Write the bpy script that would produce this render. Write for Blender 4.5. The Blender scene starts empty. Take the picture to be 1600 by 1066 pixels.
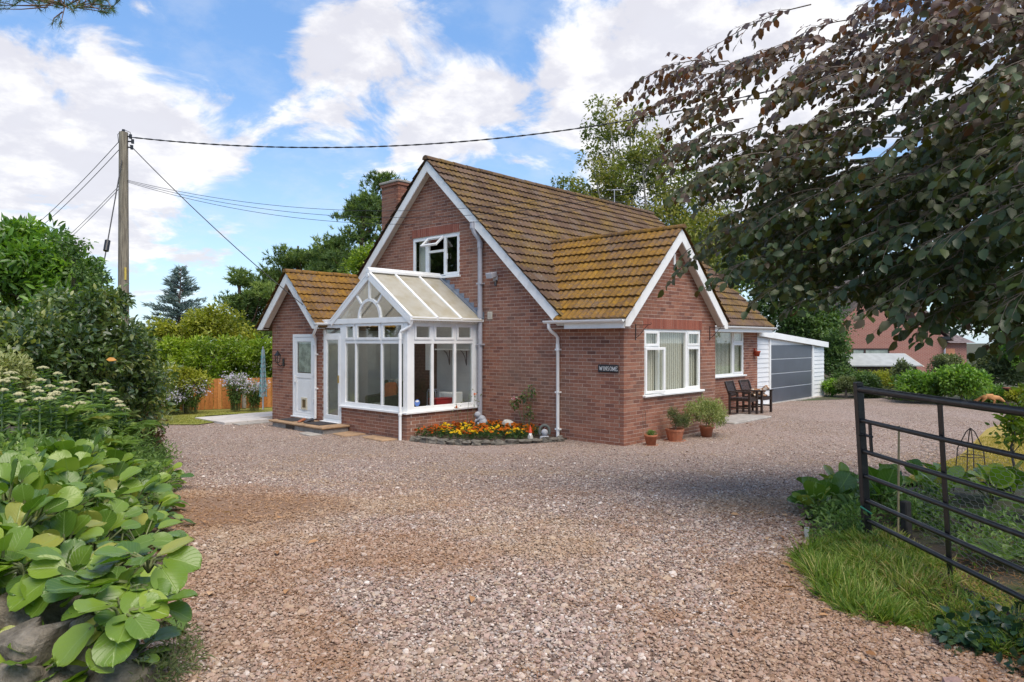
import bpy, math, random
import numpy as np
from mathutils import Vector, Matrix

rng = np.random.default_rng(11)
random.seed(11)
scene = bpy.context.scene
COL = scene.collection
R_ = math.radians

# ------------------------------------------------------------------ camera
YAW = R_(43.1)
CAM = np.array([-11.56, -7.82, 2.08])
FPX = 1100.0
FWD = np.array([math.cos(YAW), math.sin(YAW), 0.0])
RGT = np.array([math.sin(YAW), -math.cos(YAW), 0.0])
cam_data = bpy.data.cameras.new("camera")
cam_data.sensor_width = 36.0
cam_data.lens = FPX / 1600 * 36
cam_data.clip_end = 3000
cam = bpy.data.objects.new("camera", cam_data)
COL.objects.link(cam)
cam.location = CAM
cam.rotation_euler = (R_(90), 0, YAW - R_(90))
scene.camera = cam

# ------------------------------------------------------------------ light
SUN = np.array([-0.13, -0.46, 0.88]); SUN /= np.linalg.norm(SUN)
sun_data = bpy.data.lights.new("sun", 'SUN')
sun_data.energy = 1.8
sun_data.angle = R_(50)
sun_data.color = (1.0, 0.90, 0.76)
sun = bpy.data.objects.new("sun", sun_data)
COL.objects.link(sun)
sun.rotation_euler = Vector(SUN).to_track_quat('Z', 'Y').to_euler()
scene.view_settings.view_transform = 'Standard'
scene.view_settings.look = 'None'
scene.view_settings.exposure = 1.34
scene.view_settings.gamma = 1.0
scene.render.engine = 'CYCLES'
scene.cycles.max_bounces = 8
scene.cycles.transparent_max_bounces = 16
scene.cycles.use_denoising = True


def sock(v):
    return isinstance(v, bpy.types.NodeSocket)


def node(nt, typ, ins=None, **attrs):
    nd = nt.nodes.new(typ)
    for k, v in attrs.items():
        setattr(nd, k, v)
    for k, v in (ins or {}).items():
        s = nd.inputs[k]
        if sock(v):
            nt.links.new(v, s)
        else:
            s.default_value = v
    return nd


def math_(nt, op, a, b=0.0, c=None, clamp=False):
    ins = {0: a, 1: b}
    if c is not None:
        ins[2] = c
    return node(nt, 'ShaderNodeMath', ins, operation=op, use_clamp=clamp).outputs[0]


def ramp(nt, fac, stops, interp='LINEAR'):
    nd = nt.nodes.new('ShaderNodeValToRGB')
    cr = nd.color_ramp
    cr.interpolation = interp
    while len(cr.elements) < len(stops):
        cr.elements.new(0.5)
    for e, (p, c) in zip(cr.elements, stops):
        e.position = p
        e.color = (*c, 1) if len(c) == 3 else c
    nt.links.new(fac, nd.inputs[0])
    return nd.outputs[0]


def mixc(nt, fac, a, b, mode='MIX'):
    nd = node(nt, 'ShaderNodeMix', {}, data_type='RGBA', blend_type=mode)
    for idx, v in ((0, fac), (6, a), (7, b)):
        if sock(v):
            nt.links.new(v, nd.inputs[idx])
        else:
            nd.inputs[idx].default_value = v if idx == 0 else ((*v, 1) if len(v) == 3 else v)
    return nd.outputs[2]


def maprange(nt, v, a, b, c=0.0, d=1.0, smooth=True):
    return node(nt, 'ShaderNodeMapRange', {0: v, 1: a, 2: b, 3: c, 4: d},
                interpolation_type='SMOOTHSTEP' if smooth else 'LINEAR').outputs[0]


def pix(x, y, D):
    """point at image position (x, y) and distance D along the view axis"""
    return CAM + ((x - 800) / FPX * RGT + FWD + np.array([0, 0, -(y - 533) / FPX])) * D


def DL(D, L, z=0.0):
    p = CAM + FWD * D + RGT * L
    return np.array([p[0], p[1], z])


# world: blue sky with fair-weather cumulus
world = bpy.data.worlds.new("World")
scene.world = world
world.use_nodes = True
nt = world.node_tree
nt.nodes.clear()
out = node(nt, 'ShaderNodeOutputWorld')
bg = node(nt, 'ShaderNodeBackground', {1: 0.116})
nt.links.new(bg.outputs[0], out.inputs[0])
sky = node(nt, 'ShaderNodeTexSky', sky_type='NISHITA', sun_disc=False,
           sun_elevation=math.asin(SUN[2]), sun_rotation=math.atan2(SUN[0], SUN[1]),
           altitude=50, air_density=1.0, dust_density=0.6, ozone_density=1.6)
tc = node(nt, 'ShaderNodeTexCoord')
dirv = node(nt, 'ShaderNodeVectorMath', {0: tc.outputs['Generated']}, operation='NORMALIZE').outputs[0]
sep = node(nt, 'ShaderNodeSeparateXYZ', {0: dirv})
zc = math_(nt, 'MAXIMUM', sep.outputs[2], 0.0)
den = math_(nt, 'ADD', zc, 0.30)
flat = node(nt, 'ShaderNodeVectorMath', {0: dirv, 3: 1.0}, operation='SCALE')
nt.links.new(math_(nt, 'DIVIDE', 1.0, den), flat.inputs[3])
n1 = node(nt, 'ShaderNodeTexNoise', {'Vector': flat.outputs[0], 'Scale': 4.2, 'Detail': 11.0, 'Roughness': 0.60, 'Distortion': 0.45})
n2 = node(nt, 'ShaderNodeTexNoise', {'Vector': flat.outputs[0], 'Scale': 6.5, 'Detail': 8.0, 'Roughness': 0.6})
dens = n1.outputs[0]
# the clouds in view: (x, y, radius in pixels, weight)
for bx_, by_, br_, bw_ in [(60, 170, 260, .20), (260, 170, 120, .14), (20, 300, 110, .12), (600, 110, 170, .20), (480, 150, 120, .10),
                           (900, 130, 170, .20), (1130, 70, 240, .22), (690, 170, 90, .10), (250, 300, 130, .10), (320, 40, 130, -.26),
                           (800, 40, 70, -.16), (560, 270, 130, -.10), (400, 400, 150, -.08), (930, 20, 70, -.16), (1000, 260, 140, .08),
                           (1400, 200, 300, .16), (650, 250, 60, .06)]:
    d_ = pix(bx_, by_, 1.0) - CAM
    d_ = d_ / np.linalg.norm(d_)
    dt = node(nt, 'ShaderNodeVectorMath', {0: dirv, 1: tuple(d_)}, operation='DOT_PRODUCT').outputs['Value']
    a_ = math.atan(br_ / FPX) * 1.25
    f_ = maprange(nt, dt, math.cos(a_), 1.0, 0.0, bw_ * .72)
    dens = math_(nt, 'ADD', dens, f_)
cl = maprange(nt, dens, 0.535, 0.685)
thick = maprange(nt, dens, 0.60, 0.92)
shade = maprange(nt, n2.outputs[0], 0.40, 0.62)
cw = mixc(nt, shade, (2.85, 2.80, 2.98), (4.0, 3.92, 3.85))
cw = mixc(nt, math_(nt, 'MULTIPLY', thick, 0.35), cw, (3.1, 3.1, 3.35))
skc = mixc(nt, 1.0, sky.outputs[0], (0.90, 1.02, 1.10), 'MULTIPLY')
skg = mixc(nt, maprange(nt, sep.outputs[2], 0.0, 0.40), (1.75, 2.35, 3.05), (.62, 1.28, 2.55))
skc = mixc(nt, .68, skc, skg)
veil = math_(nt, 'MULTIPLY', maprange(nt, n2.outputs[0], .42, .7), .22)
skc = mixc(nt, veil, skc, (3.0, 3.1, 3.35))
fin = mixc(nt, math_(nt, 'MULTIPLY', cl, 0.92), skc, cw)
nt.links.new(fin, bg.inputs[0])

# ------------------------------------------------------------------ helpers
WLOC = {}


def ss(a, b, x):
    t = np.clip((x - a) / (b - a), 0, 1)
    return t * t * (3 - 2 * t)


def toDL(x, y):
    dx, dy = x - CAM[0], y - CAM[1]
    return dx * FWD[0] + dy * FWD[1], dx * RGT[0] + dy * RGT[1]


def gh(x, y):
    """height of the drive surface: rises gently from the house to the gate"""
    D, L = toDL(np.asarray(x, float), np.asarray(y, float))
    return 0.5 * (1 - ss(5.0, 13.2, D)) - 0.06 * ss(0.5, -2.5, L) * ss(11.5, 14, D)


def ledge(D):
    return np.interp(D, [-6, 2, 3.2, 4.5, 6, 8, 11, 14, 17.6, 19, 40], [-2.4, -1.7, -1.86, -2.46, -3.08, -4.05, -5.4, -6.9, -9.1, -9.6, -9.6])


def redge(D):
    return np.interp(D, [-6, 2, 3.3, 4.6, 5.2, 6.0, 6.8, 8.0, 9.2, 10.5, 12.5, 16.5, 19, 22, 26, 30],
                     [2.5, 2.5, 2.42, 1.95, 2.1, 2.45, 2.9, 4.1, 5.2, 6.1, 8.0, 11.2, 14.0, 15.4, 14.0, 9.0])


def bed(x, y):
    """planted banks either side of the drive"""
    D, L = toDL(np.asarray(x, float), np.asarray(y, float))
    b = 0.46 * ss(0.02, 0.62, ledge(D) - L) * ss(15, 11, D) * ss(3.2, 3.6, D)
    b += 0.10 * ss(0.05, 0.5, L - redge(D)) * ss(9.5, 7.0, D)
    return b


def gz(x, y):
    return float(gh(x, y) + bed(x, y))


def link(o):
    COL.objects.link(o)
    return o


def tag(o, label=None, cat=None, group=None, kind=None):
    for k, v in (('label', label), ('category', cat), ('group', group), ('kind', kind)):
        if v:
            o[k] = v
    return o


def adopt(o, parent):
    """parent o, whose geometry is in world coordinates"""
    o.parent = parent
    if parent is not None:
        o.matrix_parent_inverse = Matrix.Translation(-Vector(WLOC.get(parent.name, (0, 0, 0))))
    return o


def thing(name, loc, label, cat, group=None):
    o = bpy.data.objects.new(name, None)
    o.empty_display_size = 0.2
    link(o)
    o.location = [float(v) for v in loc]
    WLOC[o.name] = tuple(o.location)
    return tag(o, label, cat, group)


def npmesh(name, V, faces, tint=None, mat=None, attrs=None, smooth=False):
    """mesh from numpy arrays; faces is a list of (n,3)/(n,4) int arrays"""
    me = bpy.data.meshes.new(name)
    V = np.asarray(V, np.float32)
    faces = [np.asarray(f, np.int32) for f in faces if len(f)]
    me.vertices.add(len(V))
    me.vertices.foreach_set('co', V.ravel())
    nl = sum(f.size for f in faces)
    npoly = sum(len(f) for f in faces)
    me.loops.add(nl)
    me.loops.foreach_set('vertex_index', np.concatenate([f.ravel() for f in faces]))
    me.polygons.add(npoly)
    starts, c = [], 0
    for f in faces:
        starts.append(np.arange(len(f), dtype=np.int32) * f.shape[1] + c)
        c += f.size
    me.polygons.foreach_set('loop_start', np.concatenate(starts))
    me.polygons.foreach_set('use_smooth', np.full(npoly, bool(smooth)))
    me.update(calc_edges=True)
    al = dict(attrs or {})
    if tint is not None:
        al['tint'] = tint
    for k, v in al.items():
        a = me.attributes.new(k, 'FLOAT', 'POINT')
        a.data.foreach_set('value', np.asarray(v, np.float32))
    if mat:
        me.materials.append(mat)
    return me


class MB:
    """collects simple solids in world coordinates and links them as one mesh"""

    def __init__(self):
        self.v, self.f, self.t = [], [], []
        self.sm = []
        self.cur = 0.5

    def add(self, verts, faces, smooth=False):
        o = len(self.v)
        self.v.extend([tuple(map(float, p)) for p in verts])
        self.t.extend([self.cur] * len(verts))
        self.f.extend([tuple(i + o for i in f) for f in faces])
        self.sm.extend([smooth] * len(faces))
        return self

    def box(self, x0, x1, y0, y1, z0, z1):
        x0, x1 = min(x0, x1), max(x0, x1)
        y0, y1 = min(y0, y1), max(y0, y1)
        z0, z1 = min(z0, z1), max(z0, z1)
        return self.add([(x0, y0, z0), (x1, y0, z0), (x1, y1, z0), (x0, y1, z0), (x0, y0, z1), (x1, y0, z1), (x1, y1, z1), (x0, y1, z1)],
                        [(0, 3, 2, 1), (4, 5, 6, 7), (0, 1, 5, 4), (1, 2, 6, 5), (2, 3, 7, 6), (3, 0, 4, 7)])

    def wbox(self, ax, plane, a0, a1, d0, d1, z0, z1):
        """box on a wall: a along the wall, d into it"""
        if ax == 'X':
            return self.box(plane + d0, plane + d1, a0, a1, z0, z1)
        return self.box(a0, a1, plane + d0, plane + d1, z0, z1)

    def prism(self, poly, ext):
        n = len(poly)
        e = np.array(ext, float)
        P = [np.array(p, float) for p in poly]
        nrm = np.zeros(3)
        for i in range(n):
            nrm += np.cross(P[i] - P[0], P[(i + 1) % n] - P[0])
        if nrm @ e > 0:
            P = P[::-1]
        vs = P + [p + e for p in P]
        fs = [tuple(range(n)), tuple(range(2 * n - 1, n - 1, -1))]
        for i in range(n):
            j = (i + 1) % n
            fs.append((i, i + n, j + n, j))
        return self.add(vs, fs)

    def bar(self, p, q, w, h, up=(0, 0, 1)):
        """rectangular bar from p to q"""
        p, q = np.array(p, float), np.array(q, float)
        d = q - p
        d = d / (np.linalg.norm(d) + 1e-9)
        s = np.cross(d, np.array(up, float))
        if np.linalg.norm(s) < 1e-6:
            s = np.cross(d, (1, 0, 0))
        s /= np.linalg.norm(s)
        u = np.cross(s, d)
        vs = []
        for b in (p, q):
            for i, j in ((-1, -1), (1, -1), (1, 1), (-1, 1)):
                vs.append(b + s * i * w / 2 + u * j * h / 2)
        return self.add(vs, [(3, 2, 1, 0), (4, 5, 6, 7), (0, 1, 5, 4), (1, 2, 6, 5), (2, 3, 7, 6), (3, 0, 4, 7)])

    def tube(self, pts, r, n=8, caps=True):
        pts = [np.array(p, float) for p in pts]
        rs = r if hasattr(r, '__len__') else [r] * len(pts)
        m = len(pts)
        vs, fs = [], []
        ref = None
        for i, p in enumerate(pts):
            d = pts[min(i + 1, m - 1)] - pts[max(i - 1, 0)]
            d = d / (np.linalg.norm(d) + 1e-9)
            if ref is None:
                ref = np.array((0, 0, 1.0)) if abs(d[2]) < .9 else np.array((1.0, 0, 0))
            s = np.cross(d, ref)
            s /= np.linalg.norm(s) + 1e-9
            u = np.cross(s, d)
            ref = u
            for k in range(n):
                a = 2 * math.pi * k / n
                vs.append(p + (s * math.cos(a) + u * math.sin(a)) * rs[i])
        for i in range(m - 1):
            for k in range(n):
                k2 = (k + 1) % n
                fs.append((i * n + k, i * n + k2, (i + 1) * n + k2, (i + 1) * n + k))
        self.add(vs, fs, True)
        if caps:
            self.add(vs[:n], [tuple(range(n - 1, -1, -1))])
            self.add(vs[(m - 1) * n:], [tuple(range(n))])
        return self

    def lathe(self, c, prof, n=16, smooth=True):
        c = np.array(c, float)
        vs, fs = [], []
        for r, z in prof:
            for k in range(n):
                a = 2 * math.pi * k / n
                vs.append(c + (r * math.cos(a), r * math.sin(a), z))
        for i in range(len(prof) - 1):
            for k in range(n):
                k2 = (k + 1) % n
                fs.append((i * n + k, i * n + k2, (i + 1) * n + k2, (i + 1) * n + k))
        return self.add(vs, fs, smooth)

    def blob(self, c, r, seed=0, amp=.18, n=8, m=6, flat=1.0):
        """irregular stone-like lump; r is (rx, ry, rz)"""
        g = random.Random(seed)
        c = np.array(c, float)
        ph = [g.uniform(0, 6.28) for _ in range(6)]
        vs, fs = [], []
        for i in range(m + 1):
            t = math.pi * i / m
            for k in range(n):
                a = 2 * math.pi * k / n
                d = np.array((math.sin(t) * math.cos(a), math.sin(t) * math.sin(a), math.cos(t)))
                w = 1 + amp * (math.sin(2.3 * d[0] * 2 + ph[0]) + math.sin(2.9 * d[1] * 2 + ph[1]) + math.sin(2.6 * d[2] * 2 + ph[2])) / 2 + g.uniform(-amp, amp) * .35 * (0 < i < m)
                # squarish
                d2 = np.sign(d) * np.abs(d) ** flat
                vs.append(c + d2 * w * np.array(r))
        for i in range(m):
            for k in range(n):
                k2 = (k + 1) % n
                fs.append((i * n + k, (i + 1) * n + k, (i + 1) * n + k2, i * n + k2))
        return self.add(vs, fs)

    def mesh(self, name, mat):
        me = bpy.data.meshes.new(name)
        me.from_pydata(self.v, [], self.f)
        me.polygons.foreach_set('use_smooth', self.sm)
        a = me.attributes.new('tint', 'FLOAT', 'POINT')
        a.data.foreach_set('value', np.asarray(self.t, np.float32))
        me.materials.append(mat)
        me.update()
        return me

    def build(self, name, mat, parent=None, label=None, kind=None, bevel=0):
        o = link(bpy.data.objects.new(name, self.mesh(name, mat)))
        if parent is not None:
            adopt(o, parent)
        if bevel:
            b = o.modifiers.new('bevel', 'BEVEL')
            b.width = bevel
            b.segments = 1
            b.limit_method = 'ANGLE'
        return tag(o, label, None, None, kind)


def solo(o, label, cat, group=None):
    return tag(o, label, cat, group)


# ------------------------------------------------------------------ materials
def newmat(name):
    m = bpy.data.materials.new(name)
    m.use_nodes = True
    nt = m.node_tree
    return m, nt, nt.nodes['Principled BSDF']


def coords(nt):
    return node(nt, 'ShaderNodeNewGeometry').outputs['Position']


def noise_(nt, scale, detail=4, rough=.55, vec=None, dist=0.0):
    return node(nt, 'ShaderNodeTexNoise', {'Vector': vec if vec is not None else coords(nt), 'Scale': scale, 'Detail': detail, 'Roughness': rough, 'Distortion': dist}).outputs[0]


def bump(nt, bsdf, h, strength=.3, dist=.01):
    b = node(nt, 'ShaderNodeBump', {'Height': h, 'Strength': strength, 'Distance': dist})
    nt.links.new(b.outputs[0], bsdf.inputs['Normal'])


def setc(nt, bsdf, c):
    if sock(c):
        nt.links.new(c, bsdf.inputs['Base Color'])
    else:
        bsdf.inputs['Base Color'].default_value = (*c, 1)


def plain(name, c, rough=.5, metal=0.0, var=.12, scale=12, bmp=.0, dirt=None, dscale=2.0, damt=.35):
    """paint-like surface with slight mottling, optional dirt"""
    m, nt, b = newmat(name)
    n = noise_(nt, scale, 5, .6)
    col = mixc(nt, maprange(nt, n, .3, .7), tuple(x * (1 - var) for x in c), tuple(min(1, x * (1 + var)) for x in c))
    if dirt:
        dn = noise_(nt, dscale, 8, .65)
        col = mixc(nt, math_(nt, 'MULTIPLY', maprange(nt, dn, .48, .75), damt), col, dirt)
    setc(nt, b, col)
    b.inputs['Roughness'].default_value = rough
    b.inputs['Metallic'].default_value = metal
    if bmp:
        bump(nt, b, noise_(nt, scale * 4, 4), bmp, .004)
    return m


def tintmat(name, stops, rough=.8, spec=.5, nscale=25, namt=.25, bmp=.3, overlay=None):
    """colour from the per-piece tint attribute plus grain"""
    m, nt, b = newmat(name)
    at = node(nt, 'ShaderNodeAttribute', attribute_name='tint').outputs['Fac']
    col = ramp(nt, at, stops)
    n = noise_(nt, nscale, 6, .65)
    g = maprange(nt, n, .25, .75, 1 - namt, 1 + namt, False)
    gc = node(nt, 'ShaderNodeCombineColor', {0: g, 1: g, 2: g}).outputs[0]
    col = mixc(nt, 1.0, col, gc, 'MULTIPLY')
    for ov in overlay or []:
        sc, lo, hi, amt, c = ov
        col = mixc(nt, math_(nt, 'MULTIPLY', maprange(nt, noise_(nt, sc, 7, .62), lo, hi), amt), col, c)
    setc(nt, b, col)
    b.inputs['Roughness'].default_value = rough
    b.inputs['Specular IOR Level'].default_value = spec
    if bmp:
        bump(nt, b, n, bmp, .004)
    return m


def leafmat(name, stops, rough=.42, spec=.45, transl=.3, tcol=None, fine=0):
    m, nt, b = newmat(name)
    at = node(nt, 'ShaderNodeAttribute', attribute_name='tint').outputs['Fac']
    col = ramp(nt, at, stops)
    if fine:
        g = maprange(nt, noise_(nt, fine, 3), .3, .7, .8, 1.2, False)
        col = mixc(nt, 1.0, col, node(nt, 'ShaderNodeCombineColor', {0: g, 1: g, 2: g}).outputs[0], 'MULTIPLY')
    setc(nt, b, col)
    b.inputs['Roughness'].default_value = rough
    b.inputs['Specular IOR Level'].default_value = spec
    tr = node(nt, 'ShaderNodeBsdfTranslucent')
    tc_ = mixc(nt, 1.0, col, tcol or (1.5, 1.6, .6), 'MULTIPLY')
    nt.links.new(tc_, tr.inputs[0])
    mx = node(nt, 'ShaderNodeMixShader', {0: transl})
    nt.links.new(b.outputs[0], mx.inputs[1])
    nt.links.new(tr.outputs[0], mx.inputs[2])
    nt.links.new(mx.outputs[0], nt.nodes['Material Output'].inputs[0])
    return m


M = {}
M['brick'] = tintmat('brick', [(0, (.165, .074, .054)), (.22, (.22, .094, .065)), (.5, (.285, .122, .078)), (.78, (.335, .152, .098)), (1, (.285, .155, .108))],
                     rough=.88, spec=.25, nscale=38, namt=.3, bmp=.45,
                     overlay=[(.55, .46, .70, .50, (.21, .145, .108)), (5.0, .52, .8, .35, (.20, .15, .12)), (1.6, .60, .78, .25, (.14, .095, .075))])
M['mortar'] = plain('mortar', (.54, .42, .345), .95, var=.2, scale=9, bmp=.3, dirt=(.25, .19, .155), dscale=1.1, damt=.5)
M['soldier'] = tintmat('soldier_brick', [(0, (.24, .075, .05)), (1, (.33, .115, .075))], rough=.88, spec=.25, nscale=40, bmp=.4)
M['pink_mortar'] = M['mortar']


def tile_mat(name, base, moss, lo, hi, amt):
    m, nt, b = newmat(name)
    at = node(nt, 'ShaderNodeAttribute', attribute_name='tint').outputs['Fac']
    col = ramp(nt, at, base)
    n1 = noise_(nt, 22, 7, .68)
    col = mixc(nt, maprange(nt, n1, .3, .75, 0, .55), col, (.07, .05, .038))
    n2 = noise_(nt, 1.1, 7, .72)
    n3 = noise_(nt, 17, 5, .72)
    col = mixc(nt, maprange(nt, noise_(nt, 2.3, 7, .7), .52, .72, 0, .6), col, (.055, .042, .034))
    f = maprange(nt, math_(nt, 'ADD', math_(nt, 'MULTIPLY', n2, .6), math_(nt, 'MULTIPLY', n3, .4)), lo, hi, 0, amt)
    mc = mixc(nt, maprange(nt, noise_(nt, 6, 4), .35, .65), moss[0], moss[1])
    col = mixc(nt, f, col, mc)
    wl = maprange(nt, noise_(nt, 31, 2, .5), .70, .74)          # pale lichen spots
    col = mixc(nt, math_(nt, 'MULTIPLY', wl, .75), col, (.44, .40, .33))
    setc(nt, b, col)
    b.inputs['Roughness'].default_value = .92
    b.inputs['Specular IOR Level'].default_value = .2
    bump(nt, b, math_(nt, 'ADD', n1, math_(nt, 'MULTIPLY', f, .8)), .7, .012)
    return m


TB = [(0, (.085, .050, .035)), (.4, (.125, .075, .050)), (.75, (.16, .10, .07)), (1, (.14, .10, .078))]
M['tile'] = tile_mat('roof_tile_brown', TB, [(.24, .145, .03), (.15, .095, .028)], .45, .60, .78)
M['tile_moss'] = tile_mat('roof_tile_mossy', TB, [(.30, .155, .016), (.205, .105, .016)], .38, .58, .88)
M['white'] = plain('white_upvc', (.85, .85, .835), .35, var=.03, scale=3, dirt=(.55, .53, .48), dscale=1.8, damt=.28)
M['barge'] = plain('white_painted_board', (.85, .835, .805), .5, var=.04, scale=5, dirt=(.40, .36, .29), dscale=2.4, damt=.5, bmp=.08)
M['soffit'] = plain('soffit_board', (.62, .55, .47), .6, var=.06, scale=4)
M['grey_pipe'] = plain('grey_pipe', (.40, .40, .435), .45, var=.05)
M['lead'] = plain('lead', (.24, .27, .32), .5, metal=.3, var=.2, scale=7)
M['black'] = plain('black_metal', (.016, .016, .018), .35, var=.3, scale=20)
M['dark'] = plain('dark_room', (.10, .095, .09), .9)
M['inner'] = plain('inner_wall', (.50, .51, .50), .8, var=.08, scale=2)
M['terracotta'] = plain('terracotta', (.36, .12, .055), .75, var=.15, scale=15, dirt=(.42, .30, .22), dscale=6, damt=.4)
M['stone'] = tintmat('grey_stone', [(0, (.12, .11, .095)), (.5, (.20, .175, .14)), (1, (.29, .235, .165))], rough=.92, spec=.2, nscale=11, namt=.55, bmp=1.0,
                     overlay=[(4, .48, .7, .7, (.065, .062, .045)), (7, .6, .72, .5, (.34, .32, .27))])
m, nt, b = newmat('split_rock')
at = node(nt, 'ShaderNodeAttribute', attribute_name='tint').outputs['Fac']
col = ramp(nt, at, [(0, (.28, .245, .20)), (.5, (.41, .34, .255)), (1, (.52, .41, .27))])
na = noise_(nt, 7, 10, .72)
nb = noise_(nt, 38, 6, .7)
col = mixc(nt, maprange(nt, na, .40, .66, 0, .75), col, (.10, .087, .066))
col = mixc(nt, maprange(nt, noise_(nt, 13, 6, .65), .56, .70, 0, .6), col, (.46, .42, .34))
col = mixc(nt, maprange(nt, noise_(nt, 4, 5, .6), .56, .68, 0, .55), col, (.075, .085, .035))
col = mixc(nt, maprange(nt, nb, .35, .7, .0, .3), col, (.08, .07, .06))
setc(nt, b, col)
b.inputs['Roughness'].default_value = .95
b.inputs['Specular IOR Level'].default_value = .2
bump(nt, b, math_(nt, 'ADD', na, math_(nt, 'MULTIPLY', nb, .35)), 1.0, .05)
M['rock'] = m
M['concrete'] = plain('concrete', (.34, .31, .275), .92, var=.2, scale=8, bmp=.3, dirt=(.17, .15, .12), dscale=2.5, damt=.6)
M['slab'] = plain('paving_slab', (.53, .49, .455), .9, var=.1, scale=5, bmp=.2, dirt=(.33, .30, .27), dscale=1.5, damt=.5)
M['step'] = plain('step_stone', (.36, .23, .13), .9, var=.18, scale=9, bmp=.3, dirt=(.16, .11, .07), dscale=3, damt=.6)
M['wood_dark'] = plain('dark_stained_wood', (.035, .022, .017), .45, var=.3, scale=20)
M['soil'] = plain('soil', (.07, .05, .035), .95, var=.4, scale=14, bmp=.8)


def glassmat(name, tint=(.93, .94, .925), refl=1.0):
    m, nt, b = newmat(name)
    tr = node(nt, 'ShaderNodeBsdfTransparent', {0: (*tint, 1)})
    gl = node(nt, 'ShaderNodeBsdfGlossy', {'Color': (1, 1, 1, 1), 'Roughness': .012})
    lw = node(nt, 'ShaderNodeLayerWeight', {'Blend': .5})
    f = math_(nt, 'ADD', .055 * refl, math_(nt, 'MULTIPLY', math_(nt, 'POWER', lw.outputs['Facing'], 4.0), .9), clamp=True)
    mx = node(nt, 'ShaderNodeMixShader', {0: f})
    nt.links.new(tr.outputs[0], mx.inputs[1])
    nt.links.new(gl.outputs[0], mx.inputs[2])
    nt.links.new(mx.outputs[0], nt.nodes['Material Output'].inputs[0])
    return m


M['glass'] = glassmat('window_glass')
m, nt, b = newmat('polycarbonate')
n = noise_(nt, 3.5, 8, .7)
c = mixc(nt, maprange(nt, n, .38, .68), (.74, .71, .63), (.56, .50, .36))
setc(nt, b, c)
b.inputs['Roughness'].default_value = .35
tr = node(nt, 'ShaderNodeBsdfTranslucent', {0: (.84, .82, .76, 1)})
mx = node(nt, 'ShaderNodeMixShader', {0: .6})
nt.links.new(b.outputs[0], mx.inputs[1]); nt.links.new(tr.outputs[0], mx.inputs[2])
nt.links.new(mx.outputs[0], nt.nodes['Material Output'].inputs[0])
M['poly'] = m
m, nt, b = newmat('blind_fabric')
setc(nt, b, (.80, .77, .66)); b.inputs['Roughness'].default_value = .9
M['blind'] = m
# ------------------------------------------------------------------ ground, drive, lawns
def grid_sheet(name, Ds, Ls_fn, zfn, mat):
    """ribbon over view-axis distances Ds; Ls_fn(D) gives the row of sideways offsets"""
    rows = [np.asarray(Ls_fn(D), float) for D in Ds]
    nC = len(rows[0])
    V = []
    for D, ls in zip(Ds, rows):
        x = CAM[0] + FWD[0] * D + RGT[0] * ls
        y = CAM[1] + FWD[1] * D + RGT[1] * ls
        V.append(np.stack([x, y, zfn(x, y)], 1))
    V = np.concatenate(V)
    i = np.arange(len(Ds) - 1)[:, None] * nC + np.arange(nC - 1)[None, :]
    i = i.ravel()
    F = np.stack([i, i + 1, i + nC + 1, i + nC], 1)
    o = link(bpy.data.objects.new(name, npmesh(name, V, [F], mat=mat, smooth=True)))
    o['kind'] = 'structure'
    return o


def litter_mask(nt):
    """brown needle litter and damp earth lying in drifts on the drive"""
    pos = coords(nt)
    n = noise_(nt, .75, 6, .62, pos, .4)
    f = maprange(nt, n, .46, .62, 0, .8)
    # the overhanging pine stands by the gate, so the needles thin out towards the house
    far_ = node(nt, 'ShaderNodeVectorMath', {0: pos, 1: (-11.5, -7.8, .5)}, operation='DISTANCE').outputs['Value']
    f = math_(nt, 'MULTIPLY', f, maprange(nt, far_, 5.0, 10.0, 1.0, .12))
    for (cx, cy), r, w in [((-8.5, -1.15), 1.3, 1.0), ((-8.05, -.2), .9, .7), ((-9.4, -3.3), .7, .7), ((-7.0, -6.4), .9, .8), ((-8.2, -7.0), 1.2, .7), ((-9.6, -4.2), .6, .6)]:
        d = node(nt, 'ShaderNodeVectorMath', {0: pos, 1: (cx, cy, .45)}, operation='DISTANCE').outputs['Value']
        d = math_(nt, 'ADD', d, math_(nt, 'MULTIPLY', math_(nt, 'SUBTRACT', noise_(nt, 2.2, 5, .6, pos), .5), 1.5))
        f = math_(nt, 'MAXIMUM', f, maprange(nt, d, r * .55, r * 1.15, w, 0))
    return f


PEB = [(0, (.125, .082, .062)), (.12, (.225, .158, .124)), (.30, (.33, .225, .18)), (.48, (.41, .29, .238)), (.62, (.35, .295, .262)),
       (.77, (.42, .312, .222)), (.93, (.52, .42, .35)), (1, (.66, .59, .53))]
m, nt, b = newmat('gravel')
pos = coords(nt)
vo = node(nt, 'ShaderNodeTexVoronoi', {'Vector': pos, 'Scale': 46.0, 'Randomness': 1.0})
vsep = node(nt, 'ShaderNodeSeparateColor', {0: vo.outputs['Color']})
col = ramp(nt, vsep.outputs[0], PEB)
vo2 = node(nt, 'ShaderNodeTexVoronoi', {'Vector': pos, 'Scale': 21.0, 'Randomness': 1.0})
v2 = node(nt, 'ShaderNodeSeparateColor', {0: vo2.outputs['Color']})
col2 = ramp(nt, v2.outputs[0], PEB)
col = mixc(nt, .42, col, col2)
gapd = maprange(nt, vo.outputs['Distance'], .25, .75, 1.15, .42)
col = mixc(nt, 1.0, col, node(nt, 'ShaderNodeCombineColor', {0: gapd, 1: gapd, 2: gapd}).outputs[0], 'MULTIPLY')
big = noise_(nt, .35, 4, .6, pos)
col = mixc(nt, maprange(nt, big, .4, .62, 0, .22), col, (.40, .31, .28))
lm = litter_mask(nt)
dirtc = mixc(nt, noise_(nt, 30, 5, .7, pos), (.13, .07, .035), (.34, .19, .10))
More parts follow.
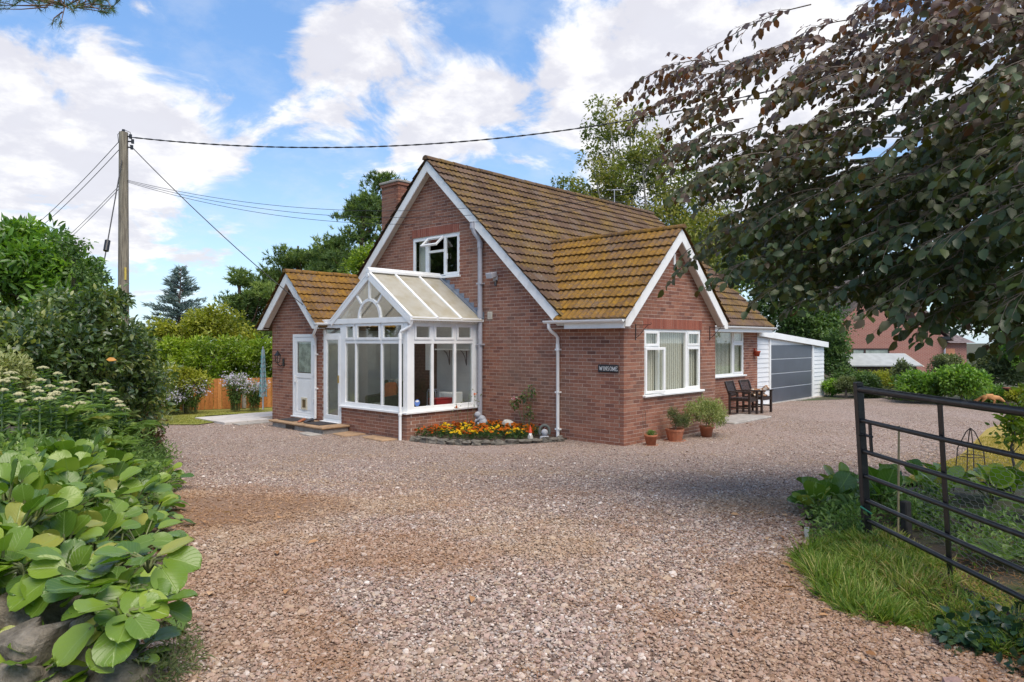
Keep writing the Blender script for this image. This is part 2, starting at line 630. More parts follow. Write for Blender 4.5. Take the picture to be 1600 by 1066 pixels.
col = mixc(nt, math_(nt, 'MULTIPLY', lm, .72), col, dirtc)
setc(nt, b, col)
b.inputs['Roughness'].default_value = .93
b.inputs['Specular IOR Level'].default_value = .2
hh = math_(nt, 'SUBTRACT', 1.0, vo.outputs['Distance'])
bump(nt, b, hh, .8, .02)
M['gravel'] = m

m, nt, b = newmat('pebble')
rnd = node(nt, 'ShaderNodeObjectInfo').outputs['Random']
col = ramp(nt, rnd, PEB)
pos = coords(nt)
sandy = maprange(nt, noise_(nt, .55, 4, .6, pos), .47, .62, 0, .45)
col = mixc(nt, sandy, col, (.37, .25, .14))
col = mixc(nt, math_(nt, 'MULTIPLY', litter_mask(nt), .68), col, (.30, .165, .082))
setc(nt, b, col)
b.inputs['Roughness'].default_value = .8
b.inputs['Specular IOR Level'].default_value = .3
M['pebble'] = m

m, nt, b = newmat('earth_and_grass')
n = noise_(nt, .9, 8, .65)
col = mixc(nt, maprange(nt, n, .42, .6), (.055, .04, .026), (.055, .07, .022))
setc(nt, b, col)
b.inputs['Roughness'].default_value = .95
bump(nt, b, noise_(nt, 9, 6), .6, .05)
M['earth'] = m


def lawnmat(name, c0, c1, c2):
    m, nt, b = newmat(name)
    n = noise_(nt, 1.2, 8, .7)
    n2 = noise_(nt, 45, 3, .6)
    col = mixc(nt, maprange(nt, n, .35, .65), c0, c1)
    col = mixc(nt, maprange(nt, n2, .4, .7, 0, .6), col, c2)
    setc(nt, b, col)
    b.inputs['Roughness'].default_value = .9
    bump(nt, b, n2, .8, .03)
    return m


M['lawn'] = lawnmat('lawn', (.27, .28, .05), (.32, .30, .07), (.17, .19, .04))
M['dry_lawn'] = lawnmat('dry_lawn', (.36, .27, .055), (.33, .22, .05), (.22, .19, .04))

Dg = np.concatenate([np.arange(-14, 1, 1.0), np.arange(1, 16, .22), np.arange(16, 34, 1.0), [36, 40, 46, 55, 70, 100, 160, 300, 600]])
Lg = np.concatenate([[-600, -200, -90, -50, -34, -26, -20, -16, -13], np.arange(-11, -6, .6), np.arange(-6, 6.01, .2), np.arange(6.6, 12, .6), [13, 15, 18, 22, 28, 40, 60, 120, 300, 600]])
grid_sheet('ground', Dg, lambda D: Lg, lambda x, y: gh(x, y) + bed(x, y) - .012, M['earth'])
Dd = np.concatenate([np.arange(-8, 2, .8), np.arange(2, 15, .22), np.arange(15, 27.6, .6)])
far_cut = lambda D: max(ledge(D), -9.3 + max(0, D - 18.2) * 3.2) if D > 18.2 else ledge(D)
drive = grid_sheet('gravel_drive', Dd, lambda D: np.linspace(min(far_cut(D), redge(D) - .3), redge(D), 60), lambda x, y: gh(x, y) + .022, M['gravel'])

# loose stones of the drive: one stuff object, stones instanced on points
pts = []
for D0, D1, dens_, in [(2.4, 4.2, 6000), (4.2, 6.0, 5200), (6.0, 8.0, 3200), (8.0, 10.5, 1200), (10.5, 13.0, 600), (13.0, 18.0, 220)]:
    for k in range(6):
        a, c = D0 + (D1 - D0) * k / 6, D0 + (D1 - D0) * (k + 1) / 6
        mid = (a + c) / 2
        l0, l1 = max(ledge(mid), -.80 * mid), min(redge(mid), .80 * mid)
        n = int((c - a) * (l1 - l0) * dens_)
        D = rng.uniform(a, c, n); L = rng.uniform(l0 - .05, l1 + .05, n)
        pts.append(np.stack([D, L, np.full(n, mid)], 1))
pts = np.concatenate(pts)
px_ = CAM[0] + FWD[0] * pts[:, 0] + RGT[0] * pts[:, 1]
py_ = CAM[1] + FWD[1] * pts[:, 0] + RGT[1] * pts[:, 1]
keep = ~((px_ > -2.3) & (py_ > 3.9)) & ~((px_ > -.12) & (py_ > -.1))
keep &= ~((px_ > -2.4) & (py_ > 1.2))
dp_ = np.hypot(px_ + 8.5, py_ + 1.1) + .25 * np.sin(px_ * 5) * np.cos(py_ * 4)
keep &= ~((dp_ < 1.15) & (rng.random(len(px_)) < .8 * np.clip((1.25 - dp_) / .6, 0, 1)))
px_, py_ = px_[keep], py_[keep]
PV = np.stack([px_, py_, gh(px_, py_) + .026 + rng.uniform(-.004, .006, len(px_))], 1)
me = bpy.data.meshes.new('gravel')
me.vertices.add(len(PV)); me.vertices.foreach_set('co', PV.astype(np.float32).ravel())
sc_ = np.clip(rng.lognormal(math.log(.0071), .40, len(PV)), .0035, .026)
a = me.attributes.new('size', 'FLOAT', 'POINT'); a.data.foreach_set('value', sc_.astype(np.float32))
me.materials.append(M['pebble'])
grav = link(bpy.data.objects.new('gravel', me))
tag(grav, 'pinkish grey loose gravel stones covering the drive', 'gravel', kind='stuff')
ng = bpy.data.node_groups.new('scatter_stones', 'GeometryNodeTree')
ng.interface.new_socket('Geometry', in_out='INPUT', socket_type='NodeSocketGeometry')
ng.interface.new_socket('Geometry', in_out='OUTPUT', socket_type='NodeSocketGeometry')
gi = ng.nodes.new('NodeGroupInput'); go = ng.nodes.new('NodeGroupOutput')
ico = node(ng, 'GeometryNodeMeshIcoSphere', {'Radius': 1.0, 'Subdivisions': 2})
posn = ng.nodes.new('GeometryNodeInputPosition')
nz = node(ng, 'ShaderNodeTexNoise', {'Scale': 1.1, 'Detail': 1.0})
ng.links.new(posn.outputs[0], nz.inputs['Vector'])
mr = node(ng, 'ShaderNodeMapRange', {0: nz.outputs[0], 1: .3, 2: .7, 3: .72, 4: 1.28})
vm = node(ng, 'ShaderNodeVectorMath', {0: posn.outputs[0]}, operation='SCALE')
ng.links.new(mr.outputs[0], vm.inputs[3])
sp = ng.nodes.new('GeometryNodeSetPosition')
ng.links.new(ico.outputs['Mesh'], sp.inputs[0]); ng.links.new(vm.outputs[0], sp.inputs['Position'])
smt = node(ng, 'GeometryNodeSetMaterial', {'Material': M['pebble']})
ng.links.new(sp.outputs[0], smt.inputs[0])
na = node(ng, 'GeometryNodeInputNamedAttribute', data_type='FLOAT'); na.inputs[0].default_value = 'size'
rv = node(ng, 'FunctionNodeRandomValue', data_type='FLOAT_VECTOR')
rv.inputs[0].default_value = (.7, .7, .42); rv.inputs[1].default_value = (1.35, 1.1, .8)
sv = node(ng, 'ShaderNodeVectorMath', {0: rv.outputs[0]}, operation='SCALE')
ng.links.new(na.outputs[0], sv.inputs[3])
rr = node(ng, 'FunctionNodeRandomValue', data_type='FLOAT_VECTOR')
rr.inputs[0].default_value = (-.5, -.5, 0); rr.inputs[1].default_value = (.5, .5, 6.28)
iop = ng.nodes.new('GeometryNodeInstanceOnPoints')
m2p = ng.nodes.new('GeometryNodeMeshToPoints')
ng.links.new(gi.outputs[0], m2p.inputs[0])
ng.links.new(m2p.outputs[0], iop.inputs['Points'])
ng.links.new(smt.outputs[0], iop.inputs['Instance'])
ng.links.new(rr.outputs[0], iop.inputs['Rotation'])
ng.links.new(sv.outputs[0], iop.inputs['Scale'])
ng.links.new(iop.outputs[0], go.inputs[0])
md = grav.modifiers.new('stones', 'NODES'); md.node_group = ng

# lawns
grid_sheet('lawn', np.arange(17.7, 30.1, .6), lambda D: np.linspace(-.517 * D - 6, np.interp(D, [17.7, 19.4, 20, 30], [-7.9, -7.2, -5.6, -6.4]), 24), lambda x, y: gh(x, y) + .045, M['lawn'])
grid_sheet('dry_lawn', np.arange(8.6, 19.1, .35), lambda D: np.linspace(redge(D) - .05, redge(D) + np.interp(D, [8.6, 10, 14, 19], [3.5, 4.5, 3.2, .6]), 16), lambda x, y: gh(x, y) + bed(x, y) * 1.0 + .04, M['dry_lawn'])

# ------------------------------------------------------------------ brick laying
CW, CH, JT = .225, .075, .010
brick_tint = lambda: float(np.clip(rng.beta(2.0, 1.9), 0, 1))


def spans_minus(spans, cuts):
    for c0, c1 in cuts:
        nxt = []
        for a, b_ in spans:
            if c1 <= a or c0 >= b_:
                nxt.append((a, b_))
            else:
                if c0 > a: nxt.append((a, c0))
                if c1 < b_: nxt.append((c1, b_))
        spans = nxt
    return spans


def lay(span_fn, z0, nc, openings=()):
    """courses of stretcher bond: returns bricks (a0,a1,z) and mortar strips"""
    bricks, strips = [], []
    for k in range(nc):
        z = z0 + k * CH
        zm = z + CH / 2
        sp = span_fn(zm)
        if not sp:
            continue
        s = spans_minus([sp], [(o[0], o[1]) for o in openings if o[2] - .002 < zm < o[3] + .002])
        for a, b_ in s:
            strips.append((a, b_, z))
            n0 = math.floor((a - (k % 2) * CW / 2) / CW)
            x = n0 * CW + (k % 2) * CW / 2
            while x < b_:
                c0, c1 = max(x, a) + JT / 2 * (x > a), min(x + CW, b_) - JT / 2 * (x + CW < b_)
                if c1 - c0 > .025:
                    bricks.append((c0, c1, z + JT))
                x += CW
    return bricks, strips


UNIT_BOX = np.array([(0, 0, 0), (1, 0, 0), (1, 1, 0), (0, 1, 0), (0, 0, 1), (1, 0, 1), (1, 1, 1), (0, 1, 1)], float)
BOX_F = np.array([(0, 3, 2, 1), (4, 5, 6, 7), (0, 1, 5, 4), (1, 2, 6, 5), (2, 3, 7, 6), (3, 0, 4, 7)])


def boxes_mesh(name, lo, hi, tint, mat):
    lo, hi = np.asarray(lo, float), np.asarray(hi, float)
    V = lo[:, None, :] + (hi - lo)[:, None, :] * UNIT_BOX[None]
    n = len(lo)
    F = (np.arange(n)[:, None, None] * 8 + BOX_F[None]).reshape(-1, 4)
    return npmesh(name, V.reshape(-1, 3), [F], tint=np.repeat(np.asarray(tint), 8), mat=mat)


BR_MESH = {}


def brick_proto(ax, t, mat='brick'):
    key = (ax, round(t * 11), mat)
    if key not in BR_MESH:
        if ax == 'X':
            lo, hi = [(0, 0, 0)], [(.1, .215, .065)]
        else:
            lo, hi = [(0, 0, 0)], [(.215, .1, .065)]
        me = boxes_mesh('brick', lo, hi, [round(t * 11) / 11], M[mat])
        BR_MESH[key] = me
    return BR_MESH[key]


def to_cam(p):
    return float(np.linalg.norm(np.asarray(p) - CAM))


def brick_wall(house, walls, limit=300, name='wall'):
    """walls: list of (axis, plane, bricks, strips). Nearest bricks become parts, the rest one stuff part"""
    lo, hi, tt = [], [], []
    for ax, pl, bs, st in walls:
        for a, b_, z in st:
            if ax == 'X':
                lo.append((pl + .0035, a + .004, z)); hi.append((pl + .094, b_ - .004, z + CH))
            else:
                lo.append((a + .004, pl + .0035, z)); hi.append((b_ - .004, pl + .094, z + CH))
            tt.append(.5)
    wall = link(bpy.data.objects.new(name, boxes_mesh(name, lo, hi, tt, M['mortar'])))
    adopt(wall, house)
    WLOC[wall.name] = (0, 0, 0)
    allb = []
    for ax, pl, bs, st in walls:
        for a, b_, z in bs:
            p = (pl, (a + b_) / 2, z) if ax == 'X' else ((a + b_) / 2, pl, z)
            d = to_cam(p)
            # size in the picture: foreshortened length
            v = (np.array(p) - CAM) / d
            fac = abs(v[0]) if ax == 'X' else abs(v[1])
            allb.append((-(b_ - a) * fac / d ** 2, ax, pl, a, b_, z))
    allb.sort(key=lambda q: q[0])
    lo, hi, tt = [], [], []
    for i, (_, ax, pl, a, b_, z) in enumerate(allb):
        pr = float(rng.uniform(-.0018, .0018))
        t = brick_tint()
        if i < limit:
            o = link(bpy.data.objects.new('brick', brick_proto(ax, t)))
            o.parent = wall
            s = (b_ - a) / .215
            if ax == 'X':
                o.location = (pl + pr, a, z); o.scale = (1, s, 1)
            else:
                o.location = (a, pl + pr, z); o.scale = (s, 1, 1)
        else:
            if ax == 'X':
                lo.append((pl + pr, a, z)); hi.append((pl + .1, b_, z + .065))
            else:
                lo.append((a, pl + pr, z)); hi.append((b_, pl + .1, z + .065))
            tt.append(t)
    if lo:
        o = link(bpy.data.objects.new('brickwork', boxes_mesh('brickwork', lo, hi, tt, M['brick'])))
        adopt(o, house)
        o['kind'] = 'stuff'
    return wall


def soldier(house, ax, plane, a0, a1, z0, z1):
    lo, hi, tt = [], [], []
    mb = MB()
    mb.wbox(ax, plane, a0, a1, .002, .094, z0, z1)
    so = mb.build('soldier_course', M['mortar'], house, 'red soldier course of upright bricks over a window')
    n = round((a1 - a0) / CH)
    w = (a1 - a0) / n
    for i in range(n):
        t = float(rng.random())
        c0 = a0 + i * w + .005
        b = MB(); b.cur = t
        b.wbox(ax, plane, c0, c0 + w - .010, rng.uniform(-.004, -.001), .1, z0 + .006, z1 - .004)
        b.build('brick', M['soldier'], so)
    return so


# ------------------------------------------------------------------ roof tiling
def tile_template(w=.30, ln=.40, roll=.024, lift=.050, th=.042):
    xs = np.linspace(0, 1, 9)
    prof = roll * np.array([0, .45, 1, .45, 0, .45, 1, .45, 0])
    V = []
    for x, p in zip(xs, prof): V.append((x * w * 1.0, 0, p + lift))
    for x, p in zip(xs, prof): V.append((x * w * 1.0, ln, p))
    for x, p in zip(xs, prof): V.append((x * w * 1.0, .004, p * .6 + lift - th))
    F = []
    for i in range(8):
        F.append((i, i + 1, i + 10, i + 9))
        F.append((18 + i, 19 + i, i + 1, i))
    F += [(0, 9, 18, 18)]
    return np.array(V), np.array([f for f in F if len(set(f)) == 4])


TV, TF = tile_template()
TILE_MESH = {}


def tile_proto(t, mat):
    k = (round(t * 9), mat)
    if k not in TILE_MESH:
        TILE_MESH[k] = npmesh('tile', TV, [TF], tint=np.full(len(TV), round(t * 9) / 9), mat=M[mat])
    return TILE_MESH[k]


TILES = []     # (priority, matrix columns, roof, mat)


def slope(roof, o, ex, ey, width, length, mat, inside=lambda p: True, course=.315, tw=.30):
    o, ex, ey = np.array(o, float), np.array(ex, float), np.array(ey, float)
    en = np.cross(ex, ey); 
    nr = max(1, round(length / course))
    course = length / nr
    ncol = int(math.ceil(width / tw - .05))
    for j in range(nr):
        for i in range(ncol):
            c = o + ex * (i + .5) * tw + ey * (j + .5) * course
            if not inside(c):
                continue
            p = o + ex * i * tw + ey * min(j * course - .03, length - .385) + en * rng.uniform(-.003, .003)
            v = c - CAM
            d = np.linalg.norm(v)
            fac = -(v / d) @ en
            TILES.append((-(fac if fac > 0 else .001) / d ** 2, p, ex, ey, en, roof, mat))


def flush_tiles(limit=300):
    TILES.sort(key=lambda t: t[0])
    rest = {}
    for i, (_, p, ex, ey, en, roof, mat) in enumerate(TILES):
        t = float(rng.random())
        rot = Matrix((ex, ey, en)).transposed()
        if i < limit:
            o = link(bpy.data.objects.new('tile', tile_proto(t, mat)))
            o.parent = roof
            mt = rot.to_4x4()
            mt.translation = Vector(p)
            o.matrix_local = mt
        else:
            rest.setdefault((roof.name, mat), [[], []])
            rest[(roof.name, mat)][0].append(p + TV[:, :1] * ex + TV[:, 1:2] * ey + TV[:, 2:3] * en)
            rest[(roof.name, mat)][1].append(np.full(len(TV), t))
    for (rn, mat), (vs, ts) in rest.items():
        n = len(vs)
        F = (np.arange(n)[:, None, None] * len(TV) + TF[None]).reshape(-1, 4)
        o = link(bpy.data.objects.new('tiling', npmesh('tiling', np.concatenate(vs), [F], tint=np.concatenate(ts), mat=M[mat])))
        o.parent = bpy.data.objects[rn]
        o['kind'] = 'stuff'


def ridge_tiles(roof, p, q, mat, r=.12, seg=.45):
    p, q = np.array(p, float), np.array(q, float)
    n = max(1, round(np.linalg.norm(q - p) / seg))
    d = (q - p) / n
    u = d / np.linalg.norm(d)
    s = np.cross(u, (0, 0, 1)); s /= np.linalg.norm(s)
    for i in range(n):
        mb = MB(); mb.cur = float(rng.random())
        vs = []
        for e, rr_ in ((0, r * 1.05), (.97, r)):
            b0 = p + d * (i + e) + np.array((0, 0, rng.uniform(-.006, .006)))
            for k in range(9):
                a = math.pi * (-.06 + 1.12 * k / 8)
                vs.append(b0 + s * rr_ * math.cos(a) + np.array((0, 0, rr_ * .85 * math.sin(a) - .02)))
        mb.add(vs, [(k, k + 1, k + 10, k + 9) for k in range(8)], True)
        mb.add(vs[:9], [tuple(range(8, -1, -1))]); mb.add(vs[9:], [tuple(range(9))])
        mb.build('ridge_tile', M[mat], roof)


# ------------------------------------------------------------------ windows
def pane(parent, ax, plane, a0, a1, z0, z1, d, name='pane'):
    return MB().wbox(ax, plane, a0, a1, d, d + .006, z0, z1).build(name, M['glass'], parent)


def rect_frame(mb, ax, plane, a0, a1, z0, z1, w, d0, d1):
    mb.wbox(ax, plane, a0, a1, d0, d1, z0, z0 + w)
    mb.wbox(ax, plane, a0, a1, d0, d1, z1 - w, z1)
    mb.wbox(ax, plane, a0, a0 + w, d0 + .0015, d1 - .001, z0 + w, z1 - w)
    mb.wbox(ax, plane, a1 - w, a1, d0 + .0015, d1 - .001, z0 + w, z1 - w)
    return mb


def sash(parent, ax, plane, a0, a1, z0, z1, d0=.01, w=.05):
    s = rect_frame(MB(), ax, plane, a0, a1, z0, z1, w, d0, d0 + .055).build('sash', M['white'], parent, bevel=.004)
    pane(parent, ax, plane, a0 + w - .008, a1 - w + .008, z0 + w - .008, z1 - w + .008, d0 + .026)
    return s


def sill(parent, ax, plane, a0, a1, z, out=.07, h=.045):
    return MB().wbox(ax, plane, a0 - .05, a1 + .05, -out, .06, z - h, z).build('sill', M['white'], parent, bevel=.006)


def blind(parent, ax, plane, a0, a1, z0, z1, d=.13, pitch=.085):
    mb = MB()
    a = a0
    while a < a1 - .01:
        # each strip turned on its axis
        mb.t and None
        if ax == 'Y':
            mb.prism([(a, plane + d, z0), (a + pitch * 1.04, plane + d + .014, z0), (a + pitch * 1.04, plane + d + .016, z0), (a, plane + d + .002, z0)], (0, 0, z1 - z0))
        else:
            mb.prism([(plane + d, a, z0), (plane + d + .028, a + pitch * .94, z0), (plane + d + .030, a + pitch * .94, z0), (plane + d + .002, a, z0)], (0, 0, z1 - z0))
        a += pitch
    return mb.build('blind', M['blind'], parent)
# ------------------------------------------------------------------ the brick house
SL = .93
CS, SN = 1 / math.hypot(1, SL), SL / math.hypot(1, SL)
house = thing('brick_house', (5, 5, 0), 'red brick chalet bungalow with steep mossy tiled roof and white bargeboards', 'house')
zr_main = lambda Y: 6.60 - SL * abs(Y - 5.72)
zr_wing = lambda X: 4.50 - SL * abs(X - 1.90)
zr_porch = lambda Y: 3.85 - .94 * abs(Y - 8.73)


def span_gable(z):
    if z < 2.45:
        return (.104, 9.70)
    h = (6.60 - .06 - z) / SL
    return (max(1.75, 5.72 - h), min(9.70, 5.72 + h)) if h > .12 else None


def span_wing(z):
    h = (4.50 - .06 - z) / SL
    return (max(0, 1.90 - h), min(3.79, 1.90 + h)) if h > .12 else None


def span_porch(z):
    h = (3.85 - .06 - z) / .94
    return (max(7.40, 8.73 - h), min(9.90, 8.73 + h)) if h > .12 else None


Z0 = -.15
walls = []
bs, st = lay(span_gable, Z0, 89, [(4.74, 6.54, 3.675, 4.95)])
walls.append(('X', 0.0, bs, st))
bs, st = lay(span_wing, Z0, 62, [(.73, 3.11, .975, 2.325), (.69, 3.15, 2.325, 2.55)])
walls.append(('Y', 0.0, bs, st))
bs, st = lay(lambda z: (3.79, 10.05) if z < 2.5 else None, Z0, 36, [(6.6, 9.11, 1.05, 2.40)])
walls.append(('Y', 1.75, bs, st))
bs, st = lay(span_porch, Z0, 54, [(7.77, 8.82, .15, 2.25)])
walls.append(('X', -2.10, bs, st))
main_wall = brick_wall(house, walls, 300)
soldier(house, 'X', 0.0, 4.74, 6.54, 4.725, 4.95)
soldier(house, 'Y', 0.0, .69, 3.15, 2.325, 2.55)
# walls that close the far sides
mb = MB()
mb.box(.1, 10.05, 9.60, 9.70, Z0, 2.5)
mb.box(3.69, 3.788, .1, 1.75, Z0, 2.5)
mb.prism([(10.05, 1.852, Z0), (10.05, 9.6, Z0), (10.05, 9.6, 2.85), (10.05, 5.72, 6.45), (10.05, 1.852, 2.85)], (-.1, 0, 0))
mb.box(-2.0, 0, 9.80, 9.898, Z0, 2.7)
mb.build('rear_wall', M['brick'], house)
MB().box(-2.0, -.002, 7.405, 7.50, 0, 2.35).build('porch_side_wall', M['inner'], house)
mb = MB(); mb.box(.12, 10, 1.9, 9.55, -.05, .02); mb.box(.12, 3.7, .12, 1.9, -.05, .02); mb.box(-1.98, .1, 7.5, 9.8, -.05, .12)
mb.box(.12, 9.9, 2.0, 9.4, 2.45, 2.5)
mb.build('floor', M['dark'], house)


def deck(name, poly, mat='dark'):
    return MB().prism(poly, (0, 0, -.07)).build(name, M[mat], house)


YE, YB = 1.32, 10.12
roof_main = deck('roof', [(-.2, YE, zr_main(YE)), (10.25, YE, zr_main(YE)), (10.25, 5.72, 6.60), (-.2, 5.72, 6.60)], 'tile')
deck('rear_roof', [(-.2, YB, zr_main(YB)), (10.25, YB, zr_main(YB)), (10.25, 5.72, 6.597), (-.2, 5.72, 6.597)], 'tile')
roof_wing = deck('wing_roof', [(-.22, -.2, zr_wing(-.22)), (-.22, 1.36, zr_wing(-.22)), (1.90, 3.46, 4.50), (1.90, -.2, 4.50)], 'tile')
deck('wing_rear_roof', [(4.02, -.2, zr_wing(4.02)), (4.02, 1.36, zr_wing(4.02)), (1.90, 3.46, 4.497), (1.90, -.2, 4.497)], 'tile')
roof_porch = deck('porch_roof', [(-2.35, 7.22, zr_porch(7.22)), (.05, 7.22, zr_porch(7.22)), (.05, 8.73, 3.85), (-2.35, 8.73, 3.85)], 'tile')
deck('porch_rear_roof', [(-2.35, 10.24, zr_porch(10.24)), (.05, 10.24, zr_porch(10.24)), (.05, 8.73, 3.847), (-2.35, 8.73, 3.847)], 'tile')
L_ = lambda run, s: run * math.hypot(1, s)
up = .012
slope(roof_main, (-.25, YE, zr_main(YE) + up), (1, 0, 0), (0, CS, SN), 10.5, L_(4.40, SL), 'tile',
      inside=lambda c: c[1] - 1.30 > min(c[0] + .2, 4.0 - c[0]))
slope(roof_main, (10.25, YB, zr_main(YB) + up), (-1, 0, 0), (0, -CS, SN), 10.5, L_(4.40, SL), 'tile')
slope(roof_wing, (-.24, 3.96, zr_wing(-.24) + up), (0, -1, 0), (CS, 0, SN), 4.2, L_(2.14, SL), 'tile_moss', inside=lambda c: c[1] < 1.46 + c[0] + .2)
slope(roof_wing, (4.04, -.24, zr_wing(4.04) + up), (0, 1, 0), (-CS, 0, SN), 4.2, L_(2.14, SL), 'tile_moss', inside=lambda c: c[1] < 1.46 + 4.0 - c[0])
CP, SP_ = 1 / math.hypot(1, .94), .94 / math.hypot(1, .94)
slope(roof_porch, (-2.40, 7.20, zr_porch(7.20) + up), (1, 0, 0), (0, CP, SP_), 2.4, L_(1.53, .94), 'tile_moss')
slope(roof_porch, (.0, 10.26, zr_porch(10.26) + up), (-1, 0, 0), (0, -CP, SP_), 2.4, L_(1.53, .94), 'tile_moss')
flush_tiles(300)
ridge_tiles(roof_main, (-.26, 5.72, 6.635), (10.26, 5.72, 6.635), 'tile', r=.10)
ridge_tiles(roof_wing, (1.90, -.26, 4.525), (1.90, 3.42, 4.525), 'tile_moss', r=.085)
ridge_tiles(roof_porch, (-2.40, 8.73, 3.88), (-.05, 8.73, 3.88), 'tile_moss', r=.085)
vb = MB()
npv = 9
for i in range(npv):
    a = np.array((-.2, 1.36, 2.545)) + (np.array((1.9, 3.46, 4.545)) - np.array((-.2, 1.36, 2.545))) * i / npv
    c = np.array((-.2, 1.36, 2.545)) + (np.array((1.9, 3.46, 4.545)) - np.array((-.2, 1.36, 2.545))) * (i + .95) / npv
    vb.bar(a, c, .13, .05, (0, 0, 1))
vb.build('valley', M['tile'], house)

# bargeboards, soffits, eaves boxes
BD = .27


def barge_x(x0, yc, zc, ye, s, zcut, th=.03, sgn=1):
    """board in the plane X=x0 from the apex (yc,zc) down to eave ye"""
    zt = lambda y: zc - s * abs(y - yc)
    y_in = yc + (ye - yc) / abs(ye - yc) * ((zc - BD - zcut) / s)
    b = MB().prism([(x0, yc, zc), (x0, ye, zt(ye)), (x0, ye, zcut), (x0, y_in, zcut), (x0, yc, zc - BD)], (th, 0, 0)).build('bargeboard', M['barge'], house, bevel=.004)
    MB().prism([(x0 + th, yc, zc - .20), (x0 + th, y_in, zt(y_in) - .20), (x0 + th, y_in, zt(y_in) - .215), (x0 + th, yc, zc - .215)], (.172, 0, 0)).build('soffit', M['soffit'], house)
    MB().box(x0 + th, x0 + .195, min(ye, y_in) + .002, max(ye, y_in) - .002, zcut + .003, zcut + .018).build('soffit', M['soffit'], house)
    return b


barge_x(-.205, 5.72, 6.575, 1.30, SL, 2.40)
barge_x(-.205, 5.72, 6.575, 10.14, SL, 2.40)
barge_x(-2.355, 8.73, 3.83, 7.20, .94, 2.38)
barge_x(-2.355, 8.73, 3.83, 10.26, .94, 2.38)


def barge_y(y0, xc, zc, xe, s, zcut, th=.03):
    zt = lambda x: zc - s * abs(x - xc)
    x_in = xc + (xe - xc) / abs(xe - xc) * ((zc - BD - zcut) / s)
    MB().prism([(xc, y0, zc), (xe, y0, zt(xe)), (xe, y0, zcut), (x_in, y0, zcut), (xc, y0, zc - BD)], (0, th, 0)).build('bargeboard', M['barge'], house, bevel=.004)
    MB().prism([(xc, y0 + th, zc - .20), (x_in, y0 + th, zt(x_in) - .20), (x_in, y0 + th, zt(x_in) - .215), (xc, y0 + th, zc - .215)], (0, .172, 0)).build('soffit', M['soffit'], house)
    MB().box(min(xe, x_in) + .002, max(xe, x_in) - .002, y0 + th, y0 + .195, zcut + .003, zcut + .018).build('soffit', M['soffit'], house)


barge_y(-.205, 1.90, 4.475, -.235, SL, 2.36)
barge_y(-.205, 1.90, 4.475, 4.035, SL, 2.36)
# verge at the far gable of the main roof
MB().prism([(10.2, 5.72, 6.575), (10.2, 1.30, 2.46), (10.2, 1.30, 2.40), (10.2, 1.55, 2.40), (10.2, 5.72, 6.305)], (.03, 0, 0)).build('bargeboard', M['barge'], house)
# pale render patch where a lamp was on the wing gable, dark louvre at its top
MB().box(1.86, 1.93, -.03, .01, 3.72, 3.95).build('gable_bracket', M['barge'], house)


def half_round(p, q, r=.058):
    p, q = np.array(p, float), np.array(q, float)
    d = (q - p) / np.linalg.norm(q - p)
    s = np.cross(d, (0, 0, 1))
    poly = [p + s * r * math.cos(a) + np.array((0, 0, r * math.sin(a))) for a in np.linspace(math.pi, 2 * math.pi, 9)]
    poly += [p + s * (r - .008) * math.cos(a) + np.array((0, 0, (r - .008) * math.sin(a) + .002)) for a in np.linspace(2 * math.pi, math.pi, 9)]
    mb = MB()
    n = len(poly)
    P = poly + [x + (q - p) for x in poly]
    mb.add(P, [(i, (i + 1) % n, (i + 1) % n + n, i + n) for i in range(n)])
    m = 9
    for o in (0, n):
        for i in range(m - 1):
            f = (o + i, o + i + 1, o + n - 2 - i, o + n - 1 - i)
            mb.f.append(f if o else f[::-1]); mb.sm.append(False)
    # end stops
    for e, o in ((p, 0), (q, n)):
        idx = [o + i for i in range(m)]
        mb.f.append(tuple(idx)); mb.sm.append(False)
    return mb


half_round((-.31, -.2, 2.50), (-.31, 1.78, 2.50), .062).build('gutter', M['white'], house)
MB().box(-.245, -.215, -.17, 1.30, 2.33, 2.49).build('fascia', M['white'], house)
MB().box(-.214, -.004, -.17, 1.74, 2.34, 2.352).build('soffit', M['soffit'], house)
half_round((4.10, 1.27, 2.50), (10.30, 1.27, 2.50), .06).build('gutter', M['white'], house)
MB().box(4.05, 10.22, 1.33, 1.355, 2.34, 2.49).build('fascia', M['white'], house)
MB().box(4.05, 10.22, 1.356, 1.745, 2.345, 2.357).build('soffit', M['soffit'], house)
half_round((-2.46, 7.16, 2.52), (-1.2, 7.16, 2.52), .06).build('gutter', M['white'], house)
MB().box(-2.44, -1.3, 7.215, 7.24, 2.42, 2.52).build('fascia', M['white'], house)


def pipe(pts, r, mat, brackets, axn, name='downpipe', sleeve=()):
    dp = MB().tube(pts, r, 12).build(name, M[mat], house)
    for x, y, z in brackets:
        MB().box(x - r * 1.35, x + r * 1.35, y - r * 1.5, y + r * 1.5, z - .018, z + .018).build('bracket', M[mat], dp)
    for x, y, z0, z1 in sleeve:
        MB().tube([(x, y, z0), (x, y, z1)], r * 1.18, 12).build('collar', M[mat], dp)
    return dp


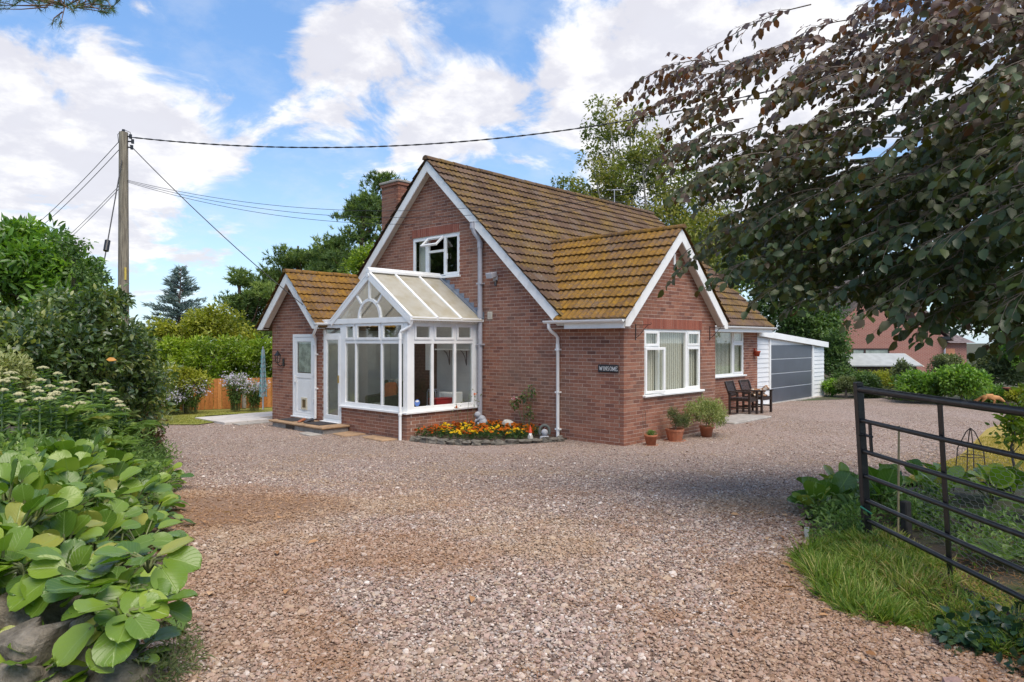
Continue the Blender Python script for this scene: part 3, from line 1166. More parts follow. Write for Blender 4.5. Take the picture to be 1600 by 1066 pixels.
pipe([(-.31, 1.66, 2.45), (-.31, 1.66, 2.36), (-.25, 1.65, 2.29), (-.12, 1.63, 2.21), (-.06, 1.62, 2.15), (-.06, 1.62, -.02)], .036, 'white',
     [(-.045, 1.62, 1.9), (-.045, 1.62, 1.0), (-.045, 1.62, .22)], 'X', sleeve=[(-.06, 1.62, 1.88, 2.02)])
pipe([(-.21, 4.06, 4.86), (-.21, 4.06, 4.72), (-.17, 4.03, 4.60), (-.11, 3.98, 4.50), (-.075, 3.95, 4.40), (-.075, 3.95, -.05)], .056, 'grey_pipe',
     [(-.05, 3.95, 3.42), (-.05, 3.95, 2.0)], 'X', 'soil_pipe', sleeve=[(-.21, 4.06, 4.70, 4.82), (-.075, 3.95, 2.62, 2.80), (-.075, 3.95, 4.26, 4.40)])
pipe([(-2.42, 7.16, 2.46), (-2.42, 7.2, 2.38), (-2.33, 7.45, 2.24), (-2.17, 7.62, 2.14), (-2.15, 7.66, 2.05), (-2.15, 7.66, .16)], .034, 'white', [(-2.13, 7.66, 1.75), (-2.13, 7.66, .9)], 'X')

# chimney
bs, st = lay(lambda z: (7.90, 8.66), 4.05, 32)
bs2, st2 = lay(lambda z: (.602, 1.40), 4.05, 32)
ch = MB().box(.70, 1.40, 7.995, 8.66, 4.0, 6.44).build('chimney', M['brick'], house)
lo, hi, tt = [], [], []
brs = []
for a, b_, z in bs:
    brs.append(((.60, a + .10 * (a < 7.91), z), (.70, b_, z + .065)))
for a, b_, z in bs2:
    brs.append(((a, 7.90, z), (b_, 7.998, z + .065)))
o = link(bpy.data.objects.new('brickwork', boxes_mesh('brickwork', [q[0] for q in brs], [q[1] for q in brs], [brick_tint() for _ in brs], M['brick'])))
o['kind'] = 'stuff'; o.parent = ch
mm = MB(); mm.box(.607, .69, 8.0, 8.655, 4.05, 6.44); mm.box(.69, 1.39, 7.907, 7.995, 4.05, 6.44); mm.build('mortar_joint', M['mortar'], ch)
MB().box(.565, 1.435, 7.865, 8.695, 6.44, 6.52).build('chimney_cap', M['brick'], ch, bevel=.01)
MB().box(.54, 1.46, 7.84, 8.72, 6.522, 6.59).build('coping', M['concrete'], ch, bevel=.015)
MB().box(.5, 1.5, 7.80, 8.76, 4.72, 4.74).build('flashing', M['lead'], ch)


# ------------------------------------------------------------------ house windows
def big_window():
    ax, pl, a0, a1, z0, z1 = 'Y', 0.0, .73, 3.11, .975, 2.325
    fr = rect_frame(MB(), ax, pl, a0, a1, z0, z1, .06, .025, .095)
    fr.wbox(ax, pl, 1.30, 1.37, .027, .093, z0 + .06, z1 - .06)
    fr.wbox(ax, pl, 2.46, 2.53, .027, .093, z0 + .06, z1 - .06)
    fr.wbox(ax, pl, a0 + .06, 1.30, .028, .092, 1.93, 1.99)
    fr.wbox(ax, pl, 2.53, a1 - .06, .028, .092, 1.93, 1.99)
    w = fr.build('window', M['white'], house, 'wide white window with pale vertical blinds in the gable wing', bevel=.004)
    pane(w, ax, pl, 1.37, 2.46, z0 + .06, z1 - .06, .055)
    sash(w, ax, pl, .775, 1.31, 1.975, 2.285); sash(w, ax, pl, 2.52, 3.065, 1.975, 2.285)
    sash(w, ax, pl, 2.52, 3.065, 1.02, 1.945)
    s_ = MB()
    rect_frame(s_, ax, pl, .775, 1.40, 1.0, 1.95, .055, -.01, .045)
    hx, hy, th = .775, .02, R_(-9)
    s_.v = [(hx + (x - hx) * math.cos(th) - (y - hy) * math.sin(th), hy + (x - hx) * math.sin(th) + (y - hy) * math.cos(th), z) for x, y, z in s_.v]
    s_.build('open_sash', M['white'], w, bevel=.004)
    p_ = MB().wbox(ax, pl, .82, 1.355, .015, .021, 1.045, 1.905)
    p_.v = [(hx + (x - hx) * math.cos(th) - (y - hy) * math.sin(th), hy + (x - hx) * math.sin(th) + (y - hy) * math.cos(th), z) for x, y, z in p_.v]
    p_.build('pane', M['glass'], w)
    sill(w, ax, pl, a0, a1, z0 + .004)
    blind(w, ax, pl, a0 + .02, a1 - .02, z0 + .02, z1 - .02)


def side_window():
    ax, pl, a0, a1, z0, z1 = 'Y', 1.75, 6.6, 9.11, 1.05, 2.40
    fr = rect_frame(MB(), ax, pl, a0, a1, z0, z1, .06, .025, .095)
    for a in (7.2, 8.36):
        fr.wbox(ax, pl, a, a + .07, .027, .093, z0 + .06, z1 - .06)
    fr.wbox(ax, pl, 8.43, a1 - .06, .028, .092, 1.99, 2.05)
    w = fr.build('window', M['white'], house, 'white window with vertical blinds beside the garage', bevel=.004)
    pane(w, ax, pl, 7.27, 8.36, z0 + .06, z1 - .06, .055)
    sash(w, ax, pl, 6.645, 7.21, z0 + .045, z1 - .045)
    sash(w, ax, pl, 8.42, 9.065, z0 + .045, 2.0); sash(w, ax, pl, 8.42, 9.065, 2.035, z1 - .045)
    sill(w, ax, pl, a0, a1, z0 + .004)
    blind(w, ax, pl, a0 + .02, a1 - .02, z0 + .02, z1 - .02)


def upper_window():
    ax, pl, a0, a1, z0, z1 = 'X', 0.0, 4.74, 6.54, 3.675, 4.725
    fr = rect_frame(MB(), ax, pl, a0, a1, z0, z1, .06, .025, .095)
    for a in (5.28, 5.92):
        fr.wbox(ax, pl, a, a + .065, .027, .093, z0 + .06, z1 - .06)
    fr.wbox(ax, pl, 5.345, 5.92, .028, .092, 4.30, 4.36)
    w = fr.build('window', M['white'], house, 'small white upstairs window with its top vent propped open', bevel=.004)
    pane(w, ax, pl, 5.345, 5.92, z0 + .06, 4.30, .055)
    sash(w, ax, pl, 4.785, 5.285, z0 + .045, z1 - .045)
    sash(w, ax, pl, 5.98, 6.495, z0 + .045, z1 - .045)
    v = rect_frame(MB(), ax, pl, 5.33, 5.935, 4.345, 4.685, .05, .0, .05)
    g = MB().wbox(ax, pl, 5.37, 5.90, .022, .028, 4.39, 4.64)
    th = R_(48)
    for q, nm, mt in ((v, 'open_vent', 'white'), (g, 'pane', 'glass')):
        q.v = [(.01 + (x - .01) * math.cos(th) + (z - 4.685) * math.sin(th), y, 4.685 + (z - 4.685) * math.cos(th) - (x - .01) * math.sin(th)) for x, y, z in q.v]
        q.build(nm, M[mt], w, bevel=.004 if nm == 'open_vent' else 0)
    sill(w, ax, pl, a0, a1, z0 + .004, .06, .05)
    MB().box(.2, .22, 6.15, 6.5, 3.7, 4.7).build('curtain', M['blind'], w)
    MB().box(-.02, -.005, 5.15, 5.17, 4.1, 4.24).build('handle', M['white'], w)


big_window(); side_window(); upper_window()

# porch back door
mb = rect_frame(MB(), 'X', -2.10, 7.77, 8.82, .15, 2.25, .07, -.01, .08)
door = mb.build('door', M['white'], house, 'white half-glazed back door with a cat flap', bevel=.005)
d = MB()
rect_frame(d, 'X', -2.10, 7.845, 8.745, .17, 2.175, .11, .0, .05)
d.wbox('X', -2.10, 7.955, 8.635, .002, .048, 1.14, 1.26)
d.wbox('X', -2.10, 7.955, 8.635, .018, .03, .28, 1.14)
d.build('door_leaf', M['white'], door, bevel=.004)
MB().wbox('X', -2.10, 8.0, 8.59, .012, .018, .33, 1.09).build('door_panel', M['white'], door, bevel=.003)
pane(door, 'X', -2.10, 7.955, 8.635, 1.26, 2.065, .02)
MB().wbox('X', -2.10, 7.98, 8.6, .045, .06, 1.28, 2.05).build('net_curtain', plain('net_curtain', (.42, .46, .38), .9, var=.4, scale=6), door)
cf = rect_frame(MB(), 'X', -2.10, 8.14, 8.40, .34, .64, .045, -.012, .01).build('cat_flap', plain('cream_plastic', (.66, .58, .42), .5), door)
MB().wbox('X', -2.10, 8.185, 8.355, -.002, .004, .385, .595).build('flap', plain('brown_flap', (.13, .075, .03), .3), cf)
MB().wbox('X', -2.10, 8.66, 8.69, -.05, -.01, 1.02, 1.2).build('handle', M['white'], door, bevel=.004)
for z in (.55, 1.2, 1.9):
    MB().wbox('X', -2.10, 7.78, 7.83, -.03, -.008, z, z + .09).build('hinge', M['white'], door)
MB().wbox('X', -2.10, 7.74, 8.86, -.05, .03, .125, .152).build('threshold', M['white'], door, bevel=.004)

# ------------------------------------------------------------------ conservatory
cons = thing('conservatory', (-1.1, 5.4, 0), 'white framed conservatory with sunburst gable and low brick base', 'conservatory')
XF, YS, YN = -2.15, 4.05, 7.33
walls = []
bs, st = lay(lambda z: (4.05, 6.52), -.165, 9)
walls.append(('X', XF, bs, st))
bs, st = lay(lambda z: (-2.046, -.004), -.165, 9)
walls.append(('Y', YS, bs, st))
dw = brick_wall(cons, walls, 400, 'dwarf_wall')
MB().box(-2.05, -.01, 4.15, 7.38, -.1, .12).build('floor', plain('floor_tile', (.36, .33, .29), .5), cons)
MB().box(-.06, -.004, 4.15, 7.38, .12, 2.6).build('lining', M['inner'], cons)
s_ = MB()
s_.prism([(XF - .05, YS - .05, .515), (XF - .05, 6.56, .515), (XF + .12, 6.56, .515), (XF + .12, YS + .12, .515), (-.005, YS + .12, .515), (-.005, YS - .05, .515)], (0, 0, .05))
s_.build('sill', M['white'], cons, bevel=.008)
MB().wbox('X', -.056, 5.50, 6.34, -.03, -.003, .12, 2.12).build('inner_door', plain('brown_door', (.10, .055, .03), .4, var=.3), cons, 'brown wooden door from the house')
MB().wbox('X', -.056, 5.62, 5.86, -.07, -.04, 1.35, 2.05).build('lace_curtain', M['white'], cons)

FZ0, FZ1, TZ0, TZ1, BZ0, BZ1 = .566, .655, 2.02, 2.10, 2.42, 2.60
fr = MB()
d0, d1 = .02, .09
# front (plane X=XF): bottom rail, transom, head, posts
fr.wbox('X', XF, 4.13, 6.44, d0, d1, FZ0, FZ1)
fr.wbox('X', XF, 4.13, 6.44, d0 + .002, d1, TZ0, TZ1)
fr.wbox('X', XF, 3.98, YN, d0 - .035, d1, BZ0 + .06, BZ1)
for a0, a1 in ((5.945, 6.005), (4.955, 5.015)):
    fr.wbox('X', XF, a0, a1, d0 + .004, d1 - .002, FZ1, TZ0)
    fr.wbox('X', XF, a0, a1, d0 + .004, d1 - .002, TZ1, BZ0 + .06)
fr.wbox('X', XF, 6.38, 6.52, d0 - .004, d1 + .002, FZ0 - .001, BZ0 + .06)
fr.wbox('X', XF, 4.05, 4.20, d0 - .006, d1 + .03, FZ0 - .001, BZ0 + .06)
# side (plane Y=YS)
fr.wbox('Y', YS, -2.02, -.004, d0, d1, FZ0, FZ1)
fr.wbox('Y', YS, -2.02, -.004, d0 + .002, d1, TZ0, TZ1)
fr.wbox('Y', YS, -2.02, -.004, d0 - .002, d1, BZ0 + .03, BZ1 - .01)
for a0, a1 in ((-1.445, -1.375), (-.775, -.705)):
    fr.wbox('Y', YS, a0, a1, d0 + .004, d1 - .002, FZ1, TZ0)
    fr.wbox('Y', YS, a0, a1, d0 + .004, d1 - .002, TZ1, BZ0 + .03)
fr.wbox('Y', YS, -2.044, -1.935, d0 - .005, d1 + .002, FZ0 - .001, BZ0 + .03)
fr.wbox('Y', YS, -.20, -.006, d0 - .004, d1 + .002, FZ0 - .001, BZ0 + .03)
frame = fr.build('frame', M['white'], cons, bevel=.005)
for a0, a1 in ((6.005, 6.38), (5.015, 5.945), (4.20, 4.955)):
    pane(cons, 'X', XF, a0 - .005, a1 + .005, FZ1 - .005, TZ0 + .005, .05)
    sash(cons, 'X', XF, a0 + .004, a1 - .004, TZ1 + .005, BZ0 + .055, .005, .055)
for a0, a1 in ((-1.935, -1.445), (-1.375, -.775), (-.705, -.20)):
    pane(cons, 'Y', YS, a0 - .005, a1 + .005, FZ1 - .005, TZ0 + .005, .05)
    sash(cons, 'Y', YS, a0 + .004, a1 - .004, TZ1 + .005, BZ0 + .03, .005, .055)
# glazed door
dr = rect_frame(MB(), 'X', XF, 6.525, YN, .14, 2.47, .075, d0, d1)
dr.wbox('X', XF, 6.60, YN - .075, d0 + .003, d1 - .002, 2.20, 2.26)
door2 = dr.build('door', M['white'], cons, 'tall white glazed conservatory door', bevel=.004)
rect_frame(MB(), 'X', XF, 6.60, YN - .075, .215, 2.195, .085, .01, .065).build('door_leaf', M['white'], door2, bevel=.004)
pane(door2, 'X', XF, 6.68, YN - .155, .295, 2.115, .035)
pane(door2, 'X', XF, 6.60, YN - .075, 2.26, 2.395, .05)
MB().wbox('X', XF, 6.63, 6.645, -.03, .008, 1.08, 1.26).build('handle', plain('brass', (.45, .32, .12), .3, metal=.8), door2)
MB().wbox('X', XF, 6.53, YN + .04, -.06, .06, .11, .139).build('threshold', M['white'], door2, bevel=.004)

# sunburst gable
GA, GZ, GW = 5.42, 2.60, 1.44
GH = 1.0
gs = GH / GW
gb = MB()
for sg in (-1, 1):
    for w_, dd0, dd1, off in ((.11, -.03, .06, 0.0), (.05, -.045, .05, .0)):
        y1, z1_ = GA + sg * (GW + .10), GZ - .07
        p0, p1 = (GA, GZ + GH - off), (GA + sg * (GW + .09), GZ - .0625 - off)
        poly = [(XF + dd0, p0[0], p0[1]), (XF + dd0, p1[0], p1[1]), (XF + dd0, p1[0] - sg * w_ * .3, p1[1] - w_ * .9), (XF + dd0, p0[0], p0[1] - w_ / math.cos(math.atan(gs)))]
        if w_ > .1:
            gb.prism(poly, (dd1 - dd0, 0, 0))
NA = 20
ro, ri = .44, .37
for k in range(NA):
    t0, t1 = math.pi * k / NA, math.pi * (k + 1) / NA
    q = [(ri * math.cos(t0), ri * math.sin(t0)), (ro * math.cos(t0), ro * math.sin(t0)), (ro * math.cos(t1), ro * math.sin(t1)), (ri * math.cos(t1), ri * math.sin(t1))]
    gb.prism([(XF + .0, GA + a, GZ + .005 + z) for a, z in q], (.06, 0, 0))


def ray_tri(t):
    # distance from the arch centre to the raking bar in direction t
    c_, s_q = abs(math.cos(t)), math.sin(t)
    return (GH - .10) / (s_q + gs * c_)


for t in (R_(90), R_(47), R_(133)):
    r1 = ray_tri(t) + .02
    p0 = np.array((XF + .028, GA + (ro - .02) * math.cos(t), GZ + (ro - .02) * math.sin(t)))
    p1 = np.array((XF + .028, GA + r1 * math.cos(t), GZ + r1 * math.sin(t)))
    gb.bar(p0, p1, .052, .056, (1, 0, 0))
gb.build('gable_frame', M['white'], cons, bevel=.004)
MB().add([(XF + .03, GA + .38 * math.cos(t), GZ + .38 * math.sin(t)) for t in np.linspace(0, math.pi, 16)], [tuple(range(16))]).build('pane', M['glass'], cons)
for t0, t1 in ((0.01, 47), (47, 90), (90, 133), (133, 179.99)):
    ts = [R_(t0 + (t1 - t0) * i / 8) for i in range(9)]
    vs = [(XF + .03, GA + .43 * math.cos(t), GZ + .43 * math.sin(t)) for t in ts] + [(XF + .03, GA + min(ray_tri(t), 1.33 / max(1e-3, abs(math.cos(t)))) * math.cos(t), GZ + min(ray_tri(t), 1.33 / max(1e-3, abs(math.cos(t)))) * math.sin(t)) for t in ts]
    MB().add(vs, [(i, i + 1, i + 10, i + 9) for i in range(8)]).build('pane', M['glass'], cons)
MB().tube([(XF - .05, GA, GZ + GH - .03), (XF - .01, GA, GZ + GH - .03)], .05, 8).build('finial', M['white'], cons)

# polycarbonate roof
for sg in (-1, 1):
    e = GA + sg * (GW + .10)
    ez = GZ - .0625
    xs = [XF + .0, -1.43, -.715, -.03]
    for i in range(3):
        MB().prism([(xs[i] + .02, GA, GZ + GH + .012), (xs[i + 1] - .02, GA, GZ + GH + .012), (xs[i + 1] - .02, e, ez + .012), (xs[i] + .02, e, ez + .012)], (0, 0, .022)).build('roof_panel', M['poly'], cons)
    for x in xs[:3]:
        MB().bar((x, GA, GZ + GH + .04), (x, e - sg * .01, ez + .04), .06, .055).build('glazing_bar', M['white'], cons, bevel=.006)
    # lead flashing against the wall
    MB().bar((-.045, GA, GZ + GH + .05), (-.045, e, ez + .05), .08, .05).build('flashing', M['lead'], cons)
    fl = MB()
    for i in range(9):
        t = (i + .5) / 9
        y_, z_ = GA + (e - GA) * t, GZ + GH + (ez - GZ - GH) * t
        fl.box(-.012, -.003, y_ - .085, y_ + .085, z_ + .03, z_ + .16 - .0)
    fl.build('stepped_flashing', M['lead'], cons)
rb = MB().box(XF - .04, -.03, GA - .07, GA + .07, GZ + GH + .03, GZ + GH + .10)
rb.box(XF - .04, -.03, GA - .03, GA + .03, GZ + GH + .10, GZ + GH + .15)
rb.build('ridge', M['white'], cons, bevel=.01)
gut = MB().box(XF - .03, -.01, YS - .16, YS - .05, 2.52, 2.535)
gut.box(XF - .03, -.01, YS - .165, YS - .15, 2.52, 2.60); gut.box(XF - .03, -.01, YS - .055, YS - .04, 2.52, 2.61)
gut.box(XF - .032, XF - .018, YS - .162, YS - .042, 2.521, 2.60)
gut.build('gutter', M['white'], cons, bevel=.006)
den = MB()
for i in range(40):
    x = XF + .12 + i * .05
    den.box(x, x + .022, YS - .045, YS + .01, 2.485, 2.52)
den.build('dentil_trim', M['white'], cons)
dp = MB().tube([(XF + .04, YS - .11, 2.53), (XF + .02, YS - .1, 2.40), (XF - .02, YS + .02, 2.33), (XF - .06, YS + .12, 2.29), (XF - .07, YS + .14, 2.22), (XF - .07, YS + .14, -.06)], .034, 10).build('downpipe', M['white'], cons)
MB().tube([(XF - .07, YS + .14, 2.12), (XF - .07, YS + .14, 2.24)], .041, 10).build('collar', M['white'], dp)
MB().tube([(XF - .07, YS + .14, .49), (XF - .07, YS + .14, .53)], .045, 10).build('bracket', M['white'], dp)
# round blue sticker on the side pane
m, nt_, b = newmat('sticker'); setc(nt_, b, (.12, .22, .55)); M['sticker'] = m
mb = MB().add([(-1.83 + .075 * math.cos(a), YS + .047, .74 + .075 * math.sin(a)) for a in np.linspace(0, 2 * math.pi, 20, endpoint=False)], [tuple(range(20))])
stk = mb.build('round_sticker', M['sticker']); solo(stk, 'round blue and white sticker on the conservatory side window', 'sticker')
MB().add([(-1.83 + .05 * math.cos(a), YS + .0455, .775 + .022 * math.sin(a)) for a in np.linspace(0, 2 * math.pi, 16, endpoint=False)], [tuple(range(16))]).build('sticker_print', M['white'], stk)

# ------------------------------------------------------------------ garage
gar = thing('garage', (13, 2.5, 0), 'white clad lean-to garage with a grey sectional door', 'garage')
GX0, GX1, GY = 10.07, 16.10, 1.80
gtop = lambda x: 2.42 - (x - GX0) * (.40 / (GX1 - GX0))
M['clad'] = plain('white_cladding', (.76, .76, .76), .4, var=.03, scale=3, dirt=(.5, .48, .44), dscale=1.5, damt=.25)
MB().prism([(GX0, GY + .04, -.02), (GX1, GY + .04, -.02), (GX1, GY + .04, gtop(GX1) - .05), (GX0, GY + .04, gtop(GX0) - .05)], (0, .03, 0)).build('backing', M['clad'], gar)
gw = MB(); gw.box(GX1 - .1, GX1 - .002, GY + .07, 8.5, 0, gtop(GX1) - .08); gw.box(GX0, GX1, 8.5, 8.6, 0, gtop(GX1) - .1); gw.build('wall', M['clad'], gar)
BH = .15
for x0, x1 in ((GX0, 11.06), (14.98, GX1)):
    for k in range(15):
        z0 = .02 + k * BH
        zt = gtop(x1) - .17
        if z0 > zt: break
        z1 = min(z0 + BH - .004, zt)
        MB().prism([(x0, GY + .004, z0), (x0, GY + .020, z1), (x0, GY + .039, z1), (x0, GY + .039, z0)][::-1], (x1 - x0, 0, 0)).build('cladding_board', M['clad'], gar)
tr_ = MB(); tr_.box(11.06, 11.16, GY - .03, GY + .039, .0, gtop(11.1) - .16); tr_.box(14.82, 14.98, GY - .03, GY + .039, .0, gtop(14.9) - .16); tr_.build('trim', M['white'], gar, bevel=.004)
MB().prism([(11.16, GY - .0, 1.97), (14.82, GY, 1.97), (14.82, GY, gtop(14.82) - .1), (11.16, GY, gtop(11.16) - .1)], (0, .037, 0)).build('header_board', M['clad'], gar)
M['gdoor'] = plain('grey_garage_door', (.115, .125, .15), .38, metal=.2, var=.06, scale=2)
gd = MB().box(11.165, 14.815, GY + .012, GY + .036, .03, 1.965).build('door', M['white'], gar, 'dark grey sectional garage door')
for k in range(4):
    MB().box(11.17, 14.81, GY - .002, GY + .02, .045 + k * .48, .045 + (k + 1) * .48 - .022).build('door_panel', M['gdoor'], gd, bevel=.006)
MB().prism([(GX0 - .02, GY - .12, gtop(GX0) + .02), (GX1 + .12, GY - .12, gtop(GX1 + .12) + .02), (GX1 + .12, GY - .12, gtop(GX1 + .12) - .18), (GX0 - .02, GY - .12, gtop(GX0) - .18)], (0, .03, 0)).build('fascia', M['white'], gar, bevel=.005)
MB().prism([(GX0, GY - .09, gtop(GX0) + .02), (GX1 + .12, GY - .09, gtop(GX1 + .12) + .02), (GX1 + .12, 8.6, gtop(GX1 + .12) + .02), (GX0, 8.6, gtop(GX0) + .02)], (0, 0, -.05)).build('roof', plain('grey_felt', (.2, .2, .2), .9), gar)
MB().box(GX0, GX1, GY - .1, GY + .1, -.05, .028).build('threshold', M['concrete'], gar, bevel=.01)

# ------------------------------------------------------------------ patio and steps
pat = MB().prism([(-3.35, 9.2, -.1), (-2.16, 9.2, -.1), (-2.16, 9.95, -.1), (-.5, 9.95, -.1), (-.5, 11.4, -.1), (-3.0, 12.0, -.1), (-3.35, 11.3, -.1)], (0, 0, .085)).build('patio', M['concrete'])
pat['kind'] = 'structure'
q0 = MB()
ns = 0
for i in range(6):
    for j in range(9):
        x0, y0 = -3.55 + i * .6, 9.6 + j * .6 - (.0)
        if x0 + .6 > -2.15 and y0 < 9.95: continue
        if y0 > 11.0 or x0 > -.9: continue
        q = MB(); q.box(x0 + .006, x0 + .594, y0 + .006, y0 + .594, -.06, .022 + rng.uniform(-.004, .004)); q.build('paving_slab', M['slab'], pat, bevel=.006)
stp = thing('door_step', (-2.5, 7.5, 0), 'long stone doorstep with brown slab top under the back door', 'step')
MB().box(-2.84, -2.155, 6.20, 8.52, -.12, .075).build('step_base', M['concrete'], stp, bevel=.02)
MB().box(-2.90, -2.155, 6.14, 7.32, .077, .122).build('step_slab', M['step'], stp, bevel=.012)
MB().box(-2.90, -2.155, 7.328, 8.60, .077, .122).build('step_slab', M['step'], stp, bevel=.012)
MB().box(-2.848, -2.835, 7.45, 7.85, -.03, .06).build('air_brick', M['black'], stp)
# ------------------------------------------------------------------ things at the house
def skin_obj(name, verts, edges, radii, mat, parent=None, sub=2, root=0):
    me = bpy.data.meshes.new(name)
    me.from_pydata([tuple(map(float, v)) for v in verts], edges, [])
    o = link(bpy.data.objects.new(name, me))
    o.modifiers.new('skin', 'SKIN')
    sv = me.skin_vertices[0].data
    for i, r in enumerate(radii):
        sv[i].radius = (r, r) if not hasattr(r, '__len__') else r
        sv[i].use_root = (i == root)
    s = o.modifiers.new('sub', 'SUBSURF'); s.levels = sub; s.render_levels = sub
    me.materials.append(mat)
    if parent is not None:
        adopt(o, parent)
    return o


for y0, lab in ((7.75, 'black doormat in front of the back door'), (6.55, 'black doormat in front of the conservatory door')):
    mat_o = MB().box(-2.72, -2.25, y0, y0 + .72, .123, .135).build('doormat', plain('rubber_mat', (.035, .03, .03), .95, var=.4, scale=40), bevel=.004)
    solo(mat_o, lab, 'doormat')


def shoe(x, y, ang, mat, label):
    r = thing('shoe', (x, y, .124), label, 'shoe')
    r.rotation_euler = (0, 0, ang)
    prof = [(-.13, .034, .075), (-.10, .042, .085), (-.04, .040, .082), (.02, .044, .065), (.08, .050, .05), (.13, .042, .035), (.15, .02, .018)]
    vs, fs = [], []
    n = 10
    for x_, w, h in prof:
        for k in range(n):
            a = 2 * math.pi * k / n
            vs.append((x_, w * math.cos(a), max(.008, h * (.5 + .5 * math.sin(a)))))
    for i in range(len(prof) - 1):
        for k in range(n):
            k2 = (k + 1) % n
            fs.append((i * n + k, i * n + k2, (i + 1) * n + k2, (i + 1) * n + k))
    fs.append(tuple(range(n - 1, -1, -1))); fs.append(tuple((len(prof) - 1) * n + k for k in range(n)))
    for nm, mb, mt in (('upper', MB().add(vs, fs, True), mat), ('sole', MB().prism([(-.14, -.036, 0), (-.05, -.034, 0), (.09, -.05, 0), (.15, -.02, 0), (.15, .02, 0), (.09, .05, 0), (-.05, .034, 0), (-.14, .036, 0)], (0, 0, .012)), M['black'])):
        o = link(bpy.data.objects.new(nm, mb.mesh(nm, mt))); o.parent = r
    return r


shoe(-2.60, 7.52, R_(205), plain('brown_leather', (.30, .10, .045), .45), 'brown leather shoe left on the doorstep')
shoe(-2.48, 7.40, R_(190), plain('dark_leather', (.05, .05, .06), .45), 'black shoe left on the doorstep beside a brown one')

# wall lantern
lan = thing('wall_lantern', (-2.1, 9.28, 1.5), 'black carriage lantern on the porch wall', 'lantern')
MB().box(-2.125, -2.098, 9.24, 9.32, 1.42, 1.62).build('back_plate', M['black'], lan, bevel=.005)
MB().tube([(-2.12, 9.28, 1.47), (-2.20, 9.28, 1.42), (-2.27, 9.28, 1.46), (-2.28, 9.28, 1.52)], .012, 6).build('arm', M['black'], lan)
cg = MB()
for a in range(6):
    t = a * math.pi / 3
    cg.bar((-2.28 + .05 * math.cos(t), 9.28 + .05 * math.sin(t), 1.53), (-2.28 + .08 * math.cos(t), 9.28 + .08 * math.sin(t), 1.70), .012, .012)
cg.lathe((-2.28, 9.28, 1.51), [(0.001, 0), (.055, 0), (.055, .02), (.001, .02)], 6, False)
cg.build('cage', M['black'], lan)
MB().lathe((-2.28, 9.28, 1.70), [(.001, -.005), (.10, -.005), (.10, .01), (.045, .075), (.03, .09), (.012, .13), (.001, .14)], 6, False).build('cap', M['black'], lan)
MB().lathe((-2.28, 9.28, 1.53), [(.042, 0), (.07, .165)], 6, False).build('lantern_glass', M['glass'], lan)

# house name plate
sg = thing('name_plate', (-.03, .35, 1.53), 'black slate name plate reading WINSOME in white capitals', 'sign')
MB().box(-.032, -.004, .115, .60, 1.455, 1.61).build('plate', plain('slate', (.022, .022, .026), .5), sg, bevel=.006)
LET = {
    'W': [[(0, 1), (.27, 0)], [(.27, 0), (.5, .85)], [(.5, .85), (.73, 0)], [(.73, 0), (1, 1)], [(-.1, 1), (.13, 1)], [(.87, 1), (1.1, 1)]],
    'I': [[(.5, 0), (.5, 1)], [(.3, 0), (.7, 0)], [(.3, 1), (.7, 1)]],
    'N': [[(.1, 0), (.1, 1)], [(.1, 1), (.9, 0)], [(.9, 0), (.9, 1)], [(-.05, 0), (.25, 0)], [(.75, 1), (1.05, 1)], [(-.05, 1), (.12, 1)]],
    'S': [[(.85, .8), (.7, .97), (.45, 1), (.2, .88), (.17, .7), (.4, .55), (.65, .45), (.85, .3), (.8, .12), (.55, 0), (.3, .02), (.12, .2)]],
    'O': [[(.5 + .45 * math.cos(t), .5 + .5 * math.sin(t)) for t in np.linspace(0, 2 * math.pi, 15)]],
    'M': [[(.08, 0), (.12, 1)], [(.12, 1), (.5, .1)], [(.5, .1), (.88, 1)], [(.88, 1), (.92, 0)], [(-.06, 0), (.22, 0)], [(.78, 0), (1.06, 0)]],
    'E': [[(.15, 0), (.15, 1)], [(.05, 1), (.85, 1)], [(.15, .52), (.65, .52)], [(.05, 0), (.88, 0)], [(.85, 1), (.85, .82)], [(.88, 0), (.88, .2)]]}
y = .56
for ch_ in 'WINSOME':
    w = {'W': .066, 'M': .062, 'I': .034}.get(ch_, .05)
    lm_ = MB()
    for stroke in LET[ch_]:
        for (a0, b0), (a1, b1) in zip(stroke[:-1], stroke[1:]):
            lm_.bar((-.035, y - a0 * w, 1.492 + b0 * .08), (-.035, y - a1 * w, 1.492 + b1 * .08), .0075, .004, (1, 0, 0))
    lm_.build('letter', M['white'], sg)
    y -= w + .0125

# floodlight, vent, brackets, wall pot
fl = thing('security_light', (-.1, 3.49, 3.5), 'grey security floodlight with sensor high on the gable', 'lamp')
MB().box(-.05, -.002, 3.43, 3.55, 3.46, 3.58).build('wall_box', M['grey_pipe'], fl, bevel=.006)
q = MB().prism([(-.26, 3.40, 3.62), (-.08, 3.40, 3.66), (-.06, 3.40, 3.56), (-.22, 3.40, 3.50)], (0, .20, 0)); q.build('lamp_head', M['grey_pipe'], fl, bevel=.01)
MB().box(-.03, -.02, 3.45, 3.53, 3.55, 3.6).build('arm', M['black'], fl)
MB().tube([(-.05, 3.44, 3.45), (-.10, 3.42, 3.42), (-.10, 3.42, 3.33)], .03, 8).build('sensor', M['black'], fl)
vt = thing('wall_vent', (-.02, 3.67, 2.67), 'small cream plastic vent on the gable wall', 'vent')
MB().box(-.022, -.002, 3.61, 3.76, 2.58, 2.76).build('plate', plain('cream', (.55, .50, .40), .5), vt, bevel=.004)
for k in range(5):
    MB().box(-.028, -.02, 3.63, 3.74, 2.60 + k * .03, 2.612 + k * .03).build('slat', M['soffit'], vt)
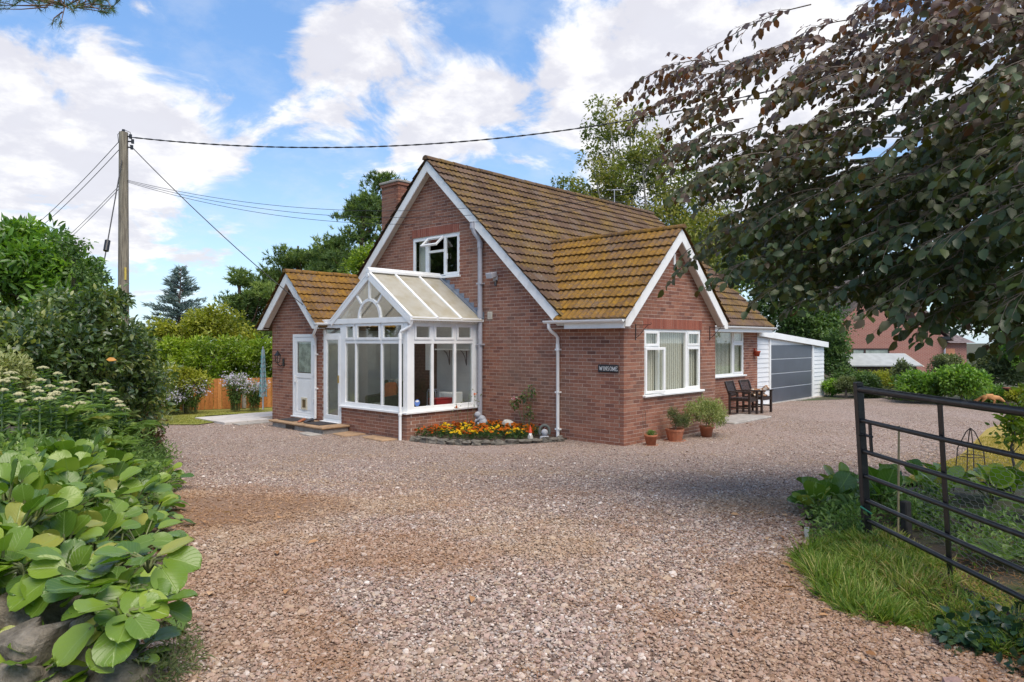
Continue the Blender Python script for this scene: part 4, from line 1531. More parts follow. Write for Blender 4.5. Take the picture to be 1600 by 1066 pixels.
for x, nm in ((.41, 'black iron hanging basket bracket by the corner of the wing'), (3.51, 'black iron hanging basket bracket by the side window')):
    br = thing('basket_bracket', (x, 0, 2.3), nm, 'bracket')
    MB().box(x - .008, x + .008, -.014, -.002, 2.10, 2.42).build('upright', M['black'], br)
    MB().bar((x, -.01, 2.40), (x, -.34, 2.40), .012, .012).build('arm', M['black'], br)
    MB().tube([(x, -.012, 2.14), (x, -.10, 2.20), (x, -.20, 2.31), (x, -.28, 2.39)], .007, 5).build('brace', M['black'], br)
    MB().tube([(x, -.34, 2.40), (x, -.37, 2.42), (x, -.355, 2.445)], .006, 5).build('hook', M['black'], br)
wp = thing('wall_pot', (9.88, 1.66, 1.66), 'small red terracotta pot on the wall beside the garage', 'pot')
MB().lathe((9.80, 1.64, 1.60), [(.001, 0), (.06, 0), (.085, .12), (.10, .13), (.10, .17), (.08, .17), (.07, .05), (.001, .05)], 12).build('bowl', plain('red_pot', (.42, .07, .03), .6), wp)
MB().box(9.77, 9.83, 1.70, 1.748, 1.62, 1.85).build('holder', plain('red_pot_holder', (.42, .07, .03), .6), wp)


# pots
def pot(x, y, r, h, label, ribs=0, saucer=True, group=None):
    t = thing('plant_pot', (x, y, .02), label, 'pot')
    z = gz(x, y) + .015
    n = 24
    prof = [(.001, 0), (r * .72, 0), (r * .94, h * .80), (r, h * .82), (r * 1.03, h), (r * .93, h), (r * .88, h * .84), (.001, h * .84)]
    vs, fs = [], []
    for i, (pr, pz) in enumerate(prof):
        for k in range(n):
            a = 2 * math.pi * k / n
            rr_ = pr * (1 + (.035 if ribs and k % 2 and 1 <= i <= 2 else 0))
            vs.append((x + rr_ * math.cos(a), y + rr_ * math.sin(a), z + pz))
    for i in range(len(prof) - 1):
        for k in range(n):
            k2 = (k + 1) % n
            fs.append((i * n + k, i * n + k2, (i + 1) * n + k2, (i + 1) * n + k))
    MB().add(vs, fs, not ribs).build('pot_body', M['terracotta'], t)
    MB().lathe((x, y, z + h * .86), [(.001, .004), (r * .9, 0)], 14).build('compost', M['soil'], t)
    if saucer:
        MB().lathe((x, y, z - .008), [(.001, 0), (r * 1.05, 0), (r * 1.2, .025), (r * 1.12, .025), (r * 1.0, .01)], 20).build('saucer', M['terracotta'], t)
    return t


pot(.50, -.30, .128, .21, 'small terracotta pot on a saucer with wire hoops')
pot(1.37, -.33, .19, .25, 'ribbed brown terracotta pot below the wide window', ribs=1)
pot(2.35, -.53, .15, .24, 'terracotta pot under a large pale leafy bush', saucer=False)
hp = MB()
for dx in (-.05, .05):
    hp.tube([(.40 + dx, -.22, .16), (.39 + dx, -.22, .45), (.385 + dx, -.22, .62)], .004, 4)
hp.tube([(.335, -.22, .62), (.345, -.22, .69), (.385, -.22, .715), (.425, -.22, .69), (.435, -.22, .62)], .004, 4)
o = hp.build('wire_hoop', plain('rusty_wire', (.10, .08, .05), .7)); solo(o, 'thin wire plant hoop in the smallest terracotta pot', 'plant support')

# paving slab and chairs
sl = MB().box(4.85, 7.05, .02, .92, -.05, .065).build('stone_slab', M['concrete'], bevel=.02); solo(sl, 'low weathered stone slab on the gravel before the chairs', 'slab')


def chair_at(cx, cy, rz, label):
    t = thing('garden_chair', (cx, cy, .03), label, 'chair', 'dark wooden garden chairs')
    t.rotation_euler = (0, 0, rz)

    def p(name, mb):
        o = link(bpy.data.objects.new(name, mb.mesh(name, M['wood_dark']))); o.parent = t
        b = o.modifiers.new('bevel', 'BEVEL'); b.width = .004; b.segments = 1
    W, Dp = .28, .28
    for s in (-1, 1):
        p('leg', MB().box(s * W - .03, s * W + .03, -Dp - .03, -Dp + .03, 0, .62))
        p('leg', MB().bar((s * W, Dp, 0), (s * W, Dp, .60), .055, .055, (0, 1, 0)))
        p('back_post', MB().bar((s * (W - .01), Dp - .02, .44), (s * (W - .01), Dp + .14, .90), .05, .05, (0, 1, 0)))
        p('arm', MB().box(s * W - .04, s * W + .04, -Dp - .06, Dp + .05, .62, .65))
        p('side_rail', MB().box(s * W - .016, s * W + .016, -Dp + .03, Dp - .03, .38, .44))
        p('stretcher', MB().box(s * W - .016, s * W + .016, -Dp + .03, Dp - .03, .17, .21))
    for k in range(6):
        y = -Dp + .02 + k * .095
        p('seat_slat', MB().box(-W + .02, W - .02, y, y + .08, .44, .462))
    p('front_rail', MB().box(-W + .03, W - .03, -Dp - .01, -Dp + .012, .36, .44))
    p('top_rail', MB().bar((-W + .01, Dp + .135, .88), (W - .01, Dp + .135, .88), .03, .07))
    p('lower_rail', MB().bar((-W + .02, Dp + .01, .52), (W - .02, Dp + .01, .52), .03, .05))
    for k in range(7):
        x = -W + .07 + k * (2 * W - .14) / 6
        p('back_slat', MB().bar((x, Dp + .015, .52), (x, Dp + .135, .88), .042, .014, (0, 1, 0)))
    return t


chair_at(7.30, .94, R_(4), 'dark stained wooden garden chair with empty seat below the side window')
chair_at(8.16, .92, R_(-3), 'dark stained wooden garden chair with a cat on its seat')

# calico cat lying on the far chair, head raised
m, nt_, b = newmat('calico_fur')
n_ = noise_(nt_, 9, 2, .5)
c_ = ramp(nt_, n_, [(.40, (.62, .54, .46)), (.47, (.62, .54, .46)), (.49, (.33, .16, .07)), (.58, (.33, .16, .07)), (.60, (.045, .035, .03)), (1, (.045, .035, .03))])
setc(nt_, b, c_); b.inputs['Roughness'].default_value = .95
CX, CY, CZ = 8.16, .90, .50
cv = [(CX + .02, CY + .18, CZ + .09), (CX + .0, CY + .05, CZ + .12), (CX - .01, CY - .09, CZ + .12), (CX - .0, CY - .18, CZ + .17), (CX + .01, CY - .24, CZ + .25), (CX + .015, CY - .30, CZ + .245), (CX + .02, CY - .345, CZ + .225),
      (CX + .06, CY - .13, CZ + .05), (CX + .07, CY - .26, CZ + .0), (CX - .07, CY - .13, CZ + .05), (CX - .07, CY - .27, CZ + .0),
      (CX + .10, CY + .14, CZ + .05), (CX + .11, CY + .02, CZ + .0), (CX - .09, CY + .14, CZ + .05), (CX - .10, CY + .02, CZ + .0),
      (CX + .08, CY + .25, CZ + .03), (CX + .18, CY + .20, CZ + .0), (CX + .20, CY + .05, CZ - .005),
      (CX + .045, CY - .235, CZ + .31), (CX - .03, CY - .235, CZ + .31)]
ce = [(0, 1), (1, 2), (2, 3), (3, 4), (4, 5), (5, 6), (2, 7), (7, 8), (2, 9), (9, 10), (0, 11), (11, 12), (0, 13), (13, 14), (0, 15), (15, 16), (16, 17), (4, 18), (4, 19)]
cr = [.085, .095, .085, .06, .062, .048, .026, .035, .025, .035, .025, .05, .03, .05, .03, .025, .018, .012, .014, .014]
cat = skin_obj('cat', cv, ce, cr, m, None, 2, 1)
solo(cat, 'tortoiseshell and white cat lying on the dark wooden chair', 'cat')

# fox figure on the far lawn edge
m, nt_, b = newmat('fox_coat')
n_ = noise_(nt_, 6, 4, .6)
setc(nt_, b, mixc(nt_, n_, (.42, .17, .055), (.60, .32, .14))); b.inputs['Roughness'].default_value = .85
fdir = RGT * .93 - FWD * .37
FB = np.array([15.25, -3.60, .035])


def fx(l, s, z):
    side = np.array([-fdir[1], fdir[0], 0])
    return FB + fdir * l + side * s + np.array([0, 0, z])


fv = [fx(-.14, 0, .27), fx(0, 0, .30), fx(.14, 0, .275), fx(.22, 0, .25), fx(.29, 0, .20), fx(.35, 0, .15), fx(.42, 0, .115),
      fx(.15, .05, .17), fx(.16, .055, .08), fx(.185, .055, .012), fx(.13, -.05, .17), fx(.10, -.055, .08), fx(.09, -.055, .012),
      fx(-.14, .055, .19), fx(-.18, .055, .11), fx(-.145, .055, .012), fx(-.15, -.055, .19), fx(-.21, -.055, .11), fx(-.24, -.055, .012),
      fx(-.23, 0, .24), fx(-.33, 0, .16), fx(-.43, 0, .10), fx(-.50, 0, .075), fx(.275, .045, .265), fx(.275, -.045, .265)]
fe = [(0, 1), (1, 2), (2, 3), (3, 4), (4, 5), (5, 6), (2, 7), (7, 8), (8, 9), (2, 10), (10, 11), (11, 12), (0, 13), (13, 14), (14, 15), (0, 16), (16, 17), (17, 18), (0, 19), (19, 20), (20, 21), (21, 22), (4, 23), (4, 24)]
frd = [.085, .082, .085, .065, .062, .05, .018, .042, .022, .018, .042, .022, .018, .055, .024, .018, .055, .024, .018, .04, .05, .055, .02, .014, .014]
fox = skin_obj('fox', fv, fe, frd, m, None, 2, 1)
solo(fox, 'orange fox figure with a thick tail walking along the drive edge', 'fox')

# ------------------------------------------------------------------ conservatory contents
ac = thing('armchair', (-.75, 6.62, .12), 'patterned wing armchair inside the conservatory', 'armchair')
m, nt_, b = newmat('patterned_fabric')
setc(nt_, b, mixc(nt_, maprange(nt_, noise_(nt_, 16, 3, .6), .42, .58), (.28, .30, .22), (.66, .62, .54))); b.inputs['Roughness'].default_value = .95
fab = m
darkgreen = plain('dark_green_fabric', (.06, .075, .035), .9, var=.3)
ax_, ay_ = -.80, 6.62
MB().box(ax_ - .36, ax_ + .30, ay_ - .30, ay_ + .30, .30, .52).build('seat', fab, ac, bevel=.04)
MB().prism([(ax_ + .22, ay_ - .32, .35), (ax_ + .34, ay_ - .32, 1.12), (ax_ + .44, ay_ - .32, 1.10), (ax_ + .36, ay_ - .32, .30)], (0, .64, 0)).build('backrest', fab, ac, bevel=.04)
for s in (-1, 1):
    MB().prism([(ax_ - .34, ay_ + s * .31, .30), (ax_ - .34, ay_ + s * .31, .70), (ax_ + .12, ay_ + s * .31, .74), (ax_ + .16, ay_ + s * .31, 1.06), (ax_ + .36, ay_ + s * .31, 1.08), (ax_ + .36, ay_ + s * .31, .30)], (0, s * .10, 0)).build('wing', darkgreen, ac, bevel=.03)
    for x in (-.30, .28):
        MB().box(ax_ + x, ax_ + x + .05, ay_ + s * .33 - .025, ay_ + s * .33 + .025, .12, .30).build('leg', M['wood_dark'], ac)
cu = MB()
for i, sc_c in enumerate((0.86, 1, .86)):
    pass
cu.blob((ax_ + .17, ay_ - .02, .80), (.09, .24, .23), 3, .05, 14, 10, .55)
o = cu.build('cushion', plain('orange_fabric', (.62, .17, .04), .9, var=.15)); solo(o, 'orange cushion propped on the patterned armchair', 'cushion')
for p in o.data.polygons: p.use_smooth = True
ht = thing('oil_heater', (-.33, 4.75, .12), 'white oil-filled radiator heater standing against the conservatory wall', 'heater')
for k in range(7):
    MB().box(-.42, -.20, 4.52 + k * .075, 4.57 + k * .075, .22, .86).build('fin', M['white'], ht, bevel=.02)
MB().box(-.44, -.18, 4.42, 4.51, .22, .88).build('control_panel', M['white'], ht, bevel=.015)
for y in (4.55, 4.95):
    MB().box(-.46, -.16, y, y + .04, .12, .22).build('foot', M['black'], ht)
air = thing('wire_rack', (-.45, 5.35, .12), 'grey wire airer rack standing beside the white heater', 'rack')
for k in range(2):
    x = -.42 + k * .14
    MB().tube([(x, 5.12, .12), (x, 5.12, .82), (x, 5.16, .90), (x, 5.40, .90), (x, 5.44, .82), (x, 5.44, .12)], .012, 6).build('side_frame', M['grey_pipe'], air)
for k in range(6):
    y = 5.14 + k * .055
    MB().tube([(-.42, y, .86), (-.28, y, .86)], .007, 5).build('rung', M['grey_pipe'], air)
tb = thing('side_table', (-.85, 4.45, .12), 'low white table under the conservatory side window', 'table')
MB().box(-1.15, -.55, 4.25, 4.62, .58, .61).build('table_top', M['white'], tb, bevel=.004)
for x in (-1.12, -.61):
    for y in (4.27, 4.57):
        MB().box(x, x + .04, y, y + .04, .12, .58).build('leg', M['white'], tb)
rbx = thing('red_box', (-.88, 4.42, .612), 'red plastic storage box behind the conservatory side window', 'box')
redp = plain('red_plastic', (.36, .015, .02), .35)
MB().prism([(-1.10, 4.30, .613), (-.64, 4.30, .613), (-.62, 4.29, .75), (-1.12, 4.29, .75)], (0, .26, 0)).build('tub', redp, rbx, bevel=.01)
MB().box(-1.135, -.605, 4.275, 4.565, .752, .775).build('lid', redp, rbx, bevel=.008)
sh = thing('wall_shelf', (-.15, 4.75, 1.8), 'white wall shelf on black scroll brackets inside the conservatory', 'shelf')
MB().box(-.26, -.062, 4.22, 5.35, 1.86, 1.89).build('board', M['white'], sh)
for y in (4.42, 5.02):
    MB().tube([(-.07, y, 1.5), (-.07, y, 1.85)], .009, 5).build('upright', M['black'], sh)
    MB().tube([(-.25, y, 1.85), (-.18, y, 1.80), (-.12, y, 1.70), (-.075, y, 1.52)], .009, 5).build('scroll', M['black'], sh)

# ------------------------------------------------------------------ flower bed by the conservatory
BEDP = [(-2.08, 3.98), (-2.02, 3.2), (-1.85, 2.5), (-1.45, 1.98), (-.9, 1.62), (-.30, 1.38), (-.02, 1.40), (-.02, 3.98)]
bz = float(gh(-1, 2.8))
fb = MB().prism([(x, y, bz - .1) for x, y in BEDP], (0, 0, .17)).build('flower_bed', M['soil'])
fb['kind'] = 'structure'
edge_pts = np.array(BEDP[:6])
seg = np.linalg.norm(np.diff(edge_pts, axis=0), axis=1); cum = np.concatenate([[0], np.cumsum(seg)])
pos_ = .0
k = 0
while pos_ < cum[-1]:
    ln = rng.uniform(.16, .32)
    tmid = min(pos_ + ln / 2, cum[-1])
    x, y = np.interp(tmid, cum, edge_pts[:, 0]), np.interp(tmid, cum, edge_pts[:, 1])
    dx, dy = np.interp(tmid + .05, cum, edge_pts[:, 0]) - x, np.interp(tmid + .05, cum, edge_pts[:, 1]) - y
    mb = MB(); mb.cur = float(rng.uniform(0, .25))
    mb.blob((0, 0, 0), (ln * .52, .09, rng.uniform(.05, .085)), k + 50, .30, 11, 7, .8)
    a = math.atan2(dy, dx)
    mb.v = [(x - .03 + p[0] * math.cos(a) - p[1] * math.sin(a), y - .03 + p[0] * math.sin(a) + p[1] * math.cos(a), float(gh(x, y)) + .055 + p[2]) for p in mb.v]
    o = mb.build('edging_stone', M['stone']); solo(o, 'mossy grey edging stone along the marigold bed', 'stone', 'edging stones of the marigold bed')
    pos_ += ln * .93; k += 1

# statue of a curled-up child, white stone, ornament, gnome
m_stat = plain('grey_statue_stone', (.36, .37, .40), .85, var=.2, scale=10, bmp=.2)
sx, sy, sz = -.42, 3.50, .10
sm_ = MB()
sm_.blob((sx, sy, sz + .12), (.11, .10, .14), 1, .04, 12, 9)
sm_.blob((sx - .01, sy + .02, sz + .22), (.085, .085, .09), 2, .04, 12, 8)
sm_.blob((sx - .04, sy + .13, sz + .31), (.075, .08, .075), 3, .04, 12, 9)
for s2 in (-1, 1):
    sm_.tube([(sx + .07 * s2, sy + .02, sz + .24), (sx + .095 * s2 - .03, sy + .09, sz + .16), (sx + .02 * s2 - .03, sy + .15, sz + .21)], [.035, .03, .026], 8)
    sm_.tube([(sx + .06 * s2, sy - .02, sz + .06), (sx + .06 * s2 - .03, sy + .13, sz + .18), (sx + .06 * s2 - .04, sy + .15, sz + .03), (sx + .06 * s2 - .05, sy + .20, sz + .015)], [.05, .042, .032, .025], 8)
sm_.sm = [True] * len(sm_.f)
stat = sm_.build('statue', m_stat)
solo(stat, 'grey stone statue of a resting child behind the marigolds', 'statue')
mb = MB(); mb.cur = 1.0
mb.blob((-.24, 2.88, .17), (.13, .16, .16), 7, .10, 10, 8, .7); o = mb.build('white_stone', plain('pale_stone', (.55, .52, .46), .9, var=.15, bmp=.4)); solo(o, 'pale rounded stone against the wall behind the marigolds', 'stone')
orn = thing('garden_ornament', (-.42, 1.68, .06), 'dark stone arch ornament holding a grey ball by the downpipe', 'ornament')
MB().tube([(-.42 + .105 * math.cos(t) * .72, 1.68 + .105 * math.cos(t) * -.69, .20 + .13 * math.sin(t)) for t in np.linspace(-.5, math.pi + .5, 14)], .03, 8).build('arch', plain('dark_stone', (.10, .11, .10), .8, bmp=.4), orn)
MB().lathe((-.42, 1.68, .18), [(.075 * math.sin(t), -.075 * math.cos(t)) for t in np.linspace(0, math.pi, 9)], 12).build('ball', m_stat, orn)
MB().lathe((-.42, 1.68, .04), [(.001, .07), (.09, .07), (.11, 0)], 12).build('base', m_stat, orn)
gn = thing('garden_gnome', (-.82, 1.74, .07), 'small garden gnome in a tall red pointed hat', 'gnome')
GX_, GY_, GZ_ = -.82, 1.72, .07
MB().lathe((GX_, GY_, GZ_), [(.001, 0), (.06, 0), (.065, .03), (.05, .08), (.035, .11), (.001, .115)], 12).build('body', plain('gnome_coat', (.45, .42, .38), .7), gn)
MB().lathe((GX_, GY_, GZ_ + .135), [(.034 * math.sin(t), -.034 * math.cos(t)) for t in np.linspace(0, math.pi, 8)], 10).build('head', plain('gnome_face', (.5, .28, .18), .6), gn)
MB().lathe((GX_, GY_, GZ_ + .145), [(.042, 0), (.034, .03), (.022, .08), (.008, .14), (.001, .16)], 10).build('hat', plain('gnome_hat', (.55, .06, .02), .5), gn)
MB().prism([(GX_ - .034, GY_ - .034, GZ_ + .13), (GX_ - .05, GY_ - .005, GZ_ + .13), (GX_ - .048, GY_ - .042, GZ_ + .07), (GX_ - .005, GY_ - .05, GZ_ + .13)], (-.006, -.006, 0)).build('beard', M['white'], gn)

# ------------------------------------------------------------------ field gate
gate = thing('field_gate', DL(2.3, 2.65, .5), 'black tubular metal seven-bar field gate standing open', 'gate')
GZB = .60
gl_ = lambda z: 2.675 - .06 * (z - GZB)
gp = lambda D, z: DL(D, gl_(z), z)
E_D, H_D = 5.30, 2.25
m, nt_, b = newmat('black_gate_paint')
n_ = noise_(nt_, 60, 5, .6)
setc(nt_, b, mixc(nt_, maprange(nt_, noise_(nt_, 12, 7, .7), .5, .72, 0, .6), (.009, .009, .010), (.05, .044, .04)))
b.inputs['Roughness'].default_value = .33
bump(nt_, b, n_, .25, .003)
M['gate'] = m
for i, h in enumerate((0, .135, .285, .47, .655, .885, 1.12)):
    r = .025 if i in (0, 6) else .0165
    MB().tube([gp(E_D - .01, GZB + h), gp(4.2, GZB + h + rng.uniform(-.003, .003)), gp(H_D, GZB + h)], r, 12).build('bar', M['gate'], gate)
p0, p1 = gp(E_D, GZB - .05), gp(E_D, GZB + 1.17)
MB().bar(p0, p1, .062, .05, RGT).build('end_post', M['gate'], gate, bevel=.004)
MB().bar(gp(H_D, GZB - .05), gp(H_D, GZB + 1.17), .062, .05, RGT).build('end_post', M['gate'], gate, bevel=.004)
for D_ in (4.33, 3.30):
    a_, c_ = gp(D_, GZB - .0), gp(D_, GZB + 1.12)
    MB().bar(a_ + RGT * .022, c_ + RGT * .022, .045, .008, RGT).build('upright', M['gate'], gate)
MB().bar(gp(5.16, GZB + .655), gp(5.16, GZB + .885), .03, .012, RGT).build('latch_plate', M['gate'], gate)
MB().tube([gp(5.36, GZB + .78), gp(5.14, GZB + .78)], .011, 8).build('latch_bolt', M['gate'], gate)
MB().tube([gp(5.24, GZB + .78), gp(5.24, GZB + .78) - RGT * .05], .008, 6).build('latch_knob', M['gate'], gate)
MB().tube([gp(5.36, GZB + .22), gp(5.27, GZB + .24) - RGT * .05, gp(5.22, GZB + .2), gp(5.34, GZB + .17) + RGT * .04, gp(5.36, GZB + .08) - RGT * .03], .008, 6).build('rope', plain('green_rope', (.04, .20, .12), .8))
solo(bpy.data.objects['rope'], 'green rope looped round the end post of the gate', 'rope')

# chicken wire fence behind the gate
wv, we = [], []
mbw = MB()
hx = .05
L0w = 2.95
for i in range(56):
    for j in range(20):
        Dw = 2.6 + i * hx * .866 * 1.05
        zz = .66 + (j + .5 * (i % 2)) * hx * 1.02
        if zz > 1.42 - .10 * abs(math.sin(Dw * 1.3)): continue
        wob = lambda D, z: L0w + .04 * math.sin(D * 2.3 + z * 3) + .03 * math.sin(z * 7 + D)
        P0 = DL(Dw, wob(Dw, zz), zz)
        for dD, dz in ((hx * .3, hx * .0), (-.15 * hx, hx * .5), (-.15 * hx, -hx * .5)):
            pass
        a = DL(Dw, wob(Dw, zz), zz - hx * .17); c = DL(Dw, wob(Dw, zz), zz + hx * .17)
        mbw.tube([a, c], .0011, 3, False)
        d1_ = Dw + hx * .866 * 1.05
        for sgn in (1, -1):
            e = DL(d1_, wob(d1_, zz + sgn * hx * .34), zz + sgn * hx * .34)
            mbw.tube([c if sgn > 0 else a, e], .0011, 3, False)
cwf = thing('wire_fence', DL(4, L0w, .5), 'low chicken wire fence on wooden posts behind the open gate', 'fence')
mbw.build('netting', plain('galvanised_wire', (.30, .30, .28), .5, metal=.4), cwf)
for D_, h in ((5.3, .42), (4.0, .45)):
    p = DL(D_, L0w + .03, .45)
    MB().bar(p, p + np.array((.01, .02, h)), .06, .06).build('post', plain('old_fence_wood', (.03, .026, .022), .9, var=.4, scale=15), cwf, bevel=.008)
ck = DL(5.2, 2.85, .5); o = MB().tube([ck, ck + np.array((.03, .0, .95))], .008, 6).build('garden_cane', plain('bamboo', (.30, .23, .12), .7)); solo(o, 'thin bamboo cane standing behind the gate', 'cane')
o = MB().prism([DL(5.6, 2.33, .5), DL(5.6, 2.36, .5), DL(5.6, 2.365, .60), DL(5.6, 2.325, .60)], FWD * .004).build('plant_label', plain('plastic_label', (.55, .55, .52), .4)); solo(o, 'white plastic plant label in front of the gate post', 'label')
ob = thing('wire_obelisk', DL(7.6, 4.95, .35), 'thin rusty wire plant obelisk behind the gate', 'plant support')
for a in range(4):
    t = a * math.pi / 2 + .4
    c0 = DL(7.6, 4.95, .42)
    MB().tube([c0 + np.array((.16 * math.cos(t), .16 * math.sin(t), 0)), c0 + np.array((.12 * math.cos(t), .12 * math.sin(t), .5)), c0 + np.array((.04 * math.cos(t), .04 * math.sin(t), .68)), c0 + np.array((0, 0, .72))], .006, 5).build('leg', plain('rust', (.09, .06, .045), .8), ob)
for h, r in ((.2, .145), (.42, .125)):
    MB().tube([c0 + np.array((r * math.cos(t), r * math.sin(t), h)) for t in np.linspace(0, 2 * math.pi, 13)], .004, 4).build('ring', plain('rust_ring', (.09, .06, .045), .8), ob)
# timber edging board
a_, c_ = DL(3.6, 2.62, .50), DL(2.2, 2.12, .50)
o = MB().bar(a_, c_, .05, .17).build('edging_board', plain('weathered_timber', (.19, .16, .12), .9, var=.35, scale=14, bmp=.5), bevel=.006); solo(o, 'weathered timber edging board beside the drive', 'board')
# brick-sized pinkish cobble by it
for (D_, L_c, s_c) in ((3.15, 1.98, .055), (3.62, 2.75, .05), (4.7, 3.15, .06)):
    mb = MB(); mb.cur = .8
    q = DL(D_, L_c, .54); mb.blob(q, (s_c, s_c * .8, s_c * .6), int(D_ * 100), .15, 8, 6, .8)
    o = mb.build('cobble', plain('pink_cobble', (.30, .19, .16), .85, var=.2)); solo(o, 'loose rounded pinkish cobble near the timber edging', 'stone', 'loose cobbles near the gate')

# ------------------------------------------------------------------ dry stone retaining wall
def rock(mb, r, seed, n=22, m=15):
    """split stone: a lump cut by random flat faces"""
    g = np.random.default_rng(seed)
    pl = [(unit_(g.normal(size=3)), g.uniform(.52, .86)) for _ in range(13)]
    vs, fs = [], []
    ph = g.uniform(0, 6.28, 6)
    for i in range(m + 1):
        t = math.pi * i / m
        for k in range(n):
            a = 2 * math.pi * k / n
            d = np.array((math.sin(t) * math.cos(a), math.sin(t) * math.sin(a), math.cos(t)))
            v = np.sign(d) * np.abs(d) ** .7
            for nn_, ds in pl:
                e = v @ nn_ - ds
                if e > 0: v = v - nn_ * e
            v = v * (1 + .018 * math.sin(9 * v[0] + ph[0]) + .018 * math.sin(11 * v[2] + ph[1]) + g.normal(0, .006) * (0 < i < m))
            vs.append(v * np.array(r) * 1.25)
    for i in range(m):
        for k in range(n):
            k2 = (k + 1) % n
            fs.append((i * n + k, (i + 1) * n + k, (i + 1) * n + k2, i * n + k2))
    mb.add(vs, fs)


unit_ = lambda v: v / np.linalg.norm(v)
dsw = thing('dry_stone_wall', DL(3.2, -1.9, .5), 'rough dry stone wall holding up the planted bed', 'wall')
k = 0
for (x, y, D_, w, h) in [(40, 970, 3.28, 85, 46), (122, 953, 3.42, 82, 40), (20, 1010, 3.08, 60, 50), (75, 1016, 3.10, 52, 60), (135, 1015, 3.12, 68, 66), (35, 1062, 2.95, 64, 40), (108, 1072, 2.98, 62, 40), (195, 1050, 3.10, 60, 44),
                         (-45, 985, 3.2, 60, 60), (-40, 1070, 2.95, 60, 50), (190, 985, 3.38, 40, 38), (-110, 1010, 3.15, 70, 60), (-120, 1090, 2.9, 70, 50), (60, 1120, 2.85, 60, 40), (150, 1115, 2.9, 60, 40), (-30, 1130, 2.8, 60, 40)]:
    s = D_ / FPX
    mb = MB(); mb.cur = float(rng.uniform(.05, .95))
    rock(mb, (w * s * .66, .15, h * s * .72), 300 + k)
    c = pix(x, y, D_ + .05)
    tl = rng.uniform(-.25, .25)
    vs = []
    for p in mb.v:
        a, bb, cc = p
        a, cc = a * math.cos(tl) - cc * math.sin(tl), a * math.sin(tl) + cc * math.cos(tl)
        vs.append(tuple(c + RGT * a + FWD * bb + np.array((0, 0, cc))))
    mb.v = vs
    mb.build('stone', M['rock'], dsw)
    k += 1

# ------------------------------------------------------------------ utility pole and wires
m, nt_, b = newmat('pole_wood')
pz = node(nt_, 'ShaderNodeMapping', {0: coords(nt_), 'Scale': (14, 14, .8)}).outputs[0]
n_ = noise_(nt_, 2.2, 7, .7, pz)
setc(nt_, b, mixc(nt_, maprange(nt_, n_, .35, .65), (.12, .10, .075), (.30, .26, .19))); b.inputs['Roughness'].default_value = .9
PD = 17.0
pb = pix(193, 533, PD); PBX, PBY = pb[0], pb[1]
pz_top = pix(193, 207, PD)[2]
pole = thing('utility_pole', (PBX, PBY, gz(PBX, PBY)), 'weathered wooden utility pole rising behind the shrubs', 'pole')
MB().tube([(PBX + .0, PBY, -.1), (PBX, PBY, 3.5), (PBX - .0, PBY, pz_top)], [.135, .12, .10], 14).build('shaft', m, pole)
MB().box(PBX - .02, PBX + .02, PBY - .135, PBY - .105, 3.55, 3.85).build('number_plate', plain('yellow_plate', (.55, .42, .08), .6), pole)
mi = MB()
tp = np.array((PBX, PBY, pz_top))
for dz, dl in ((-.10, .17), (-.22, .22), (-.36, .20)):
    mi.tube([tp + np.array((0, 0, dz)), tp + RGT * dl + np.array((0, 0, dz))], .018, 6)
    mi.tube([tp + RGT * dl + np.array((0, 0, dz - .05)), tp + RGT * dl + np.array((0, 0, dz + .05))], .035, 8)
mi.tube([tp + np.array((0, 0, 0)), tp + np.array((0, 0, .07))], .035, 8)
mi.tube([tp + RGT * -.12 + np.array((0, 0, -.25)), tp + RGT * -.14 + np.array((0, 0, -.05)), tp + np.array((0, 0, .07)), tp + RGT * .16 + np.array((0, 0, -.0)), tp + RGT * .2 + np.array((0, 0, -.14))], .008, 5)
mi.build('insulator', M['black'], pole)


def wire(a, b, sag, r, label, twist=0, name='overhead_wire'):
    a, b = np.array(a, float), np.array(b, float)
    n = 40
    pts = [a + (b - a) * t + np.array((0, 0, -4 * sag * t * (1 - t))) for t in np.linspace(0, 1, n)]
    mb = MB()
    if twist:
        L = np.linalg.norm(b - a); nt2 = int(L / .12)
        for ph in (0, math.pi):
            q = []
            for i in range(nt2):
                t = i / (nt2 - 1)
                p = a + (b - a) * t + np.array((0, 0, -4 * sag * t * (1 - t)))
                an = t * L / .55 * 2 * math.pi + ph
                q.append(p + np.array((0, 0, math.sin(an))) * r * .9 + FWD * math.cos(an) * r * .9)
            mb.tube(q, r, 4, False)
    else:
        mb.tube(pts, r, 5, False)
    o = mb.build(name, M['black'])
    return solo(o, label, 'wire')


w0 = tp + RGT * .2 + np.array((0, 0, -.12))
wire(w0, pix(1750, -40, 15.5), 1.5, .0105, 'thick twisted black cable strung from the pole top over the house', twist=1)
wire(tp + RGT * .15 + np.array((0, 0, -.3)), (-2.36, 7.90, 2.98), .12, .011, 'black service cable sloping from the pole to the porch gable')
lowp = tp + np.array((0, 0, -1.13))
for k, (yy, D_, lab) in enumerate(((297, 33, 'thin telephone wire crossing before the gable, uppermost of three'), (305, 33.3, 'thin telephone wire crossing before the gable, middle of three'), (313, 33.6, 'thin telephone wire crossing before the gable, lowest of three'))):
    wire(lowp + np.array((0, 0, -.02 * k)), pix(1200, yy - 60, 15 + k * .15), 1.0 + .1 * k, .0055, lab)
wire(tp + np.array((0, 0, -.1)), pix(-60, 425, 30), .5, .009, 'upper of two wires sloping away from the pole top')
wire(tp + np.array((0, 0, -.3)), pix(-60, 432, 30), .5, .009, 'lower of two wires sloping away from the pole top')
wire(lowp + np.array((0, 0, -.05)), pix(-60, 478, 30), .5, .007, 'upper of two thin wires leaving the pole halfway down')
wire(lowp + np.array((0, 0, -.12)), pix(-60, 486, 30), .5, .007, 'lower of two thin wires leaving the pole halfway down')
